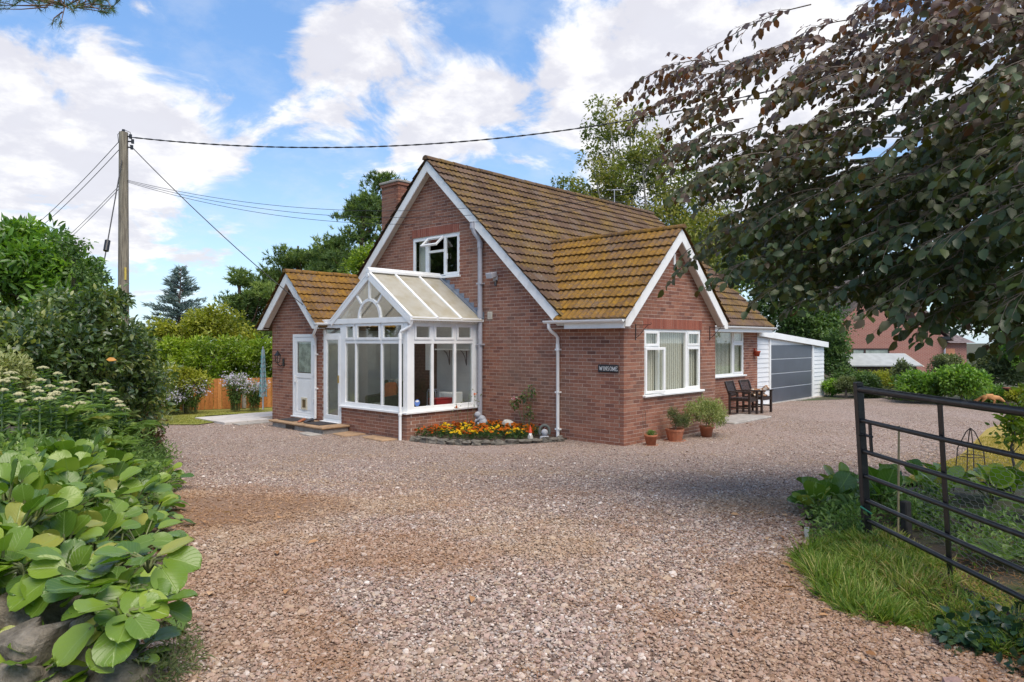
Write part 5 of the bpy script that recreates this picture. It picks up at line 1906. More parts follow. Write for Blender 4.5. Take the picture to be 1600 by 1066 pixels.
sty = thing('stay_wire', pix(140, 560, 15.2), 'stay wire with a dark insulator bracing the pole', 'wire')
sa, sb = tp + np.array((0, 0, -.45)), pix(136, 560, 15.2)
MB().tube([sa, sb], .014, 5).build('cable', M['black'], sty)
si = sa + (sb - sa) * .46
MB().tube([si, si + (sb - sa) * .05], .06, 8).build('insulator', M['black'], sty)

# far roof-top mast behind the ridge
ant = thing('cross_arm_mast', pix(960, 330, 30), 'grey mast with a cross-arm showing above the roof ridge', 'mast')
MB().tube([pix(960, 520, 30), pix(960, 296, 30)], .022, 6).build('mast', M['grey_pipe'], ant)
MB().tube([pix(948, 297, 30), pix(975, 297, 30)], .022, 6).build('cross_arm', M['grey_pipe'], ant)

# ------------------------------------------------------------------ garden fence, clothes dryer, neighbour
fen = thing('board_fence', pix(330, 600, 21.5), 'orange-brown close-board fence behind the lawn', 'fence')
m_f = tintmat('orange_fence_wood', [(0, (.36, .13, .03)), (.5, (.47, .18, .045)), (1, (.54, .23, .07))], rough=.8, nscale=18, namt=.3, bmp=.3)
fa, fc = pix(215, 533, 20.6), pix(455, 533, 22.4)
fa[2] = fc[2] = 0
nb = 36
for i in range(nb):
    t0, t1 = i / nb, (i + .92) / nb
    a, c = fa + (fc - fa) * t0, fa + (fc - fa) * t1
    mb = MB(); mb.cur = float(rng.random())
    off = FWD * (.012 if i % 2 else 0)
    mb.prism([a + off + np.array((0, 0, .0)), c + off + np.array((0, 0, 0)), c + off + np.array((0, 0, .93 + rng.uniform(-.01, .01))), a + off + np.array((0, 0, .93))], FWD * .018)
    mb.build('board', m_f, fen)
for t in (.3, .68, .98):
    p = fa + (fc - fa) * t - FWD * .06
    MB().bar(p, p + np.array((0, 0, 1.0)), .1, .1).build('post', M['concrete'], fen, bevel=.008)
dry = thing('rotary_dryer', pix(411, 640, 19.0), 'folded rotary clothes dryer with blue-green line on the lawn', 'clothes dryer')
db = pix(411, 640, 19.0)
MB().tube([db, db + np.array((0, 0, 1.7))], .022, 8).build('pole', plain('galvanised', (.45, .50, .52), .4, metal=.5), dry)
for a in range(4):
    t = a * math.pi / 2 + .6
    u = np.array((math.cos(t), math.sin(t), 0))
    MB().tube([db + u * .03 + np.array((0, 0, 1.62)), db + u * .10 + np.array((0, 0, .35))], .012, 6).build('arm', plain('dryer_arm', (.35, .48, .52), .4, metal=.3), dry)
ln = MB()
for k in range(9):
    z = .42 + k * .13
    ln.tube([db + np.array((math.cos(t) * (.10 - .006 * k), math.sin(t) * (.10 - .006 * k), z - .10 * math.sin(2 * t) ** 2)) for t in np.linspace(0, 2 * math.pi, 13)], .007, 4)
ln.build('line', plain('blue_green_line', (.10, .35, .36), .6), dry)

nh = thing('neighbour_house', pix(1400, 600, 44), 'red brick neighbouring house with a tiled roof beyond the hedges', 'house')
m, nt_, b = newmat('neighbour_brick')
bt = node(nt_, 'ShaderNodeTexBrick', {'Color1': (.36, .13, .095, 1), 'Color2': (.30, .105, .08, 1), 'Mortar': (.40, .26, .21, 1), 'Scale': 1.0, 'Mortar Size': .012, 'Brick Width': .225, 'Row Height': .075})
gm = coords(nt_)
sp_ = node(nt_, 'ShaderNodeSeparateXYZ', {0: gm})
hr = math_(nt_, 'ADD', math_(nt_, 'MULTIPLY', sp_.outputs[0], float(RGT[0])), math_(nt_, 'MULTIPLY', sp_.outputs[1], float(RGT[1])))
cv_ = node(nt_, 'ShaderNodeCombineXYZ', {0: hr, 1: sp_.outputs[2], 2: 0.0})
nt_.links.new(cv_.outputs[0], bt.inputs['Vector'])
setc(nt_, b, bt.outputs[0]); b.inputs['Roughness'].default_value = .9
ND = 44.0
x0n, x1n = pix(1305, 0, ND), pix(1478, 0, ND)


def npx(x, y, d=0): return pix(x, y, ND) + FWD * d


MB().prism([npx(1298, 640), npx(1478, 640), npx(1478, 528), npx(1462, 516), npx(1388, 430), npx(1298, 522)], FWD * 9).build('wall', m, nh)
MB().prism([npx(1388, 424), npx(1490, 528), npx(1490, 533), npx(1388, 430)], FWD * 9.2 - FWD * .0).build('roof', plain('grey_brown_tile', (.13, .10, .09), .9, var=.3, scale=4), nh)
MB().prism([npx(1388, 424), npx(1286, 528), npx(1286, 533), npx(1388, 430)], FWD * 9.2).build('roof', plain('grey_brown_tile_far', (.13, .10, .09), .9, var=.3, scale=4), nh)
wn = MB()
for (xa, xb, ya, yb) in ((1331, 1389, 544.5, 546.5), (1331, 1389, 555, 557), (1331, 1333, 546.5, 555), (1387, 1389, 546.5, 555), (1349, 1352, 546.5, 555)):
    wn.prism([npx(xa, ya, -.06), npx(xb, ya, -.06), npx(xb, yb, -.06), npx(xa, yb, -.06)], FWD * .05)
wob = wn.build('window', plain('brown_frame', (.045, .02, .015), .6), nh)
MB().prism([npx(1333, 546.5, -.03), npx(1387, 546.5, -.03), npx(1387, 555, -.03), npx(1333, 555, -.03)], FWD * .02).build('pane', plain('curtained_glass', (.30, .34, .30), .15, var=.3, scale=2.5), wob)
MB().tube([npx(1474, 531, -.12), npx(1474, 600, -.12)], .06, 8).build('downpipe', M['grey_pipe'], nh)
MB().prism([npx(1469, 526, -.2), npx(1482, 526, -.2), npx(1482, 531, -.2), npx(1469, 531, -.2)], FWD * 9).build('gutter', M['black'], nh)
MB().prism([npx(1482, 640, .6), npx(1520, 640, .6), npx(1520, 536, .6), npx(1482, 536, .6)], FWD * 6).build('annexe_wall', m, nh)
MB().prism([npx(1484, 545, .5), npx(1500, 545, .5), npx(1500, 640, .5), npx(1484, 640, .5)], FWD * .08).build('panel', plain('orange_panel', (.50, .22, .12), .7), nh)
MB().prism([npx(1478, 536, .3), npx(1530, 536, .3), npx(1522, 514, 3), npx(1486, 514, 3)], FWD * .1).build('annexe_roof', plain('annexe_tile', (.15, .115, .11), .9, var=.4, scale=5), nh)
sdn = thing('garden_shed', pix(1380, 600, 33), 'timber garden shed with a pale grey felt roof behind the bushes', 'shed')
SD = 33.0


def sp3(x, y, d=0): return pix(x, y, SD) + FWD * d


MB().prism([sp3(1338, 571), sp3(1432, 571), sp3(1432, 625), sp3(1338, 625)], FWD * 2.2).build('wall', plain('shed_wood', (.09, .06, .04), .9, var=.3, scale=10), sdn)
MB().prism([sp3(1328, 572.5, -.2), sp3(1438, 572.5, -.2), sp3(1433, 554.5, 1.1), sp3(1326, 554.5, 1.1)], (0, 0, .05)).build('roof', plain('grey_roof_felt', (.34, .35, .34), .9, var=.1, scale=3), sdn)
MB().prism([sp3(1433, 554.5, 1.1), sp3(1438, 572.5, -.25), sp3(1440, 572.5, -.25), sp3(1435, 553, 1.1)], FWD * .1).build('bargeboard', plain('cream_board', (.55, .47, .36), .7), sdn)
bb = thing('bird_bath', pix(1580, 615, 23.5), 'dark bird bath with a reddish bowl among the shrubs', 'bird bath')
bp = pix(1577, 609, 23.5)
MB().lathe(bp, [(.001, .0), (.16, .0), (.20, .07), (.18, .075), (.12, .03), (.001, .03)], 14).build('bowl', plain('red_clay', (.22, .08, .05), .7), bb)
MB().lathe((bp[0], bp[1], 0), [(.16, 0), (.10, .08), (.08, bp[2] - .02), (.14, bp[2])], 10).build('pedestal', plain('dark_pedestal', (.07, .05, .045), .9), bb)
# ------------------------------------------------------------------ foliage
def unit(v):
    return v / (np.linalg.norm(v, axis=-1, keepdims=True) + 1e-9)


def rnd_dir(n):
    return unit(rng.normal(size=(n, 3)))


LEAF4 = (np.array([(0, 0, 0), (.45, -.5, .10), (.45, .5, .10), (1, 0, -.06)]), [np.array([(0, 3, 1), (0, 2, 3)])])
LEAF8 = (np.array([(0, 0, 0), (.30, -.46, .07), (.34, 0, 0), (.30, .46, .07), (.70, -.40, .04), (.70, 0, -.03), (.70, .40, .04), (1, 0, -.12)]),
         [np.array([(0, 2, 1), (0, 3, 2), (4, 5, 7), (5, 6, 7)]), np.array([(1, 2, 5, 4), (2, 3, 6, 5)])])
NEEDLE = (np.array([(0, -.5, 0), (0, .5, 0), (1, 0, 0)]), [np.array([(0, 1, 2)])])
BLADE = (np.array([(0, -.5, 0), (0, .5, 0), (.45, .42, .0), (.45, -.42, .0), (.8, .25, -.10), (.8, -.25, -.10), (1, 0, -.24)]),
         [np.array([(4, 5, 6)]), np.array([(0, 1, 2, 3), (3, 2, 4, 5)])])


def leaves_np(P, Dr, Nn, L, W, tmpl):
    """vertex and face arrays of many leaves"""
    tv, tf = tmpl
    n = len(P)
    Dr = unit(Dr)
    S = unit(np.cross(Dr, Nn))
    U = np.cross(S, Dr)
    L = np.broadcast_to(np.asarray(L, float), (n,)); W = np.broadcast_to(np.asarray(W, float), (n,))
    V = P[:, None, :] + Dr[:, None, :] * (tv[None, :, 0:1] * L[:, None, None]) + S[:, None, :] * (tv[None, :, 1:2] * W[:, None, None]) + U[:, None, :] * (tv[None, :, 2:3] * L[:, None, None])
    fs = [(np.arange(n)[:, None, None] * len(tv) + f[None]).reshape(-1, f.shape[1]) for f in tf]
    return V.reshape(-1, 3), fs, len(tv)


def leaf_obj(name, P, Dr, Nn, L, W, tmpl, tint, mat, parent, kind=None):
    V, fs, k = leaves_np(P, Dr, Nn, L, W, tmpl)
    o = link(bpy.data.objects.new(name, npmesh(name, V, fs, tint=np.repeat(tint, k), mat=mat, smooth=len(tmpl[0]) == 8)))
    if parent is not None:
        adopt(o, parent)
    if kind:
        o['kind'] = kind
    return o


def clumpy(clumps, per, Lm, asp, up=.7, out=.6, droop=0.0, shell=.55, tvar=.5):
    """leaf positions and frames for a list of (centre, radius) clumps"""
    P, Dr, Nn, T = [], [], [], []
    for c, r in clumps:
        c = np.asarray(c, float); r = np.broadcast_to(np.asarray(r, float), (3,))
        d = rnd_dir(per)
        rad = shell + (1 - shell) * rng.random((per, 1)) ** .6
        rad *= rng.uniform(.75, 1.12, (per, 1))
        P.append(c + d * rad * r)
        Dr.append(unit(d * out + rng.normal(size=(per, 3)) * .55 + np.array((0, 0, -droop))))
        Nn.append(unit(d * .5 + rng.normal(size=(per, 3)) * .45 + np.array((0, 0, up))))
        T.append(np.clip(rng.normal(.5, .2, per) + rng.normal(0, .5 * tvar), 0, 1) * 1.0)
    P, Dr, Nn, T = map(np.concatenate, (P, Dr, Nn, T))
    n = len(P)
    L = Lm * rng.uniform(.65, 1.3, n)
    return P, Dr, Nn, L, L * asp, T


def crown_clumps(ells, n, r0, r1, surf=.75):
    """clump centres spread through ellipsoids [(centre, radii)]"""
    out = []
    vols = np.array([np.prod(r) ** .67 for _, r in ells]); vols = vols / vols.sum()
    for (c, r), v in zip(ells, vols):
        for _ in range(max(3, int(n * v))):
            d = rnd_dir(1)[0]
            if d[2] < -.55: d[2] *= -.5
            q = np.asarray(c) + d * np.asarray(r) * (surf + (1 - surf) * rng.random()) * rng.uniform(.55, 1.03)
            out.append((q, rng.uniform(r0, r1)))
    return out


def limb_mesh(base, top, clumps, r, nl, mat, name, parent, split=.35):
    base, top = np.asarray(base, float), np.asarray(top, float)
    mb = MB()
    n = 7
    wob = rng.normal(0, .03, (n, 3)) * np.linalg.norm(top - base); wob[:, 2] = 0; wob[0] = 0
    tp_ = [base + (top - base) * (i / (n - 1)) + wob[i] * .5 for i in range(n)]
    mb.tube(tp_, [r * (1 - .8 * i / (n - 1)) for i in range(n)], 8, False)
    idx = rng.permutation(len(clumps))[:nl]
    for i in idx:
        c = np.asarray(clumps[i][0])
        t = np.clip((c[2] - base[2]) / (top[2] - base[2] + 1e-6) - rng.uniform(.1, .3), split * .5, .95)
        s = base + (top - base) * t
        rr_ = r * (1 - .8 * t) * .5
        mid = (s + c) / 2 + np.array((0, 0, -.06 * np.linalg.norm(c - s))) + rng.normal(0, .04, 3) * np.linalg.norm(c - s)
        mb.tube([s, mid, c], [rr_, rr_ * .6, rr_ * .15], 5, False)
    return mb.build(name, mat, parent)


M['bark'] = plain('bark', (.14, .11, .085), .95, var=.4, scale=8, bmp=.7)
M['bark_pale'] = plain('pale_bark', (.30, .28, .24), .9, var=.3, scale=8, bmp=.5)
M['bark_pine'] = plain('pine_bark', (.15, .085, .055), .95, var=.4, scale=8, bmp=.7)


def tree(name, label, cat, base, top, ells, ncl, cr, per, Lm, asp, mat, tmpl=LEAF4, bark='bark', tr=.15, nl=14, group=None, up=.7, out=.6, droop=.0, surf=.75, cname='crown', sname='trunk', shell=.45, tvar=.5):
    t = thing(name, base, label, cat, group)
    cl = crown_clumps(ells, ncl, *cr, surf=surf)
    limb_mesh(base, top, cl, tr, nl, M[bark], sname, t)
    P, Dr, Nn, L, W, T = clumpy(cl, per, Lm, asp, up, out, droop, shell, tvar)
    keep = P[:, 2] > gz(*base[:2]) - .1
    leaf_obj(cname, P[keep], Dr[keep], Nn[keep], L[keep], W[keep], tmpl, T[keep], mat, t)
    return t


def pine(name, label, base, top, ells, ncl, cr, tufts, nlen, mat, group=None, nl=24, w=.022, bark='bark_pine', tr=.2, per=11):
    t = thing(name, base, label, 'tree', group)
    cl = crown_clumps(ells, ncl, *cr, surf=.6)
    limb_mesh(base, top, cl, tr, nl, M[bark], 'trunk', t)
    P, Dr, Nn, T = [], [], [], []
    for c, r in cl:
        tc_ = c + rnd_dir(tufts) * r * (rng.random((tufts, 1)) ** .5) * np.array((1, 1, .5))
        axis = unit((tc_ - c) * 1.2 + np.array((0, 0, .45 * r)) + rng.normal(size=(tufts, 3)) * .25 * r)
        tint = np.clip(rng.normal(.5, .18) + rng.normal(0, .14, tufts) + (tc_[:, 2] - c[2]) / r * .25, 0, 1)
        for k in range(tufts):
            P.append(np.repeat((tc_[k])[None], per, 0) + axis[k] * rng.uniform(0, .7, (per, 1)) * nlen)
            Dr.append(unit(axis[k] * .7 + rng.normal(size=(per, 3)) * .6 + np.array((0, 0, .25))))
            Nn.append(rnd_dir(per)); T.append(np.full(per, tint[k]))
    P, Dr, Nn, T = map(np.concatenate, (P, Dr, Nn, T))
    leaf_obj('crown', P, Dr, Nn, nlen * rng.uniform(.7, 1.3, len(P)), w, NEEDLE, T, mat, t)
    return t


LM = {}
LM['pine'] = leafmat('pine_needles', [(0, (.055, .095, .036)), (.5, (.125, .19, .055)), (1, (.27, .34, .085))], .55, .3, .28)
LM['cedar'] = leafmat('blue_cedar_needles', [(0, (.11, .16, .155)), (1, (.24, .31, .29))], .6, .3, .1)
LM['golden'] = leafmat('yellow_green_leaves', [(0, (.13, .155, .018)), (.5, (.25, .27, .028)), (1, (.38, .37, .045))], .5, .35, .35)
LM['laurel_lime'] = leafmat('laurel_bright', [(0, (.08, .14, .015)), (.5, (.19, .28, .022)), (1, (.34, .42, .04))], .35, .5, .35)  # bright yellowish green leaf colour, used for the hedge and two shrubs
LM['laurel'] = leafmat('laurel_leaves', [(0, (.06, .13, .022)), (.5, (.13, .25, .034)), (1, (.25, .39, .06))], .32, .5, .35)
LM['camellia'] = leafmat('camellia_leaves', [(0, (.042, .072, .028)), (.5, (.09, .14, .042)), (.8, (.165, .215, .06)), (1, (.30, .31, .09))], .30, .55, .3)
LM['ash'] = leafmat('ash_leaves', [(0, (.09, .12, .026)), (.5, (.165, .195, .036)), (1, (.30, .27, .06))], .5, .35, .38)
LM['dense'] = leafmat('dense_green_leaves', [(0, (.04, .08, .024)), (.5, (.075, .14, .036)), (1, (.14, .215, .05))], .45, .4, .28)
LM['olive'] = leafmat('grey_green_leaves', [(0, (.06, .085, .04)), (.5, (.12, .15, .065)), (1, (.21, .24, .10))], .5, .35, .3)
LM['brown'] = leafmat('dry_brown_leaves', [(0, (.07, .045, .025)), (1, (.17, .11, .05))], .8, .2, .2)
LM['beech'] = leafmat('copper_beech_leaves', [(0, (.032, .055, .015)), (.30, (.066, .092, .021)), (.46, (.085, .078, .024)), (.6, (.095, .062, .032)), (.82, (.095, .052, .036)), (1, (.17, .075, .034))], .38, .5, .34, (1.7, 1.3, .6))
LM['grass'] = leafmat('grass_blades', [(0, (.07, .13, .02)), (.45, (.14, .23, .032)), (.8, (.26, .32, .06)), (1, (.44, .38, .15))], .5, .35, .35)
LM['fern'] = leafmat('fern_fronds', [(0, (.09, .16, .03)), (.6, (.18, .27, .05)), (1, (.36, .30, .07))], .5, .35, .35)
LM['herb'] = leafmat('herb_leaves', [(0, (.065, .12, .032)), (.5, (.125, .21, .05)), (1, (.22, .31, .09))], .5, .35, .33)
LM['pot_green'] = leafmat('pot_bush_leaves', [(0, (.12, .16, .05)), (.5, (.24, .28, .10)), (1, (.42, .42, .20))], .5, .35, .35)
LM['ivy'] = leafmat('ivy_leaves', [(0, (.012, .035, .018)), (.7, (.03, .07, .03)), (1, (.07, .12, .05))], .3, .5, .15)

zat = lambda p, z=0.0: np.array((p[0], p[1], z))
E = lambda x, y, D, rx, rz, ry=None: (pix(x, y, D), (rx * D / FPX, (ry or rx) * D / FPX, rz * D / FPX))

# ---- background trees
pine('pine_tree', 'tall dark pine rising beside the chimney', zat(pix(575, 533, 30)), pix(565, 300, 30), [E(575, 350, 30, 55, 62), E(545, 430, 30, 70, 60), E(600, 300, 30, 30, 26), E(520, 395, 30, 34, 24), E(610, 420, 30, 50, 70)], 150, (.32, .72), 26, .19, LM['pine'], 'pines behind the house', w=.05)
pine('pine_tree', 'broad mid-height pine beyond the porch roof', zat(pix(475, 533, 33)), pix(470, 385, 33), [E(470, 420, 33, 52, 42), E(430, 450, 33, 40, 34), E(510, 450, 33, 45, 50)], 100, (.32, .70), 26, .19, LM['pine'], 'pines behind the house', w=.05)
pine('pine_tree', 'small pointed pine at the edge of the pine group', zat(pix(378, 533, 29)), pix(375, 420, 29), [E(376, 440, 29, 20, 24), E(378, 485, 29, 34, 36), E(395, 525, 29, 40, 40), E(420, 470, 29, 34, 40)], 90, (.26, .55), 24, .18, LM['pine'], 'pines behind the house', w=.045)
tree('bright_shrub', 'bright yellow-green shrub showing over the porch ridge', 'shrub', zat(pix(560, 533, 25)), pix(560, 440, 25), [E(566, 420, 25, 26, 22), E(575, 400, 25, 16, 14)], 26, (.3, .5), 130, .10, .55, LM['laurel_lime'], nl=8, tr=.06)
# blue cedar: tiers of flat branches
ced = thing('blue_cedar', zat(pix(276, 533, 50)), 'blue-grey cedar with tiered branches against the sky', 'tree')
cb, ct = zat(pix(276, 533, 50)), pix(283, 420, 50)
cm = MB(); cm.tube([cb, (cb + ct) / 2, ct], [.12, .08, .02], 7, False)
P, Dr, Nn, T = [], [], [], []
for k in range(120):
    t = (k + .5) / 120
    z = ct[2] - (ct[2] - 2.2) * t
    ln = (.25 + 2.3 * t ** .9) * rng.uniform(.45, 1.25)
    a = rng.uniform(0, 6.28)
    u = np.array((math.cos(a), math.sin(a), .22 - .2 * t))
    s = np.array((cb[0] + (ct[0] - cb[0]) * (1 - t), cb[1] + (ct[1] - cb[1]) * (1 - t), z))
    cm.tube([s, s + u * ln * .6, s + u * ln + np.array((0, 0, .1))], [.03, .02, .006], 4, False)
    nn = int(46 * ln) + 6
    tt_ = rng.uniform(.25, 1.05, (nn, 1))
    side = np.cross(u, (0, 0, 1)); side /= np.linalg.norm(side)
    P.append(s + u * ln * tt_ + side * rng.normal(0, .22, (nn, 1)) * ln * .4 + np.array((0, 0, 1)) * rng.normal(.05, .07, (nn, 1)))
    Dr.append(unit(u + side * rng.normal(0, .8, (nn, 1)) + np.array((0, 0, 1)) * rng.normal(.3, .4, (nn, 1)))); Nn.append(rnd_dir(nn)); T.append(rng.random(nn))
cm.build('trunk', M['bark'], ced)
P, Dr, Nn, T = map(np.concatenate, (P, Dr, Nn, T))
leaf_obj('crown', P, Dr, Nn, .34 * rng.uniform(.6, 1.3, len(P)), .085, NEEDLE, T, LM['cedar'], ced)
tree('maple_tree', 'rounded yellow-green tree standing behind the hedge', 'tree', zat(pix(300, 533, 26)), pix(305, 495, 26), [E(265, 535, 26, 48, 44), E(335, 520, 26, 58, 44), E(300, 570, 26, 90, 40), E(375, 555, 26, 34, 44)], 120, (.35, .6), 170, .13, .62, LM['golden'], nl=20, surf=.6)
# laurel hedge
hedge_cl = []
for i in range(150):
    x = rng.uniform(200, 470); y = rng.uniform(545, 625) if rng.random() < .75 else rng.uniform(538, 556)
    hedge_cl.append((pix(x, y + 4 * math.sin(x * .05), 22.9 + rng.uniform(-.25, .9)), rng.uniform(.25, .42)))
hg = thing('laurel_hedge', zat(pix(330, 600, 23)), 'bright green clipped laurel hedge above the fence', 'hedge')
P, Dr, Nn, L, W, T = clumpy(hedge_cl, 170, .15, .42, .6, .7, .0, .4, .5)
leaf_obj('foliage', P, Dr, Nn, L, W, LEAF4, T, LM['laurel_lime'], hg)
limb_mesh(zat(pix(330, 600, 23.2)), pix(330, 540, 23.2), hedge_cl, .06, 30, M['bark'], 'stems', hg)
tree('golden_shrub', 'golden leaved shrub at the end of the orange fence', 'shrub', zat(pix(290, 600, 20.3)), pix(285, 570, 20.3), [E(275, 592, 20.3, 34, 20), E(250, 612, 20.3, 26, 20), E(308, 596, 20.3, 22, 10)], 44, (.14, .28), 120, .10, .5, LM['golden'], nl=10, tr=.05, sname='stems', cname='foliage')
tree('dark_shrub', 'dark shrub between the laurel hedge and the camellia', 'shrub', zat(pix(225, 600, 18)), pix(225, 570, 18), [E(222, 590, 18, 34, 44), E(215, 640, 18, 30, 34)], 34, (.2, .36), 130, .10, .45, LM['camellia'], nl=8, tr=.05, sname='stems', cname='foliage')


def aster(x, y, D, w, h, lab):
    b0 = zat(pix(x, 600, D), .03)
    t = thing('aster_clump', b0, lab, 'flowers')
    n = 46
    mb = MB(); P, T2 = [], []
    for k in range(n):
        a, rr_ = rng.uniform(0, 6.28), w * math.sqrt(rng.random())
        top = b0 + np.array((rr_ * math.cos(a), rr_ * math.sin(a), h * rng.uniform(.7, 1.05)))
        mb.tube([b0 + np.array((rr_ * .4 * math.cos(a), rr_ * .4 * math.sin(a), 0)), (b0 + top) / 2 + np.array((0, 0, .1)), top], .007, 3, False)
        P.append(top)
    mb.build('stems', plain('aster_stem', (.08, .10, .03), .8), t)
    P = np.array(P)
    lp = np.repeat(P, 14, 0); f = rng.random((len(lp), 1))
    lp = lp * (1 - f * .75) + b0 * f * .75
    leaf_obj('foliage', lp + rng.normal(0, .04, lp.shape), rnd_dir(len(lp)), rnd_dir(len(lp)), .11, .03, LEAF4, rng.random(len(lp)), LM['herb'], t)
    fl_ = np.repeat(P, 9, 0) + rng.normal(0, .07, (len(P) * 9, 3))
    leaf_obj('flowers', fl_, rnd_dir(len(fl_)), rnd_dir(len(fl_)), .055, .055, LEAF4, rng.random(len(fl_)), ASTER, t)


ASTER = leafmat('lilac_petals', [(0, (.40, .36, .52)), (1, (.66, .64, .74))], .7, .2, .3)
aster(297, 0, 20.2, .50, .85, 'lilac flowering aster clump beside the golden shrub')
aster(368, 0, 20.9, .36, 1.02, 'tall lilac aster clump in front of the orange fence')
aster(396, 0, 21.0, .38, .80, 'lilac aster clump next to the clothes dryer')
aster(272, 0, 20.0, .35, .55, 'low lilac aster at the shaded end of the fence')

# ---- trees behind the house
def wispy(name, label, cat, base, stems, spread, ncl, cr, per, Lm, mat, bark):
    t = thing(name, base, label, cat)
    mb = MB(); cl = []
    for (x, y, D_) in stems:
        tp2 = pix(x, y, D_)
        pts = [base + (tp2 - base) * f + rng.normal(0, .12, 3) * (0 < f < 1) for f in np.linspace(0, 1, 7)]
        mb.tube(pts, [.13 * (1 - .88 * f) for f in np.linspace(0, 1, 7)], 6, False)
        for _ in range(ncl):
            f = rng.uniform(.40, 1.0)
            s = base + (tp2 - base) * f
            d = unit(rng.normal(size=3) * np.array((1, 1, .55)) + np.array((0, 0, .25)))
            e = s + d * spread * rng.uniform(.3, 1.15) * (1.25 - f * .9)
            mb.tube([s, (s + e) / 2 + np.array((0, 0, -.05)), e], [.03, .018, .005], 3, False)
            cl.append((e, rng.uniform(*cr)))
    mb.build('trunk', M[bark], t)
    P, Dr, Nn, L, W, T = clumpy(cl, per, Lm, .48, .6, .5, .15, .15, .7)
    leaf_obj('crown', P, Dr, Nn, L, W, LEAF4, T, mat, t)


wispy('ash_tree', 'airy pale-stemmed ash tree rising behind the roof', 'tree', zat(pix(985, 533, 32)), [(945, 160, 32), (985, 175, 32.5), (1010, 185, 31.5), (925, 250, 31), (965, 210, 33), (1040, 215, 32.5), (905, 290, 32)], 2.4, 36, (.30, .66), 72, .19, LM['ash'], 'bark_pale')
wispy('young_ash_tree', 'loose green tree behind the wing roof with pale stems', 'tree', zat(pix(1075, 533, 30)), [(1070, 260, 30), (1100, 290, 30.5), (1045, 300, 30), (1125, 330, 31), (1085, 340, 29.5)], 2.3, 34, (.35, .68), 74, .18, LM['ash'], 'bark_pale')
tree('ivy_clad_tree', 'dense dark green tree behind the garage', 'tree', zat(pix(1240, 533, 34)), pix(1235, 440, 34), [E(1225, 475, 34, 55, 60), E(1270, 520, 34, 60, 70), E(1170, 430, 34, 60, 50), E(1290, 550, 33, 22, 56), E(1200, 400, 35, 70, 50)], 190, (.40, .75), 150, .17, .6, LM['dense'], nl=24, tr=.25, surf=.6)
tree('holly_tree', 'dark bushy tree between the garage and the neighbouring house', 'tree', zat(pix(1312, 533, 30)), pix(1312, 520, 30), [E(1302, 560, 30, 18, 46), E(1325, 598, 29, 22, 18)], 56, (.25, .45), 150, .12, .5, LM['dense'], nl=14, tr=.1)
tree('sycamore_tree', 'leafy green tree far behind the hanging beech boughs', 'tree', zat(pix(1150, 533, 42)), pix(1150, 380, 42), [E(1130, 420, 42, 60, 60), E(1260, 400, 46, 90, 70)], 110, (.6, 1.0), 120, .26, .6, LM['ash'], nl=20, tr=.3, surf=.6)
tree('birch_tree', 'distant green tree above the neighbouring house', 'tree', zat(pix(1580, 533, 52)), pix(1580, 440, 52), [E(1570, 470, 52, 90, 60), E(1500, 500, 56, 50, 30)], 80, (.6, 1.1), 110, .3, .6, LM['dense'], nl=16, tr=.3, surf=.6)
for (nm, lab, x, y, D, rx, rz, mt, n, ls) in [
        ('laurel_shrub', 'glossy bright laurel bush in front of the garden shed', 1440, 604, 23.5, 38, 20, 'laurel', 60, .13),
        ('laurel_shrub', 'large glossy laurel bush beside the shed bargeboard', 1503, 598, 22.5, 38, 24, 'laurel', 70, .13),
        ('clipped_shrub', 'small clipped olive bush by the garage corner', 1322, 603, 26, 15, 18, 'olive', 26, .07),
        ('low_shrub', 'bright low shrub next to the garage wall', 1300, 606, 26.5, 14, 14, 'laurel', 18, .11),
        ('spiky_shrub', 'thin pale shrub in front of the shed roof', 1408, 582, 25, 12, 24, 'olive', 22, .08),
        ('yellow_hedge', 'yellow-green hedge below the shed', 1378, 596, 27, 40, 12, 'golden', 40, .09),
        ('elder_shrub', 'dull green bush between shed and garage trees', 1350, 598, 26, 22, 16, 'dense', 32, .10),
        ('willow_shrub', 'tall grey-green willowy bush beyond the fox', 1565, 580, 25, 42, 34, 'olive', 80, .11),
        ('willow_shrub', 'feathery grey-green bush before the neighbouring annexe', 1478, 570, 29, 22, 16, 'olive', 34, .09),
        ('hazel_shrub', 'bright green bush at the far end of the gate view', 1605, 545, 24, 36, 40, 'laurel', 50, .13),
        ('ground_cover_shrub', 'spreading low green cover behind the fox', 1548, 618, 24.2, 34, 12, 'laurel', 30, .09),
        ('dry_shrub', 'low bush of yellowed leaves at the lawn edge', 1592, 622, 22.8, 15, 12, 'golden', 14, .10),
        ('low_shrub', 'pale grey-green low bush in front of the yellow hedge', 1365, 612, 26, 22, 9, 'olive', 20, .08),
        ('low_shrub', 'low green border bush under the laurels', 1420, 618, 24.8, 34, 9, 'olive', 26, .09)]:
    rr_ = rx * D / FPX
    tree(nm, lab, 'shrub', zat(pix(x, 600, D)), pix(x, y - rz * .4, D), [E(x, y, D, rx, rz)], n, (rr_ * .16 + .10, rr_ * .25 + .12), 130, ls, .48, LM[mt], nl=12, tr=.05, surf=.55, sname='stems', cname='foliage')

# ---- left bank: tall laurel, camellia, ferns and perennials
tree('tall_laurel', 'tall bright green laurel above the camellia', 'shrub', zat(pix(70, 533, 12.5)), pix(70, 400, 12.5),
     [E(50, 420, 12.5, 75, 62), E(-30, 440, 12.5, 90, 90), E(105, 455, 12.3, 55, 60), E(30, 380, 12.7, 50, 30), E(120, 500, 12, 60, 40)], 105, (.22, .42), 105, .17, .36, LM['laurel'], LEAF8, nl=26, tr=.09, out=.8, surf=.65)
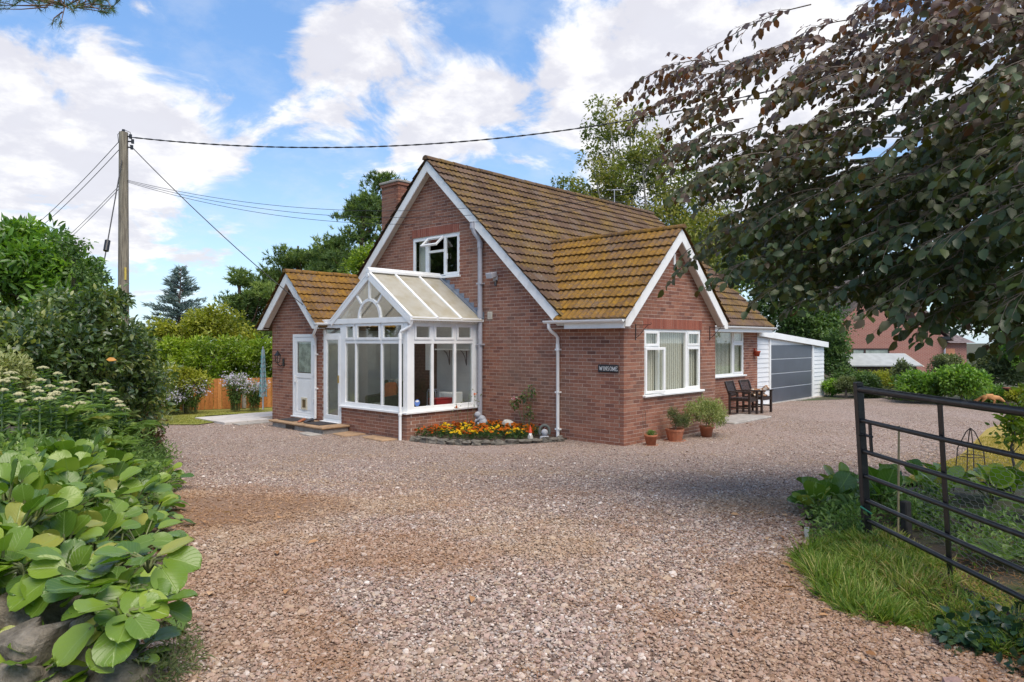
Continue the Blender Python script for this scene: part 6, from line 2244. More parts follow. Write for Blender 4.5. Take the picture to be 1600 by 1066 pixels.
# thin sprays standing out from the laurel
tree('privet_shrub', 'thin twiggy shrub leaning past the stay wire', 'shrub', zat(pix(110, 533, 12)), pix(118, 400, 12), [E(118, 395, 12, 20, 20), E(140, 425, 12, 26, 22), E(150, 455, 11.8, 26, 16), E(100, 375, 12, 14, 10)], 26, (.10, .2), 34, .075, .55, LM['dense'], LEAF4, nl=26, tr=.03, surf=.5, sname='stems')
tree('camellia_shrub', 'large dark glossy camellia bush bordering the drive', 'shrub', zat(pix(110, 560, 9.6), .3), pix(110, 500, 9.6),
     [E(90, 550, 9.4, 120, 70), E(190, 570, 10.5, 60, 60), E(10, 540, 8.8, 120, 90), E(205, 640, 10.6, 48, 60), E(130, 480, 9.8, 70, 30), E(100, 620, 9.6, 120, 50)], 190, (.16, .32), 105, .095, .46, LM['camellia'], LEAF8, nl=40, tr=.06, surf=.7, out=.6, shell=.3, sname='stems')
tree('withered_shrub', 'brown withered lower edge of bush beside the drive', 'shrub', zat(pix(225, 650, 11.6), .05), pix(220, 640, 11.6), [E(222, 665, 11.5, 24, 32), E(232, 690, 11.4, 13, 20)], 30, (.12, .22), 90, .075, .42, LM['brown'], nl=12, tr=.03, surf=.5, sname='stems', cname='foliage')
o = leaf_obj('yellow_leaf', np.array([pix(166, 562, 8.4)]), np.array([RGT + FWD * .3]), np.array([[-.4, -.6, .5]]), .11, .06, LEAF8, np.array([.9]), leafmat('orange_leaf', [(0, (.5, .2, .02)), (1, (.6, .25, .02))]), None)
solo(o, 'single orange leaf on the dark camellia bush', 'leaf')
tree('pale_shrub', 'pale variegated shrub in front of the camellia', 'shrub', zat(pix(10, 600, 7.4), .8), pix(15, 580, 7.4), [E(10, 590, 7.4, 42, 34)], 26, (.12, .2), 90, .06, .45, leafmat('variegated', [(0, (.16, .2, .05)), (1, (.45, .44, .2))]), nl=10, tr=.02, surf=.6, sname='stems', cname='foliage')


def frond_fern(base, n, ln, mat, label, name='fern'):
    t = thing(name, base, label, 'fern', None)
    P, Dr, Nn, L, T = [], [], [], [], []
    for k in range(n):
        a = 2 * math.pi * k / n + rng.uniform(-.3, .3)
        u = np.array((math.cos(a), math.sin(a), 0))
        l = ln * rng.uniform(.75, 1.15)
        tint = np.clip(rng.normal(.45, .22), 0, 1)
        for i in range(22):
            f = (i + 2) / 24
            p = base + u * l * (.85 * f) + np.array((0, 0, l * (1.05 * f - .75 * f * f)))
            tang = unit(u * .85 + np.array((0, 0, 1.05 - 1.5 * f)))
            side = np.cross(tang, (0, 0, 1)); side /= np.linalg.norm(side) + 1e-9
            w = ln * .26 * math.sin(math.pi * min(1, f * .9 + .1)) ** .8
            for s in (-1, 1):
                P.append(p); Dr.append(side * s + tang * .45); Nn.append(np.cross(tang, side) * -1 + rng.normal(size=3) * .12); L.append(w); T.append(tint)
    leaf_obj('frond', np.array(P), np.array(Dr), np.array(Nn), np.array(L), np.array(L) * .24, LEAF4, np.array(T), mat, t)
    return t


for (x, y, D, n, ln, lab) in [(140, 655, 6.9, 11, .42, 'yellow-green fern among the flat cream flowers'), (105, 640, 6.4, 9, .40, 'green fern behind the bergenia leaves'), (200, 668, 7.8, 11, .45, 'fern at the drive end of the raised bed'), (175, 690, 6.7, 9, .36, 'small fern rising behind the bergenia')]:
    b0 = pix(x, y, D); b0[2] = min(b0[2] - .12, gz(b0[0], b0[1]) + .5)
    frond_fern(b0, n, ln, LM['fern'], lab)

# sedum-like plants with flat cream heads
SEDP = plain('cream_flower_head', (.42, .39, .21), .9, var=.25, scale=60, bmp=.5)


def sedum_proto():
    mb = MB()
    return mb


SED = []
for v in range(4):
    h = (.34, .42, .50, .38)[v]
    sm = MB().tube([(0, 0, 0), (.015, .01, h * .5), (0, 0, h)], .008, 5, False).mesh('stem', plain('sedum_stem', (.13, .19, .08), .7))
    n = 54
    z = rng.uniform(-.08, h * .95, n); a = rng.uniform(0, 6.28, n)
    P = np.stack([np.zeros(n), np.zeros(n), z], 1)
    Dr = np.stack([np.cos(a), np.sin(a), np.full(n, .35)], 1)
    Vv, fs, k = leaves_np(P, Dr, np.tile((0, 0, 1.0), (n, 1)) + rng.normal(0, .25, (n, 3)), rng.uniform(.07, .12, n), .036, LEAF8)
    lm = npmesh('leaves', Vv, fs, tint=np.repeat(rng.random(n), k), mat=LM['herb'])
    hm = MB()
    R0 = rng.uniform(.036, .052)
    for q in range(26):
        rr_ = R0 * math.sqrt(rng.random()); aa = rng.uniform(0, 6.28)
        hm.blob((rr_ * math.cos(aa), rr_ * math.sin(aa), h + .012 - (rr_ / R0) ** 2 * .014), (.013, .013, .009), q, .15, 5, 3)
    SED.append((sm, lm, hm.mesh('flower_head', SEDP)))
for (x, y, D) in [(17, 583, 6.6), (19, 592, 6.3), (67, 575, 7.0), (90, 584, 7.1), (64, 594, 6.6), (53, 606, 6.4), (78, 604, 6.5), (30, 616, 6.0), (32, 627, 5.8), (60, 612, 6.1), (62, 624, 5.9), (77, 623, 6.0), (86, 614, 6.3), (84, 617, 6.1), (4, 610, 6.0), (5, 596, 6.2),
                  (100, 598, 7.0), (113, 597, 7.3), (97, 608, 6.7), (117, 610, 7.0), (150, 602, 7.6), (143, 612, 7.3), (160, 609, 7.7), (172, 611, 7.8), (178, 624, 7.6), (186, 628, 7.6), (188, 634, 7.5), (163, 600, 7.9), (125, 630, 6.6), (104, 636, 6.3), (195, 640, 7.6), (48, 640, 5.9)]:
    v = rng.integers(4)
    h = (.34, .42, .50, .38)[v]
    p = pix(x, y, D)
    t = thing('sedum_plant', (p[0], p[1], p[2] - h), 'fleshy perennial with a flat cream flower head in the raised bed', 'flower', 'cream flower heads in the raised bed')
    t.rotation_euler = (0, 0, rng.uniform(0, 6.28))
    for nm, me in zip(('stem', 'leaves', 'flower_head'), SED[v]):
        o = link(bpy.data.objects.new(nm, me)); o.parent = t
# herbaceous green filling the bank between
und = []
for k_ in range(190):
    D = rng.uniform(4.6, 8.2); L = ledge(D) - rng.uniform(.35, 3.2)
    if k_ > 100: D = rng.uniform(6.5, 12.5); L = ledge(D) - rng.uniform(.0, 1.0)
    p = DL(D, L); und.append(((p[0], p[1], gz(p[0], p[1]) + rng.uniform(.0, .22)), rng.uniform(.14, .26)))
P, Dr, Nn, L, W, T = clumpy(und, 110, .07, .34, .6, .7, 0, .2, .5)
o = leaf_obj('undergrowth', P, Dr, Nn, L, W, LEAF4, T, LM['herb'], None, 'stuff')
tag(o, 'low green undergrowth filling the raised bed', 'undergrowth')

# ---- bergenia
m, nt_, b = newmat('bergenia_leaf')
at = node(nt_, 'ShaderNodeAttribute', attribute_name='tint').outputs['Fac']
uu = node(nt_, 'ShaderNodeAttribute', attribute_name='along').outputs['Fac']
ww = node(nt_, 'ShaderNodeAttribute', attribute_name='across').outputs['Fac']
col = ramp(nt_, at, [(0, (.040, .088, .016)), (.35, (.085, .160, .022)), (.7, (.165, .255, .030)), (.92, (.26, .34, .045)), (1, (.30, .31, .06))])
aw = math_(nt_, 'ABSOLUTE', ww)
ph = math_(nt_, 'SUBTRACT', math_(nt_, 'MULTIPLY', uu, 7.0), math_(nt_, 'MULTIPLY', aw, 3.4))
vein = math_(nt_, 'ABSOLUTE', math_(nt_, 'SUBTRACT', math_(nt_, 'FRACT', ph), .5))
vm_ = maprange(nt_, vein, .0, .10, 1, 0)
vm_ = math_(nt_, 'MAXIMUM', math_(nt_, 'MULTIPLY', vm_, .45), maprange(nt_, aw, .015, .07, .9, 0))
col = mixc(nt_, math_(nt_, 'MULTIPLY', vm_, .6), col, (.24, .34, .09))
spots = maprange(nt_, noise_(nt_, 55, 3, .6), .68, .74)
col = mixc(nt_, math_(nt_, 'MULTIPLY', spots, .5), col, (.12, .07, .03))
setc(nt_, b, col)
b.inputs['Roughness'].default_value = .27
b.inputs['Specular IOR Level'].default_value = .55
bump(nt_, b, math_(nt_, 'SUBTRACT', 1.0, vm_), .35, .006)
tr = node(nt_, 'ShaderNodeBsdfTranslucent'); nt_.links.new(mixc(nt_, 1.0, col, (1.4, 1.7, .5), 'MULTIPLY'), tr.inputs[0])
mx = node(nt_, 'ShaderNodeMixShader', {0: .25}); nt_.links.new(b.outputs[0], mx.inputs[1]); nt_.links.new(tr.outputs[0], mx.inputs[2])
nt_.links.new(mx.outputs[0], nt_.nodes['Material Output'].inputs[0])
LM['bergenia'] = m


def berg_leaf(seed, tint):
    """rounded leathery leaf, stalk end at the origin, pointing +x"""
    g = np.random.default_rng(seed)
    nu, nw = 10, 7
    V, al, ac = [], [], []
    cup, wave, bend = g.uniform(.02, .16), g.uniform(.01, .035), g.uniform(-.05, .22)
    ph = g.uniform(0, 6.28)
    for i in range(nu):
        q_ = i / (nu - 1)
        u = (1 - math.cos(math.pi * q_)) / 2
        hw = .40 * math.sin(math.pi * q_) ** .9 * (.80 + .38 * u) + .03
        for j in range(nw):
            w = -1 + 2 * j / (nw - 1)
            z = cup * abs(w) ** 1.6 * hw * 2 - bend * u * u + wave * math.sin(u * 9 + w * 2 + ph) * abs(w) + .014 * math.sin(u * 22 - abs(w) * 10)
            V.append((u * (1 - .05 * abs(w)), w * hw, z)); al.append(u); ac.append(w)
    F = [(i * nw + j, i * nw + j + 1, (i + 1) * nw + j + 1, (i + 1) * nw + j) for i in range(nu - 1) for j in range(nw - 1)]
    F = [f[::-1] for f in F]
    return npmesh('leaf', V, [np.array(F)], tint=np.full(len(V), tint), mat=LM['bergenia'], attrs={'along': al, 'across': ac}, smooth=True)


BERG = [berg_leaf(s, t) for s, t in zip(range(18), [.2, .35, .5, .62, .72, .45, .3, .8, .55, .66, .4, .92, .25, .58, .7, .5, 1.0, .76])]
STALK = plain('bergenia_stalk', (.13, .15, .05), .6, var=.3)


def place_leaf(root, base, tip, L, n, roll, mesh, name='leaf'):
    """leaf blade from base in direction tip with normal near n"""
    x = unit(np.asarray(tip, float)); y = np.cross(np.asarray(n, float), x); y /= np.linalg.norm(y) + 1e-9
    z = np.cross(x, y)
    mt = Matrix(((x[0], y[0], z[0], base[0]), (x[1], y[1], z[1], base[1]), (x[2], y[2], z[2], base[2]), (0, 0, 0, 1)))
    o = link(bpy.data.objects.new(name, mesh))
    o.parent = root
    o.matrix_local = mt @ Matrix.Rotation(roll, 4, 'X') @ Matrix.Scale(L, 4)
    return o


def bergenia(p, nlv, size, label, group, lean=(0, 0, 0), hang=0.0, name='bergenia_plant', h0=.16):
    p = np.asarray(p, float)
    t = thing(name, p, label, 'plant', group)
    mb = MB()
    lean = np.asarray(lean, float)
    for k in range(nlv):
        a = 2 * math.pi * (k + rng.uniform(-.25, .25)) / nlv * 1.618 * 1.0
        el = rng.uniform(.25, 1.35) - hang
        u = np.array((math.cos(a), math.sin(a), 0)) + lean
        u /= np.linalg.norm(u)
        d = unit(u * math.cos(el) + np.array((0, 0, math.sin(el))))
        st = h0 * rng.uniform(.5, 1.5)
        b0 = unit(d + np.array((0, 0, .45))) * st
        n = unit(np.array((0, 0, 1.0)) - d * d[2] + rng.normal(size=3) * .18 - FWD * .15)
        dd = unit(d * .9 + np.array((0, 0, -.25)))
        place_leaf(t, b0, dd, size * rng.uniform(.72, 1.18), n, rng.uniform(-.35, .35), BERG[rng.integers(len(BERG))])
        mb.tube([(0, 0, -.03), b0 * .5 + np.array((0, 0, .01)), b0 + dd * .02], .007, 4, False)
    o = link(bpy.data.objects.new('stalk', mb.mesh('stalk', STALK))); o.parent = t
    return t


# rows of plants over the raised bank, from the stones back along the drive edge
BG = 'bergenia plants on the raised bed'
spots = []
for D in np.arange(3.15, 9.0, .27):
    e = ledge(D)
    for q in range(10):
        L = e - .02 - q * .235 + rng.uniform(-.08, .08)
        if L < -.80 * D: break
        if D > 6.2 and q > 2: break
        if D > 7.4 and q > 0: break
        if D > 5.2 and q > 4: break
        spots.append((D + rng.uniform(-.1, .1), L, q))
for D, L, q in spots:
    p = DL(D, L)
    z = gz(p[0], p[1]) + .03
    edge = q == 0
    zone = 'just behind the rough stones' if D < 3.95 else 'in front of the ferns and cream flowers' if D > 5.3 else 'midway along the raised bed'
    lab = ('glossy bergenia spilling over the drive edge ' if edge else 'glossy bergenia with broad rounded green leaves ') + zone
    bergenia((p[0], p[1], z), 17 if D < 4.8 else 12, .148 if D < 5 else .162, lab, BG + (' edge' if edge else '') + ' ' + zone, lean=RGT * (.2 if edge else 0) - FWD * .25, hang=.45 if edge else .0)
# trailing ones over the stones
for (x, y, D) in [(165, 930, 3.25), (215, 920, 3.3), (190, 965, 3.12), (232, 885, 3.45), (120, 900, 3.4), (40, 895, 3.4), (-30, 895, 3.4), (215, 965, 3.2)]:
    p = pix(x, y, D)
    bergenia(p, 9, .175, 'bergenia with broad leaves hanging down over the rough stones', 'bergenia hanging over the stones', lean=-FWD * .8, hang=.75, h0=.08)
# bergenia clump right of the drive
for (D, L) in [(6.5, 2.95), (6.9, 3.25), (7.3, 3.4), (6.7, 3.5), (7.2, 3.8), (7.6, 3.9), (7.0, 4.1), (7.3, 4.5), (6.9, 4.9), (6.6, 4.5), (6.9, 4.8), (6.3, 3.3), (6.5, 4.0), (6.4, 2.75), (6.8, 3.0)]:
    p = DL(D, L)
    bergenia((p[0], p[1], gz(p[0], p[1]) + .02), 9, .205, 'broad-leaved bergenia growing behind the open gate', 'bergenia behind the gate', lean=-FWD * .2, h0=.14)
# ---- grass tussock by the gate
n = 16000
D = rng.uniform(3.5, 5.35, n)
t_ = rng.random(n)
inner = np.interp(D, [3.5, 3.8, 4.0, 4.3, 5.1, 5.35], [2.45, 2.12, 1.92, 1.88, 2.08, 2.45])
L = inner + t_ ** 1.2 * (2.9 - inner)
P = np.stack([CAM[0] + FWD[0] * D + RGT[0] * L, CAM[1] + FWD[1] * D + RGT[1] * L, np.zeros(n)], 1)
P[:, 2] = gh(P[:, 0], P[:, 1]) + bed(P[:, 0], P[:, 1])
cell = np.floor(P[:, :2] / .16)
hsh = np.sin(cell[:, 0] * 12.9898 + cell[:, 1] * 78.233) * 43758.5453
hsh = hsh - np.floor(hsh)
an = hsh * 6.283 + rng.normal(0, 1.1, n)
lean = rng.uniform(.25, 1.1, n)
Dr = np.stack([np.cos(an) * lean - RGT[0] * .25, np.sin(an) * lean - RGT[1] * .25, np.ones(n) * rng.uniform(.5, 1.1, n)], 1)
ln = (.075 + .115 * hsh) * rng.uniform(.6, 1.2, n) * np.clip(1.2 - .75 * t_, .4, 1.15)
T = np.clip(.22 + .5 * hsh * .7 + rng.normal(0, .30, n) + .28 * t_, 0, 1)
keep = rng.random(n) < np.clip(1.25 - .95 * t_ * (D < 4.6), .15, 1)
o = leaf_obj('grass', P[keep], Dr[keep], rnd_dir(n)[keep] + np.array((0, 0, .6)), ln[keep], .0075, BLADE, T[keep], LM['grass'], None, 'stuff')
tag(o, 'rough green grass growing beside the drive under the gate', 'grass')
# dry lawn blades and left lawn blades
for nm, lab, D0, D1, f0, f1, n, mt in (('dry_grass', 'short yellowed grass of the lawn beyond the gate', 8.6, 15, lambda D: redge(D), lambda D: redge(D) + 2.6, 22000, leafmat('dry_blades', [(0, (.16, .17, .03)), (.5, (.32, .26, .05)), (1, (.46, .36, .10))], .6, .2, .3)),
                                   ('lawn_grass', 'short green grass of the lawn before the fence', 17.8, 21, lambda D: D * -.52, lambda D: np.interp(D, [17.7, 19.4, 20, 21], [-7.9, -7.2, -5.8, -5.8]), 9000, leafmat('lawn_blades', [(0, (.11, .14, .025)), (.5, (.22, .24, .04)), (1, (.34, .31, .07))], .6, .2, .3))):
    D = rng.uniform(D0, D1, n); L = f0(D) + rng.random(n) * (f1(D) - f0(D))
    P = np.stack([CAM[0] + FWD[0] * D + RGT[0] * L, CAM[1] + FWD[1] * D + RGT[1] * L, np.zeros(n)], 1)
    P[:, 2] = gh(P[:, 0], P[:, 1]) + bed(P[:, 0], P[:, 1]) + .035
    Dr = rng.normal(0, .45, (n, 3)); Dr[:, 2] = 1
    o = leaf_obj(nm, P, Dr, rnd_dir(n), rng.uniform(.025, .055, n), .012, NEEDLE, rng.random(n), mt, None, 'stuff')
    tag(o, lab, 'grass')

# ferny weeds and ivy behind the gate
for (D, L, n_, ln, lab) in [(4.6, 3.2, 9, .30, 'feathery fern behind the lower gate bars'), (3.9, 3.3, 9, .32, 'fern close to the timber fence post'), (5.6, 3.6, 10, .34, 'fern between the gate and the broad leaves'), (5.9, 4.4, 10, .36, 'fern half hidden behind the chicken wire'), (5.0, 3.9, 9, .34, 'fern in the shade beyond the chicken wire'), (6.1, 2.95, 8, .28, 'small fern at the foot of the gate end post')]:
    p = DL(D, L); p[2] = gz(p[0], p[1]) + .02
    frond_fern(p, n_, ln, LM['herb'] if D > 4.5 else LM['fern'], lab)
cl = []
for k_ in range(80):
    D = rng.uniform(3.0, 6.8); L = rng.uniform(2.95, 4.8)
    if k_ > 46: D = rng.uniform(5.3, 6.9); L = redge(D) + rng.uniform(.1, 1.0)
    p = DL(D, L); cl.append(((p[0], p[1], gz(p[0], p[1]) + rng.uniform(0, .12)), rng.uniform(.10, .22)))
P, Dr, Nn, L, W, T = clumpy(cl, 90, .055, .4, .7, .6, 0, .1, .6)
o = leaf_obj('weeds', P, Dr, Nn, L, W, LEAF4, T, LM['herb'], None, 'stuff'); tag(o, 'low weeds covering the ground behind the gate', 'weeds')
iv = thing('ivy', DL(3.2, 2.35, .5), 'dark glossy ivy trailing over the timber edging', 'ivy')
cl = []
for _ in range(26):
    t = rng.random(); p = DL(3.75 - t * 1.1, 2.40 - t * .30 + rng.uniform(-.12, .35))
    cl.append(((p[0], p[1], gz(p[0], p[1]) + .06), rng.uniform(.06, .12)))
P, Dr, Nn, L, W, T = clumpy(cl, 26, .05, .95, .9, .6, .2, .1, .3)
leaf_obj('foliage', P, Dr, Nn, L, W, LEAF8, T, LM['ivy'], iv)
# leafy shrub by the right edge behind the gate
tree('rose_shrub', 'upright leafy shrub behind the wire at the lawn edge', 'shrub', zat(pix(1585, 700, 8.6), .3), pix(1580, 640, 8.6), [E(1592, 670, 8.6, 30, 50), E(1625, 640, 8.6, 40, 60)], 24, (.08, .2), 40, .085, .48, LM['laurel_lime'], LEAF8, nl=34, tr=.02, surf=.4, sname='stems', cname='foliage')

# small grey-leaved weeds at the foot of the stones
cl = []
for (x, y, D) in [(255, 1030, 3.2), (285, 1010, 3.3), (235, 1055, 3.1), (275, 985, 3.5)]:
    p = pix(x, y, D); cl.append(((p[0], p[1], gz(p[0], p[1]) + .07), .12))
hb = thing('thyme_clump', pix(255, 1050, 3.2), 'wispy grey-green herb at the foot of the stones', 'plant')
P, Dr, Nn, L, W, T = clumpy(cl, 240, .045, .16, .5, .8, 0, .1, .4)
leaf_obj('foliage', P, Dr, Nn, L, W, LEAF4, T, LM['olive'], hb)

# ---- copper beech: trunk out to the right, long arching boughs reaching over the drive
bt_ = thing('copper_beech', DL(6.2, 9.4, .2), 'copper beech whose purple and green boughs hang over the drive', 'tree')
bm = MB()
tb0, tb1 = DL(6.2, 9.4, .1), DL(6.2, 9.0, 9.0)
bm.tube([tb0, tb0 * .6 + tb1 * .4 + RGT * .1, tb1], [.42, .33, .16], 12, False)
ENV = [(985, 135), (1060, 95), (1170, 78), (1260, 72), (1320, 25), (1345, -60), (1700, -60), (1700, 560), (1600, 520), (1540, 496), (1430, 476), (1330, 466), (1250, 468), (1190, 462), (1115, 425), (1070, 395), (1075, 350), (1030, 245), (1060, 205), (1010, 170)]


def in_poly(x, y, poly):
    c = False
    j = len(poly) - 1
    for i in range(len(poly)):
        xi, yi = poly[i]; xj, yj = poly[j]
        if (yi > y) != (yj > y) and x < (xj - xi) * (y - yi) / (yj - yi + 1e-9) + xi:
            c = not c
        j = i
    return c


P, Dr, Nn, L, T = [], [], [], [], []
limbs = []
for k in range(13):
    z_ = 2.4 + k * .42
    e = DL(rng.uniform(4.6, 8.6), rng.uniform(3.6, 5.2), z_ + rng.uniform(.3, 1.1))
    s = tb0 + (tb1 - tb0) * (.18 + .055 * k)
    mid = (s + e) / 2 + np.array((0, 0, .55))
    bm.tube([s, mid, e], [.085, .055, .022], 7, False)
    limbs.append(e)
limbs = np.array(limbs)


NODES = [np.concatenate([limbs, (limbs + tb1[None] * 0 + RGT * .8)])]


def spray(tip, ln, tint0, dens=1.0):
    start = tip + RGT * ln * rng.uniform(.75, 1.0) + np.array((0, 0, ln * rng.uniform(.15, .45))) + FWD * rng.normal(0, .25) * ln
    ctrl = (start + tip) / 2 + np.array((0, 0, ln * .16))
    nd = np.concatenate(NODES)
    dd_ = np.linalg.norm(nd - start, axis=1) + 4.0 * np.clip((start - nd) @ RGT + .05, 0, 9)
    j = np.argmin(dd_)
    near = nd[j]
    if np.linalg.norm(near - start) < .75 and (near - start) @ RGT > .8 * abs(near[2] - start[2]):
        bm.tube([near, (near + start) / 2 + rng.normal(0, .03, 3), start], [.007, .006, .005], 4, False)
    q = [start * (1 - f) ** 2 + ctrl * 2 * f * (1 - f) + tip * f * f for f in np.linspace(0, 1, 7)]
    NODES.append(np.array(q[:5]))
    bm.tube(q, [.0065 * (1 - .75 * i / 6) for i in range(7)], 4, False)
    nt_w = int(8 * ln / .9 * dens) + 4
    for i in range(nt_w):
        f = .12 + .88 * (i + rng.random()) / nt_w
        b0 = start * (1 - f) ** 2 + ctrl * 2 * f * (1 - f) + tip * f * f
        tang = unit(2 * (1 - f) * (ctrl - start) + 2 * f * (tip - ctrl))
        side = np.cross(tang, (0, 0, 1)); side /= np.linalg.norm(side) + 1e-9
        s = 1 if i % 2 else -1
        d = unit(tang * .75 + side * s * rng.uniform(.35, .8) + np.array((0, 0, -.12 + rng.normal(0, .1))))
        tl = rng.uniform(.18, .42) * (1.05 - .4 * f)
        bm.tube([b0, b0 + d * tl * .55, b0 + d * tl + np.array((0, 0, -.03))], [.003, .002, .0012], 3, False)
        nl = int(tl / .047)
        for m_ in range(nl):
            g = (m_ + 1) / nl
            p = b0 + d * tl * g + np.array((0, 0, -.03 * g))
            sd = np.cross(d, (0, 0, 1)); sd /= np.linalg.norm(sd) + 1e-9
            dirl = unit(d * .6 + sd * (1 if m_ % 2 else -1) * .65 + np.array((0, 0, -.55 + rng.normal(0, .3))))
            P.append(p); Dr.append(dirl)
            Nn.append(unit(np.array((0, 0, .62)) - RGT * .42 - FWD * .40 + rng.normal(size=3) * .48))
            L.append(rng.uniform(.062, .108)); T.append(np.clip(tint0 + rng.normal(0, .15), 0, 1))


tips = []
while len(tips) < 430:
    x, y = rng.uniform(985, 1700), rng.uniform(-60, 560)
    if not in_poly(x, y, ENV) or (x < 1180 - (y - 100) * .15 and rng.random() < .5) or (y < 230 and rng.random() < .3):
        continue
    # the outer (upper left) tips hang further back, the lower right ones come close
    close = np.clip((x - 1150) / 450, 0, 1)
    D_ = rng.uniform(6.0 - 2.1 * close, 8.6 - .6 * close)
    tint = .80 - .72 * np.clip((y - 40) / 380 + .25 * (x - 1200) / 400, 0, 1)
    tips.append((pix(x, y, D_), rng.uniform(.55, 1.0), tint))
for (x, y, D_) in [(985, 138, 7.6), (1010, 170, 7.5), (1000, 150, 7.8), (1030, 240, 7.2), (1040, 205, 7.4), (1055, 300, 7.0), (1050, 262, 7.3), (1072, 392, 6.6), (1062, 420, 6.8), (1115, 430, 6.2), (1350, 488, 5.0), (1390, 500, 4.8), (1425, 512, 4.9), (1548, 535, 4.7), (1592, 540, 4.4), (1470, 498, 5.2), (1240, 478, 5.8), (1190, 465, 5.9)]:
    tips.append((pix(x, y, D_), .95, .85 - .6 * np.clip((y - 60) / 400, 0, 1)))
tips.sort(key=lambda q: -float(q[0] @ RGT))
for q in tips:
    spray(*q)
# the dense body of the crown behind, further from the drive
nb_ = 14000
xs_ = rng.uniform(1180, 1720, nb_); ys_ = rng.uniform(60, 520, nb_)
ok = np.array([in_poly(x, y, ENV) for x, y in zip(xs_, ys_)]) & (ys_ > 430 - (xs_ - 1090) * .55)
xs_, ys_ = xs_[ok], ys_[ok]
Ds_ = rng.uniform(5.5, 9.5, len(xs_))
ip = np.array([pix(x, y, d) for x, y, d in zip(xs_, ys_, Ds_)])
P = np.concatenate([np.array(P), ip]); n = len(ip)
Dr = np.concatenate([np.array(Dr), unit(rng.normal(size=(n, 3)) * .6 - RGT * .6 + np.array((0, 0, -.35)))])
Nn = np.concatenate([np.array(Nn), unit(rng.normal(size=(n, 3)) * .5 + np.array((0, 0, .7)) - RGT * .3 - FWD * .3)])
L = np.concatenate([np.array(L), rng.uniform(.06, .10, n)]); T = np.concatenate([np.array(T), np.clip(rng.normal(.15, .12, n), 0, 1)])
bm.build('trunk', M['bark'], bt_)
leaf_obj('crown', P, Dr, Nn, L, L * .66, LEAF8, T, LM['beech'], bt_)
print('beech leaves', len(P))

# ---- overhanging pine twigs, top left, from a pine standing out to the left
op = thing('overhanging_pine', DL(7.0, -10.2, .3), 'pine whose needled twigs hang into the top of the view', 'tree')
pm = MB()
pb0 = DL(7.0, -10.2, .2)
pm.tube([pb0, pb0 + np.array((0, 0, 5)), pb0 + np.array((0, 0, 11))], [.26, .2, .1], 10, False)
tipp = pix(105, 10, 7.0)
s_ = pb0 + np.array((0, 0, 6.4))
pm.tube([s_, (s_ + tipp) / 2 + np.array((0, 0, .35)), tipp], [.07, .045, .012], 6, False)
P, Dr, Nn = [], [], []
for k in range(64):
    x = rng.uniform(-20, 190); y = rng.uniform(-30, 46 - abs(x - 100) * .28) if k % 2 else rng.uniform(-10, 20)
    if 30 < x < 60 and y > 14: continue
    e = pix(x, y, 7.0 + rng.uniform(-.4, .4))
    s2 = pix(x + rng.uniform(-30, 30), min(y - 25, -10), 7.0 + rng.uniform(-.3, .3)) if k % 3 else tipp + (e - tipp) * rng.uniform(0, .4)
    pm.tube([s2, (s2 + e) / 2 + rng.normal(0, .02, 3), e], [.007, .005, .003], 4, False)
    u = unit(e - s2)
    n = 60
    f = rng.random((n, 1))
    P.append(e - u * f * .15); Dr.append(unit(u * .9 + rng.normal(size=(n, 3)) * .6)); Nn.append(rnd_dir(n))
for k in range(40):      # the rest of its crown, out of view
    c = pb0 + np.array((0, 0, rng.uniform(6, 11))) + rnd_dir(1)[0] * np.array((2.2, 2.2, .8))
    n = 60
    P.append(c + rnd_dir(n) * .5); Dr.append(rnd_dir(n) + np.array((0, 0, .4))); Nn.append(rnd_dir(n))
P, Dr, Nn = map(np.concatenate, (P, Dr, Nn))
pm.build('trunk', M['bark_pine'], op)
leaf_obj('crown', P, Dr, Nn, rng.uniform(.05, .085, len(P)), .0042, NEEDLE, rng.random(len(P)) * .4, LM['pine'], op)

# ---- pot plants and the rose
tree('pot_bush', 'large pale green leafy bush growing in a terracotta pot', 'plant', np.array((2.35, -.53, .22)), np.array((2.35, -.53, .7)), [((2.35, -.53, .64), (.46, .42, .26)), ((1.98, -.48, .50), (.34, .3, .28)), ((2.80, -.5, .46), (.40, .34, .32)), ((2.4, -.75, .42), (.4, .2, .2))], 110, (.07, .13), 44, .055, .34, LM['pot_green'], nl=40, tr=.012, surf=.5, sname='stems', cname='foliage')
tree('pot_herb', 'green herb in the ribbed terracotta pot', 'plant', np.array((1.40, -.33, .22)), np.array((1.45, -.33, .5)), [((1.55, -.38, .40), (.27, .22, .18)), ((1.36, -.3, .55), (.18, .12, .16))], 46, (.05, .09), 50, .045, .2, LM['olive'], nl=26, tr=.008, surf=.4, sname='stems', cname='foliage')
tree('pot_seedling', 'small green plant in the smallest terracotta pot', 'plant', np.array((.50, -.30, .18)), np.array((.50, -.30, .28)), [((.51, -.30, .25), (.11, .11, .05))], 12, (.035, .05), 40, .035, .3, LM['herb'], nl=10, tr=.005, surf=.4, sname='stems', cname='foliage')
rs = thing('rose_bush', (-.22, 2.35, .08), 'thin rose bush with one pink bloom against the brick wall', 'rose')
rm = MB()
rcl = []
for (y0, y1, h) in ((2.30, 2.22, 1.10), (2.42, 2.50, .95), (2.36, 2.72, .80), (2.33, 2.30, .72)):
    rm.tube([(-.22, y0, .05), (-.2, (y0 + y1) / 2, h * .5), (-.2, y1, h)], [.010, .008, .005], 5, False)
    for k in range(5):
        rcl.append(((-.2 + rng.normal(0, .04), y1 + rng.normal(0, .07), h - rng.uniform(0, .35)), .075))
rm.build('stems', plain('rose_stem', (.10, .12, .05), .8), rs)
P, Dr, Nn, L, W, T = clumpy(rcl, 16, .055, .6, .6, .6, .2, .2, .4)
leaf_obj('foliage', P, Dr, Nn, L, W, LEAF8, T, LM['camellia'], rs)
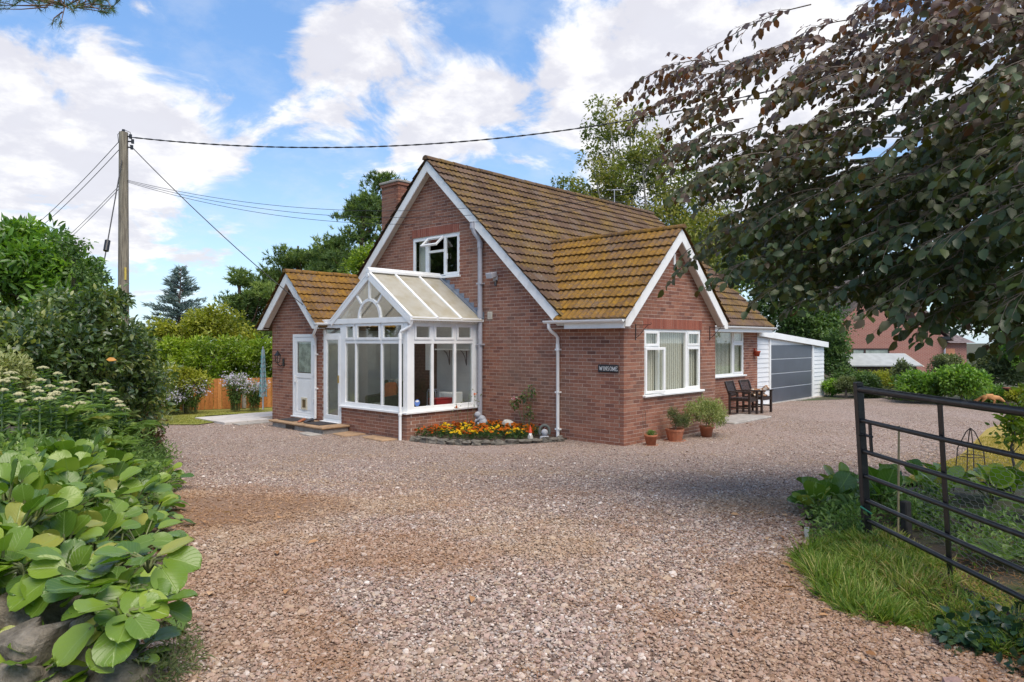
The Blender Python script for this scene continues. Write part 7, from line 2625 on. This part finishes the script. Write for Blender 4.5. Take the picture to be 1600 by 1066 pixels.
nP = 26
pk = np.array((-.24, 2.70, .82))
leaf_obj('bloom', np.repeat(pk[None], nP, 0) + rng.normal(0, .012, (nP, 3)), rnd_dir(nP) + np.array((-.5, -.3, .4)), rnd_dir(nP), .055, .05, LEAF8, rng.random(nP), leafmat('pink_petal', [(0, (.62, .25, .36)), (1, (.78, .55, .60))], .6, .2, .3), rs)
rs2 = thing('rose_seedling', (-.55, 3.9, .05), 'straggly rose with small salmon blooms against the conservatory', 'rose')
rm = MB()
for (x0, x1, h) in ((-.72, -.90, .72), (-.55, -.48, .95), (-.35, -.30, .85)):
    rm.tube([(x0, 3.88, .05), ((x0 + x1) / 2, 3.9, h * .5), (x1, 3.88, h)], [.007, .005, .003], 4, False)
    n = 14
    leaf_obj('foliage', np.array((x1, 3.88, h * .85)) + rng.normal(0, .09, (n, 3)) * np.array((1, .4, 1)), rnd_dir(n), rnd_dir(n), .045, .025, LEAF8, rng.random(n), LM['olive'], rs2)
rm.build('stems', plain('seedling_stem', (.12, .15, .06), .8), rs2)
for c in ((-.90, 3.86, .60), (-.32, 3.86, .86)):
    leaf_obj('bloom', np.repeat(np.array(c)[None], 14, 0), rnd_dir(14), rnd_dir(14), .04, .035, LEAF8, rng.random(14), leafmat('salmon_petal', [(0, (.6, .2, .12)), (1, (.7, .3, .2))], .6, .2, .3), rs2)

# ---- marigolds
def marigold_flower(colr, name):
    V, F = [], []
    mb = MB()
    for ring, (r, z, n) in enumerate(((1.0, -.05, 9), (.72, .18, 8), (.42, .34, 6))):
        for k in range(n):
            a = 2 * math.pi * k / n + ring * .3
            a0, a1 = a - .42 * 2 * math.pi / n, a + .42 * 2 * math.pi / n
            mb.cur = float(rng.random())
            mb.add([(0, 0, z * .6), (r * .9 * math.cos(a0), r * .9 * math.sin(a0), z), (r * 1.05 * math.cos(a), r * 1.05 * math.sin(a), z - .1), (r * .9 * math.cos(a1), r * .9 * math.sin(a1), z)], [(0, 1, 2, 3)])
    mb.cur = .3
    mb.blob((0, 0, .2), (.42, .42, .3), 2, .15, 7, 4)
    return mb.mesh(name, colr)


FCOL = [leafmat('orange_marigold', [(0, (.52, .12, .005)), (1, (.66, .22, .01))], .7, .2, .2), leafmat('yellow_marigold', [(0, (.70, .42, .01)), (1, (.80, .58, .02))], .7, .2, .2), leafmat('deep_orange_marigold', [(0, (.42, .07, .005)), (1, (.56, .13, .01))], .7, .2, .2), leafmat('maroon_flower', [(0, (.10, .008, .008)), (1, (.16, .012, .01))], .7, .2, .2)]
FM = [marigold_flower(c, 'flower') for c in FCOL]
FOL = []
for v in range(3):
    n = 90
    d = rnd_dir(n); d[:, 2] = np.abs(d[:, 2])
    Pm = d * np.array((.13, .13, .17)) * rng.uniform(.4, 1, (n, 1))
    Vv, fs, k = leaves_np(Pm, d + rng.normal(0, .4, (n, 3)), rnd_dir(n) + np.array((0, 0, .6)), rng.uniform(.04, .07, n), .02, LEAF4)
    FOL.append(npmesh('foliage', Vv, fs, tint=np.repeat(rng.random(n), k), mat=leafmat('marigold_leaf', [(0, (.025, .06, .015)), (1, (.07, .13, .03))], .5, .35, .2)))
spots = []
tries = 0
while len(spots) < 62 and tries < 4000:
    tries += 1
    x, y = rng.uniform(-2.0, -.12), rng.uniform(1.4, 3.92)
    if not in_poly(x + .0, y, [(a + .14, b_ + .12) for a, b_ in BEDP[:6]] + [(-.1, 1.7), (-.1, 3.9)]):
        continue
    if x > -.75 and 1.3 < y < 1.95: continue
    if min([9] + [math.hypot(x - a, y - b_) for a, b_, _ in spots]) < .165: continue
    front = x + y * .55
    spots.append((x, y, 0))
for x, y, _ in spots:
    fr_ = rng.random()
    depth = (x + 2.1) + (y - 1.4) * .25
    if y > 3.3 and x < -1.55: ci = 2
    elif x > -.75: ci = 0 if rng.random() < .8 else 3 if rng.random() < .2 else 2
    else: ci = int(rng.choice([0, 1, 1, 1, 0, 2]))
    lab = {0: 'orange marigold in the bed by the conservatory', 1: 'yellow marigold in the bed by the conservatory', 2: 'deep orange marigold in the bed by the conservatory', 3: 'maroon flower among the orange marigolds'}[ci]
    hh = .10 + .10 * np.clip((x + 2.1) / 1.8, 0, 1)
    t = thing('marigold', (x, y, bz + .07 + hh * .15), lab, 'flower', lab.split(' in ')[0] + ' plants')
    t.rotation_euler = (0, 0, rng.uniform(0, 6.28)); t.scale = (1, 1, .9 + hh)
    o = link(bpy.data.objects.new('foliage', FOL[rng.integers(3)])); o.parent = t
    for k in range(rng.integers(6, 10)):
        a, r = rng.uniform(0, 6.28), .135 * math.sqrt(rng.random())
        o = link(bpy.data.objects.new('flower', FM[ci])); o.parent = t
        o.location = (r * math.cos(a), r * math.sin(a), .155 + rng.uniform(-.03, .05) - r * .25)
        o.rotation_euler = (rng.normal(0, .35), rng.normal(0, .35), rng.uniform(0, 6.28))
        s = rng.uniform(.027, .041); o.scale = (s, s, s)

# ---- litter: pine needles and fallen leaves on the drive
n = 95000
D = 2.6 + 6.2 * rng.random(n) ** 1.25
L = ledge(D) + rng.random(n) * (redge(D) + 1.6 * (D < 6) - ledge(D))
P = np.stack([CAM[0] + FWD[0] * D + RGT[0] * L, CAM[1] + FWD[1] * D + RGT[1] * L, np.zeros(n)], 1)
def vn(x, y, s):
    return np.sin(x * s + 1.3 * np.sin(y * s * .7)) * np.cos(y * s * 1.1 + 1.7 * np.sin(x * s * .6))
w = .5 + .5 * vn(P[:, 0], P[:, 1], 2.6) * 1.0 + .35 * vn(P[:, 0] + 3, P[:, 1], 6.1)
edge_d = np.minimum(L - ledge(D), redge(D) - L)
w = w * .75 + np.exp(-np.abs(edge_d) / .35) * .8
keep = rng.random(n) < np.clip(w - .25, 0, 1)
P = P[keep]; n = len(P)
P[:, 2] = gh(P[:, 0], P[:, 1]) + bed(P[:, 0], P[:, 1]) + .036 + rng.uniform(0, .013, n)
a = rng.uniform(0, 6.28, n)
Dr = np.stack([np.cos(a), np.sin(a), rng.normal(0, .08, n)], 1)
o = leaf_obj('needle_litter', P, Dr, np.tile((0, 0, 1.0), (n, 1)) + rng.normal(0, .1, (n, 3)), rng.uniform(.04, .085, n), .0022, NEEDLE, rng.random(n), leafmat('fallen_needles', [(0, (.22, .09, .03)), (1, (.50, .26, .11))], .8, .2, .1), None, 'stuff')
tag(o, 'fallen brown pine needles lying on the gravel', 'litter')
FLEAF = leafmat('fallen_leaf', [(0, (.22, .10, .04)), (.5, (.42, .22, .10)), (1, (.52, .34, .20))], .75, .25, .15)
for k in range(46):
    D = rng.uniform(2.9, 6.5)
    L_ = ledge(D) + rng.exponential(.45) + .05 if k % 2 else redge(D) - rng.exponential(.4) - .02
    if not ledge(D) < L_ < redge(D): continue
    p = DL(D, L_); p[2] = float(gh(p[0], p[1])) + .045
    a = rng.uniform(0, 6.28)
    o = leaf_obj('fallen_leaf', p[None], np.array([[math.cos(a), math.sin(a), .1]]), np.array([[rng.normal(0, .3), rng.normal(0, .3), 1]]), rng.uniform(.05, .11), .04, LEAF8, np.array([rng.random()]), FLEAF, None)
    solo(o, 'curled dry brown leaf fallen on the drive edge', 'leaf', 'dry leaves fallen on the drive')

# tall trees standing out of view to the left, mirrored in the panes of the gable and conservatory
for (x, y, h, r, lab) in ((-17.5, 26.0, 13.5, 4.2, 'tall leafy tree far across the lawn beyond the utility pole'), (-23.0, 30.0, 12.5, 4.0, 'broad leafy tree further along the lawn beyond the pole'), (-13.5, 31.0, 14.0, 4.2, 'tall tree at the far end of the lawn past the hedge')):
    tree('lime_tree', lab, 'tree', np.array((x, y, 0.)), np.array((x, y, h * .8)), [((x, y, h * .62), (r, r, h * .38)), ((x, y, h * .3), (r * .8, r * .8, h * .2))], 90, (.9, 1.5), 70, .42, .6, LM['dense'], nl=16, tr=.3, surf=.6)

# sunken stone flags beside the conservatory and a hanging decoration inside it
for (x0, x1, y0, y1, lab) in ((-2.62, -2.22, 4.25, 5.15, 'sandy stone flag sunk in the gravel by the conservatory downpipe'), (-2.75, -2.20, 5.45, 6.12, 'worn stone flag between the doorstep and the conservatory wall'), (-3.22, -2.92, 6.1, 6.75, 'grey drain slab in front of the doorstep')):
    z = float(gh((x0 + x1) / 2, (y0 + y1) / 2))
    o = MB().prism([(x0, y0 + .05, z), (x1, y0, z), (x1, y1, z), (x0 + .06, y1 - .06, z)], (0, 0, .05)).build('stone_flag', M['step'] if x0 > -3 else M['concrete'], bevel=.012)
    solo(o, lab, 'paving slab')
hd = thing('hanging_ornament', (-1.6, 4.75, 2.0), 'white lacy ornament hanging inside the conservatory front', 'ornament')
MB().tube([(-1.6, 4.75, 2.02), (-1.6, 4.75, 2.5)], .003, 4).build('string', M['white'], hd)
for k in range(5):
    a = k * 1.3
    MB().lathe((-1.6 + .03 * math.cos(a), 4.75 + .04 * math.sin(a), 2.0 - k * .06), [(.001, .03), (.035, .012), (.04, 0), (.03, -.012), (.001, -.03)], 8).build('disc', M['white'], hd)
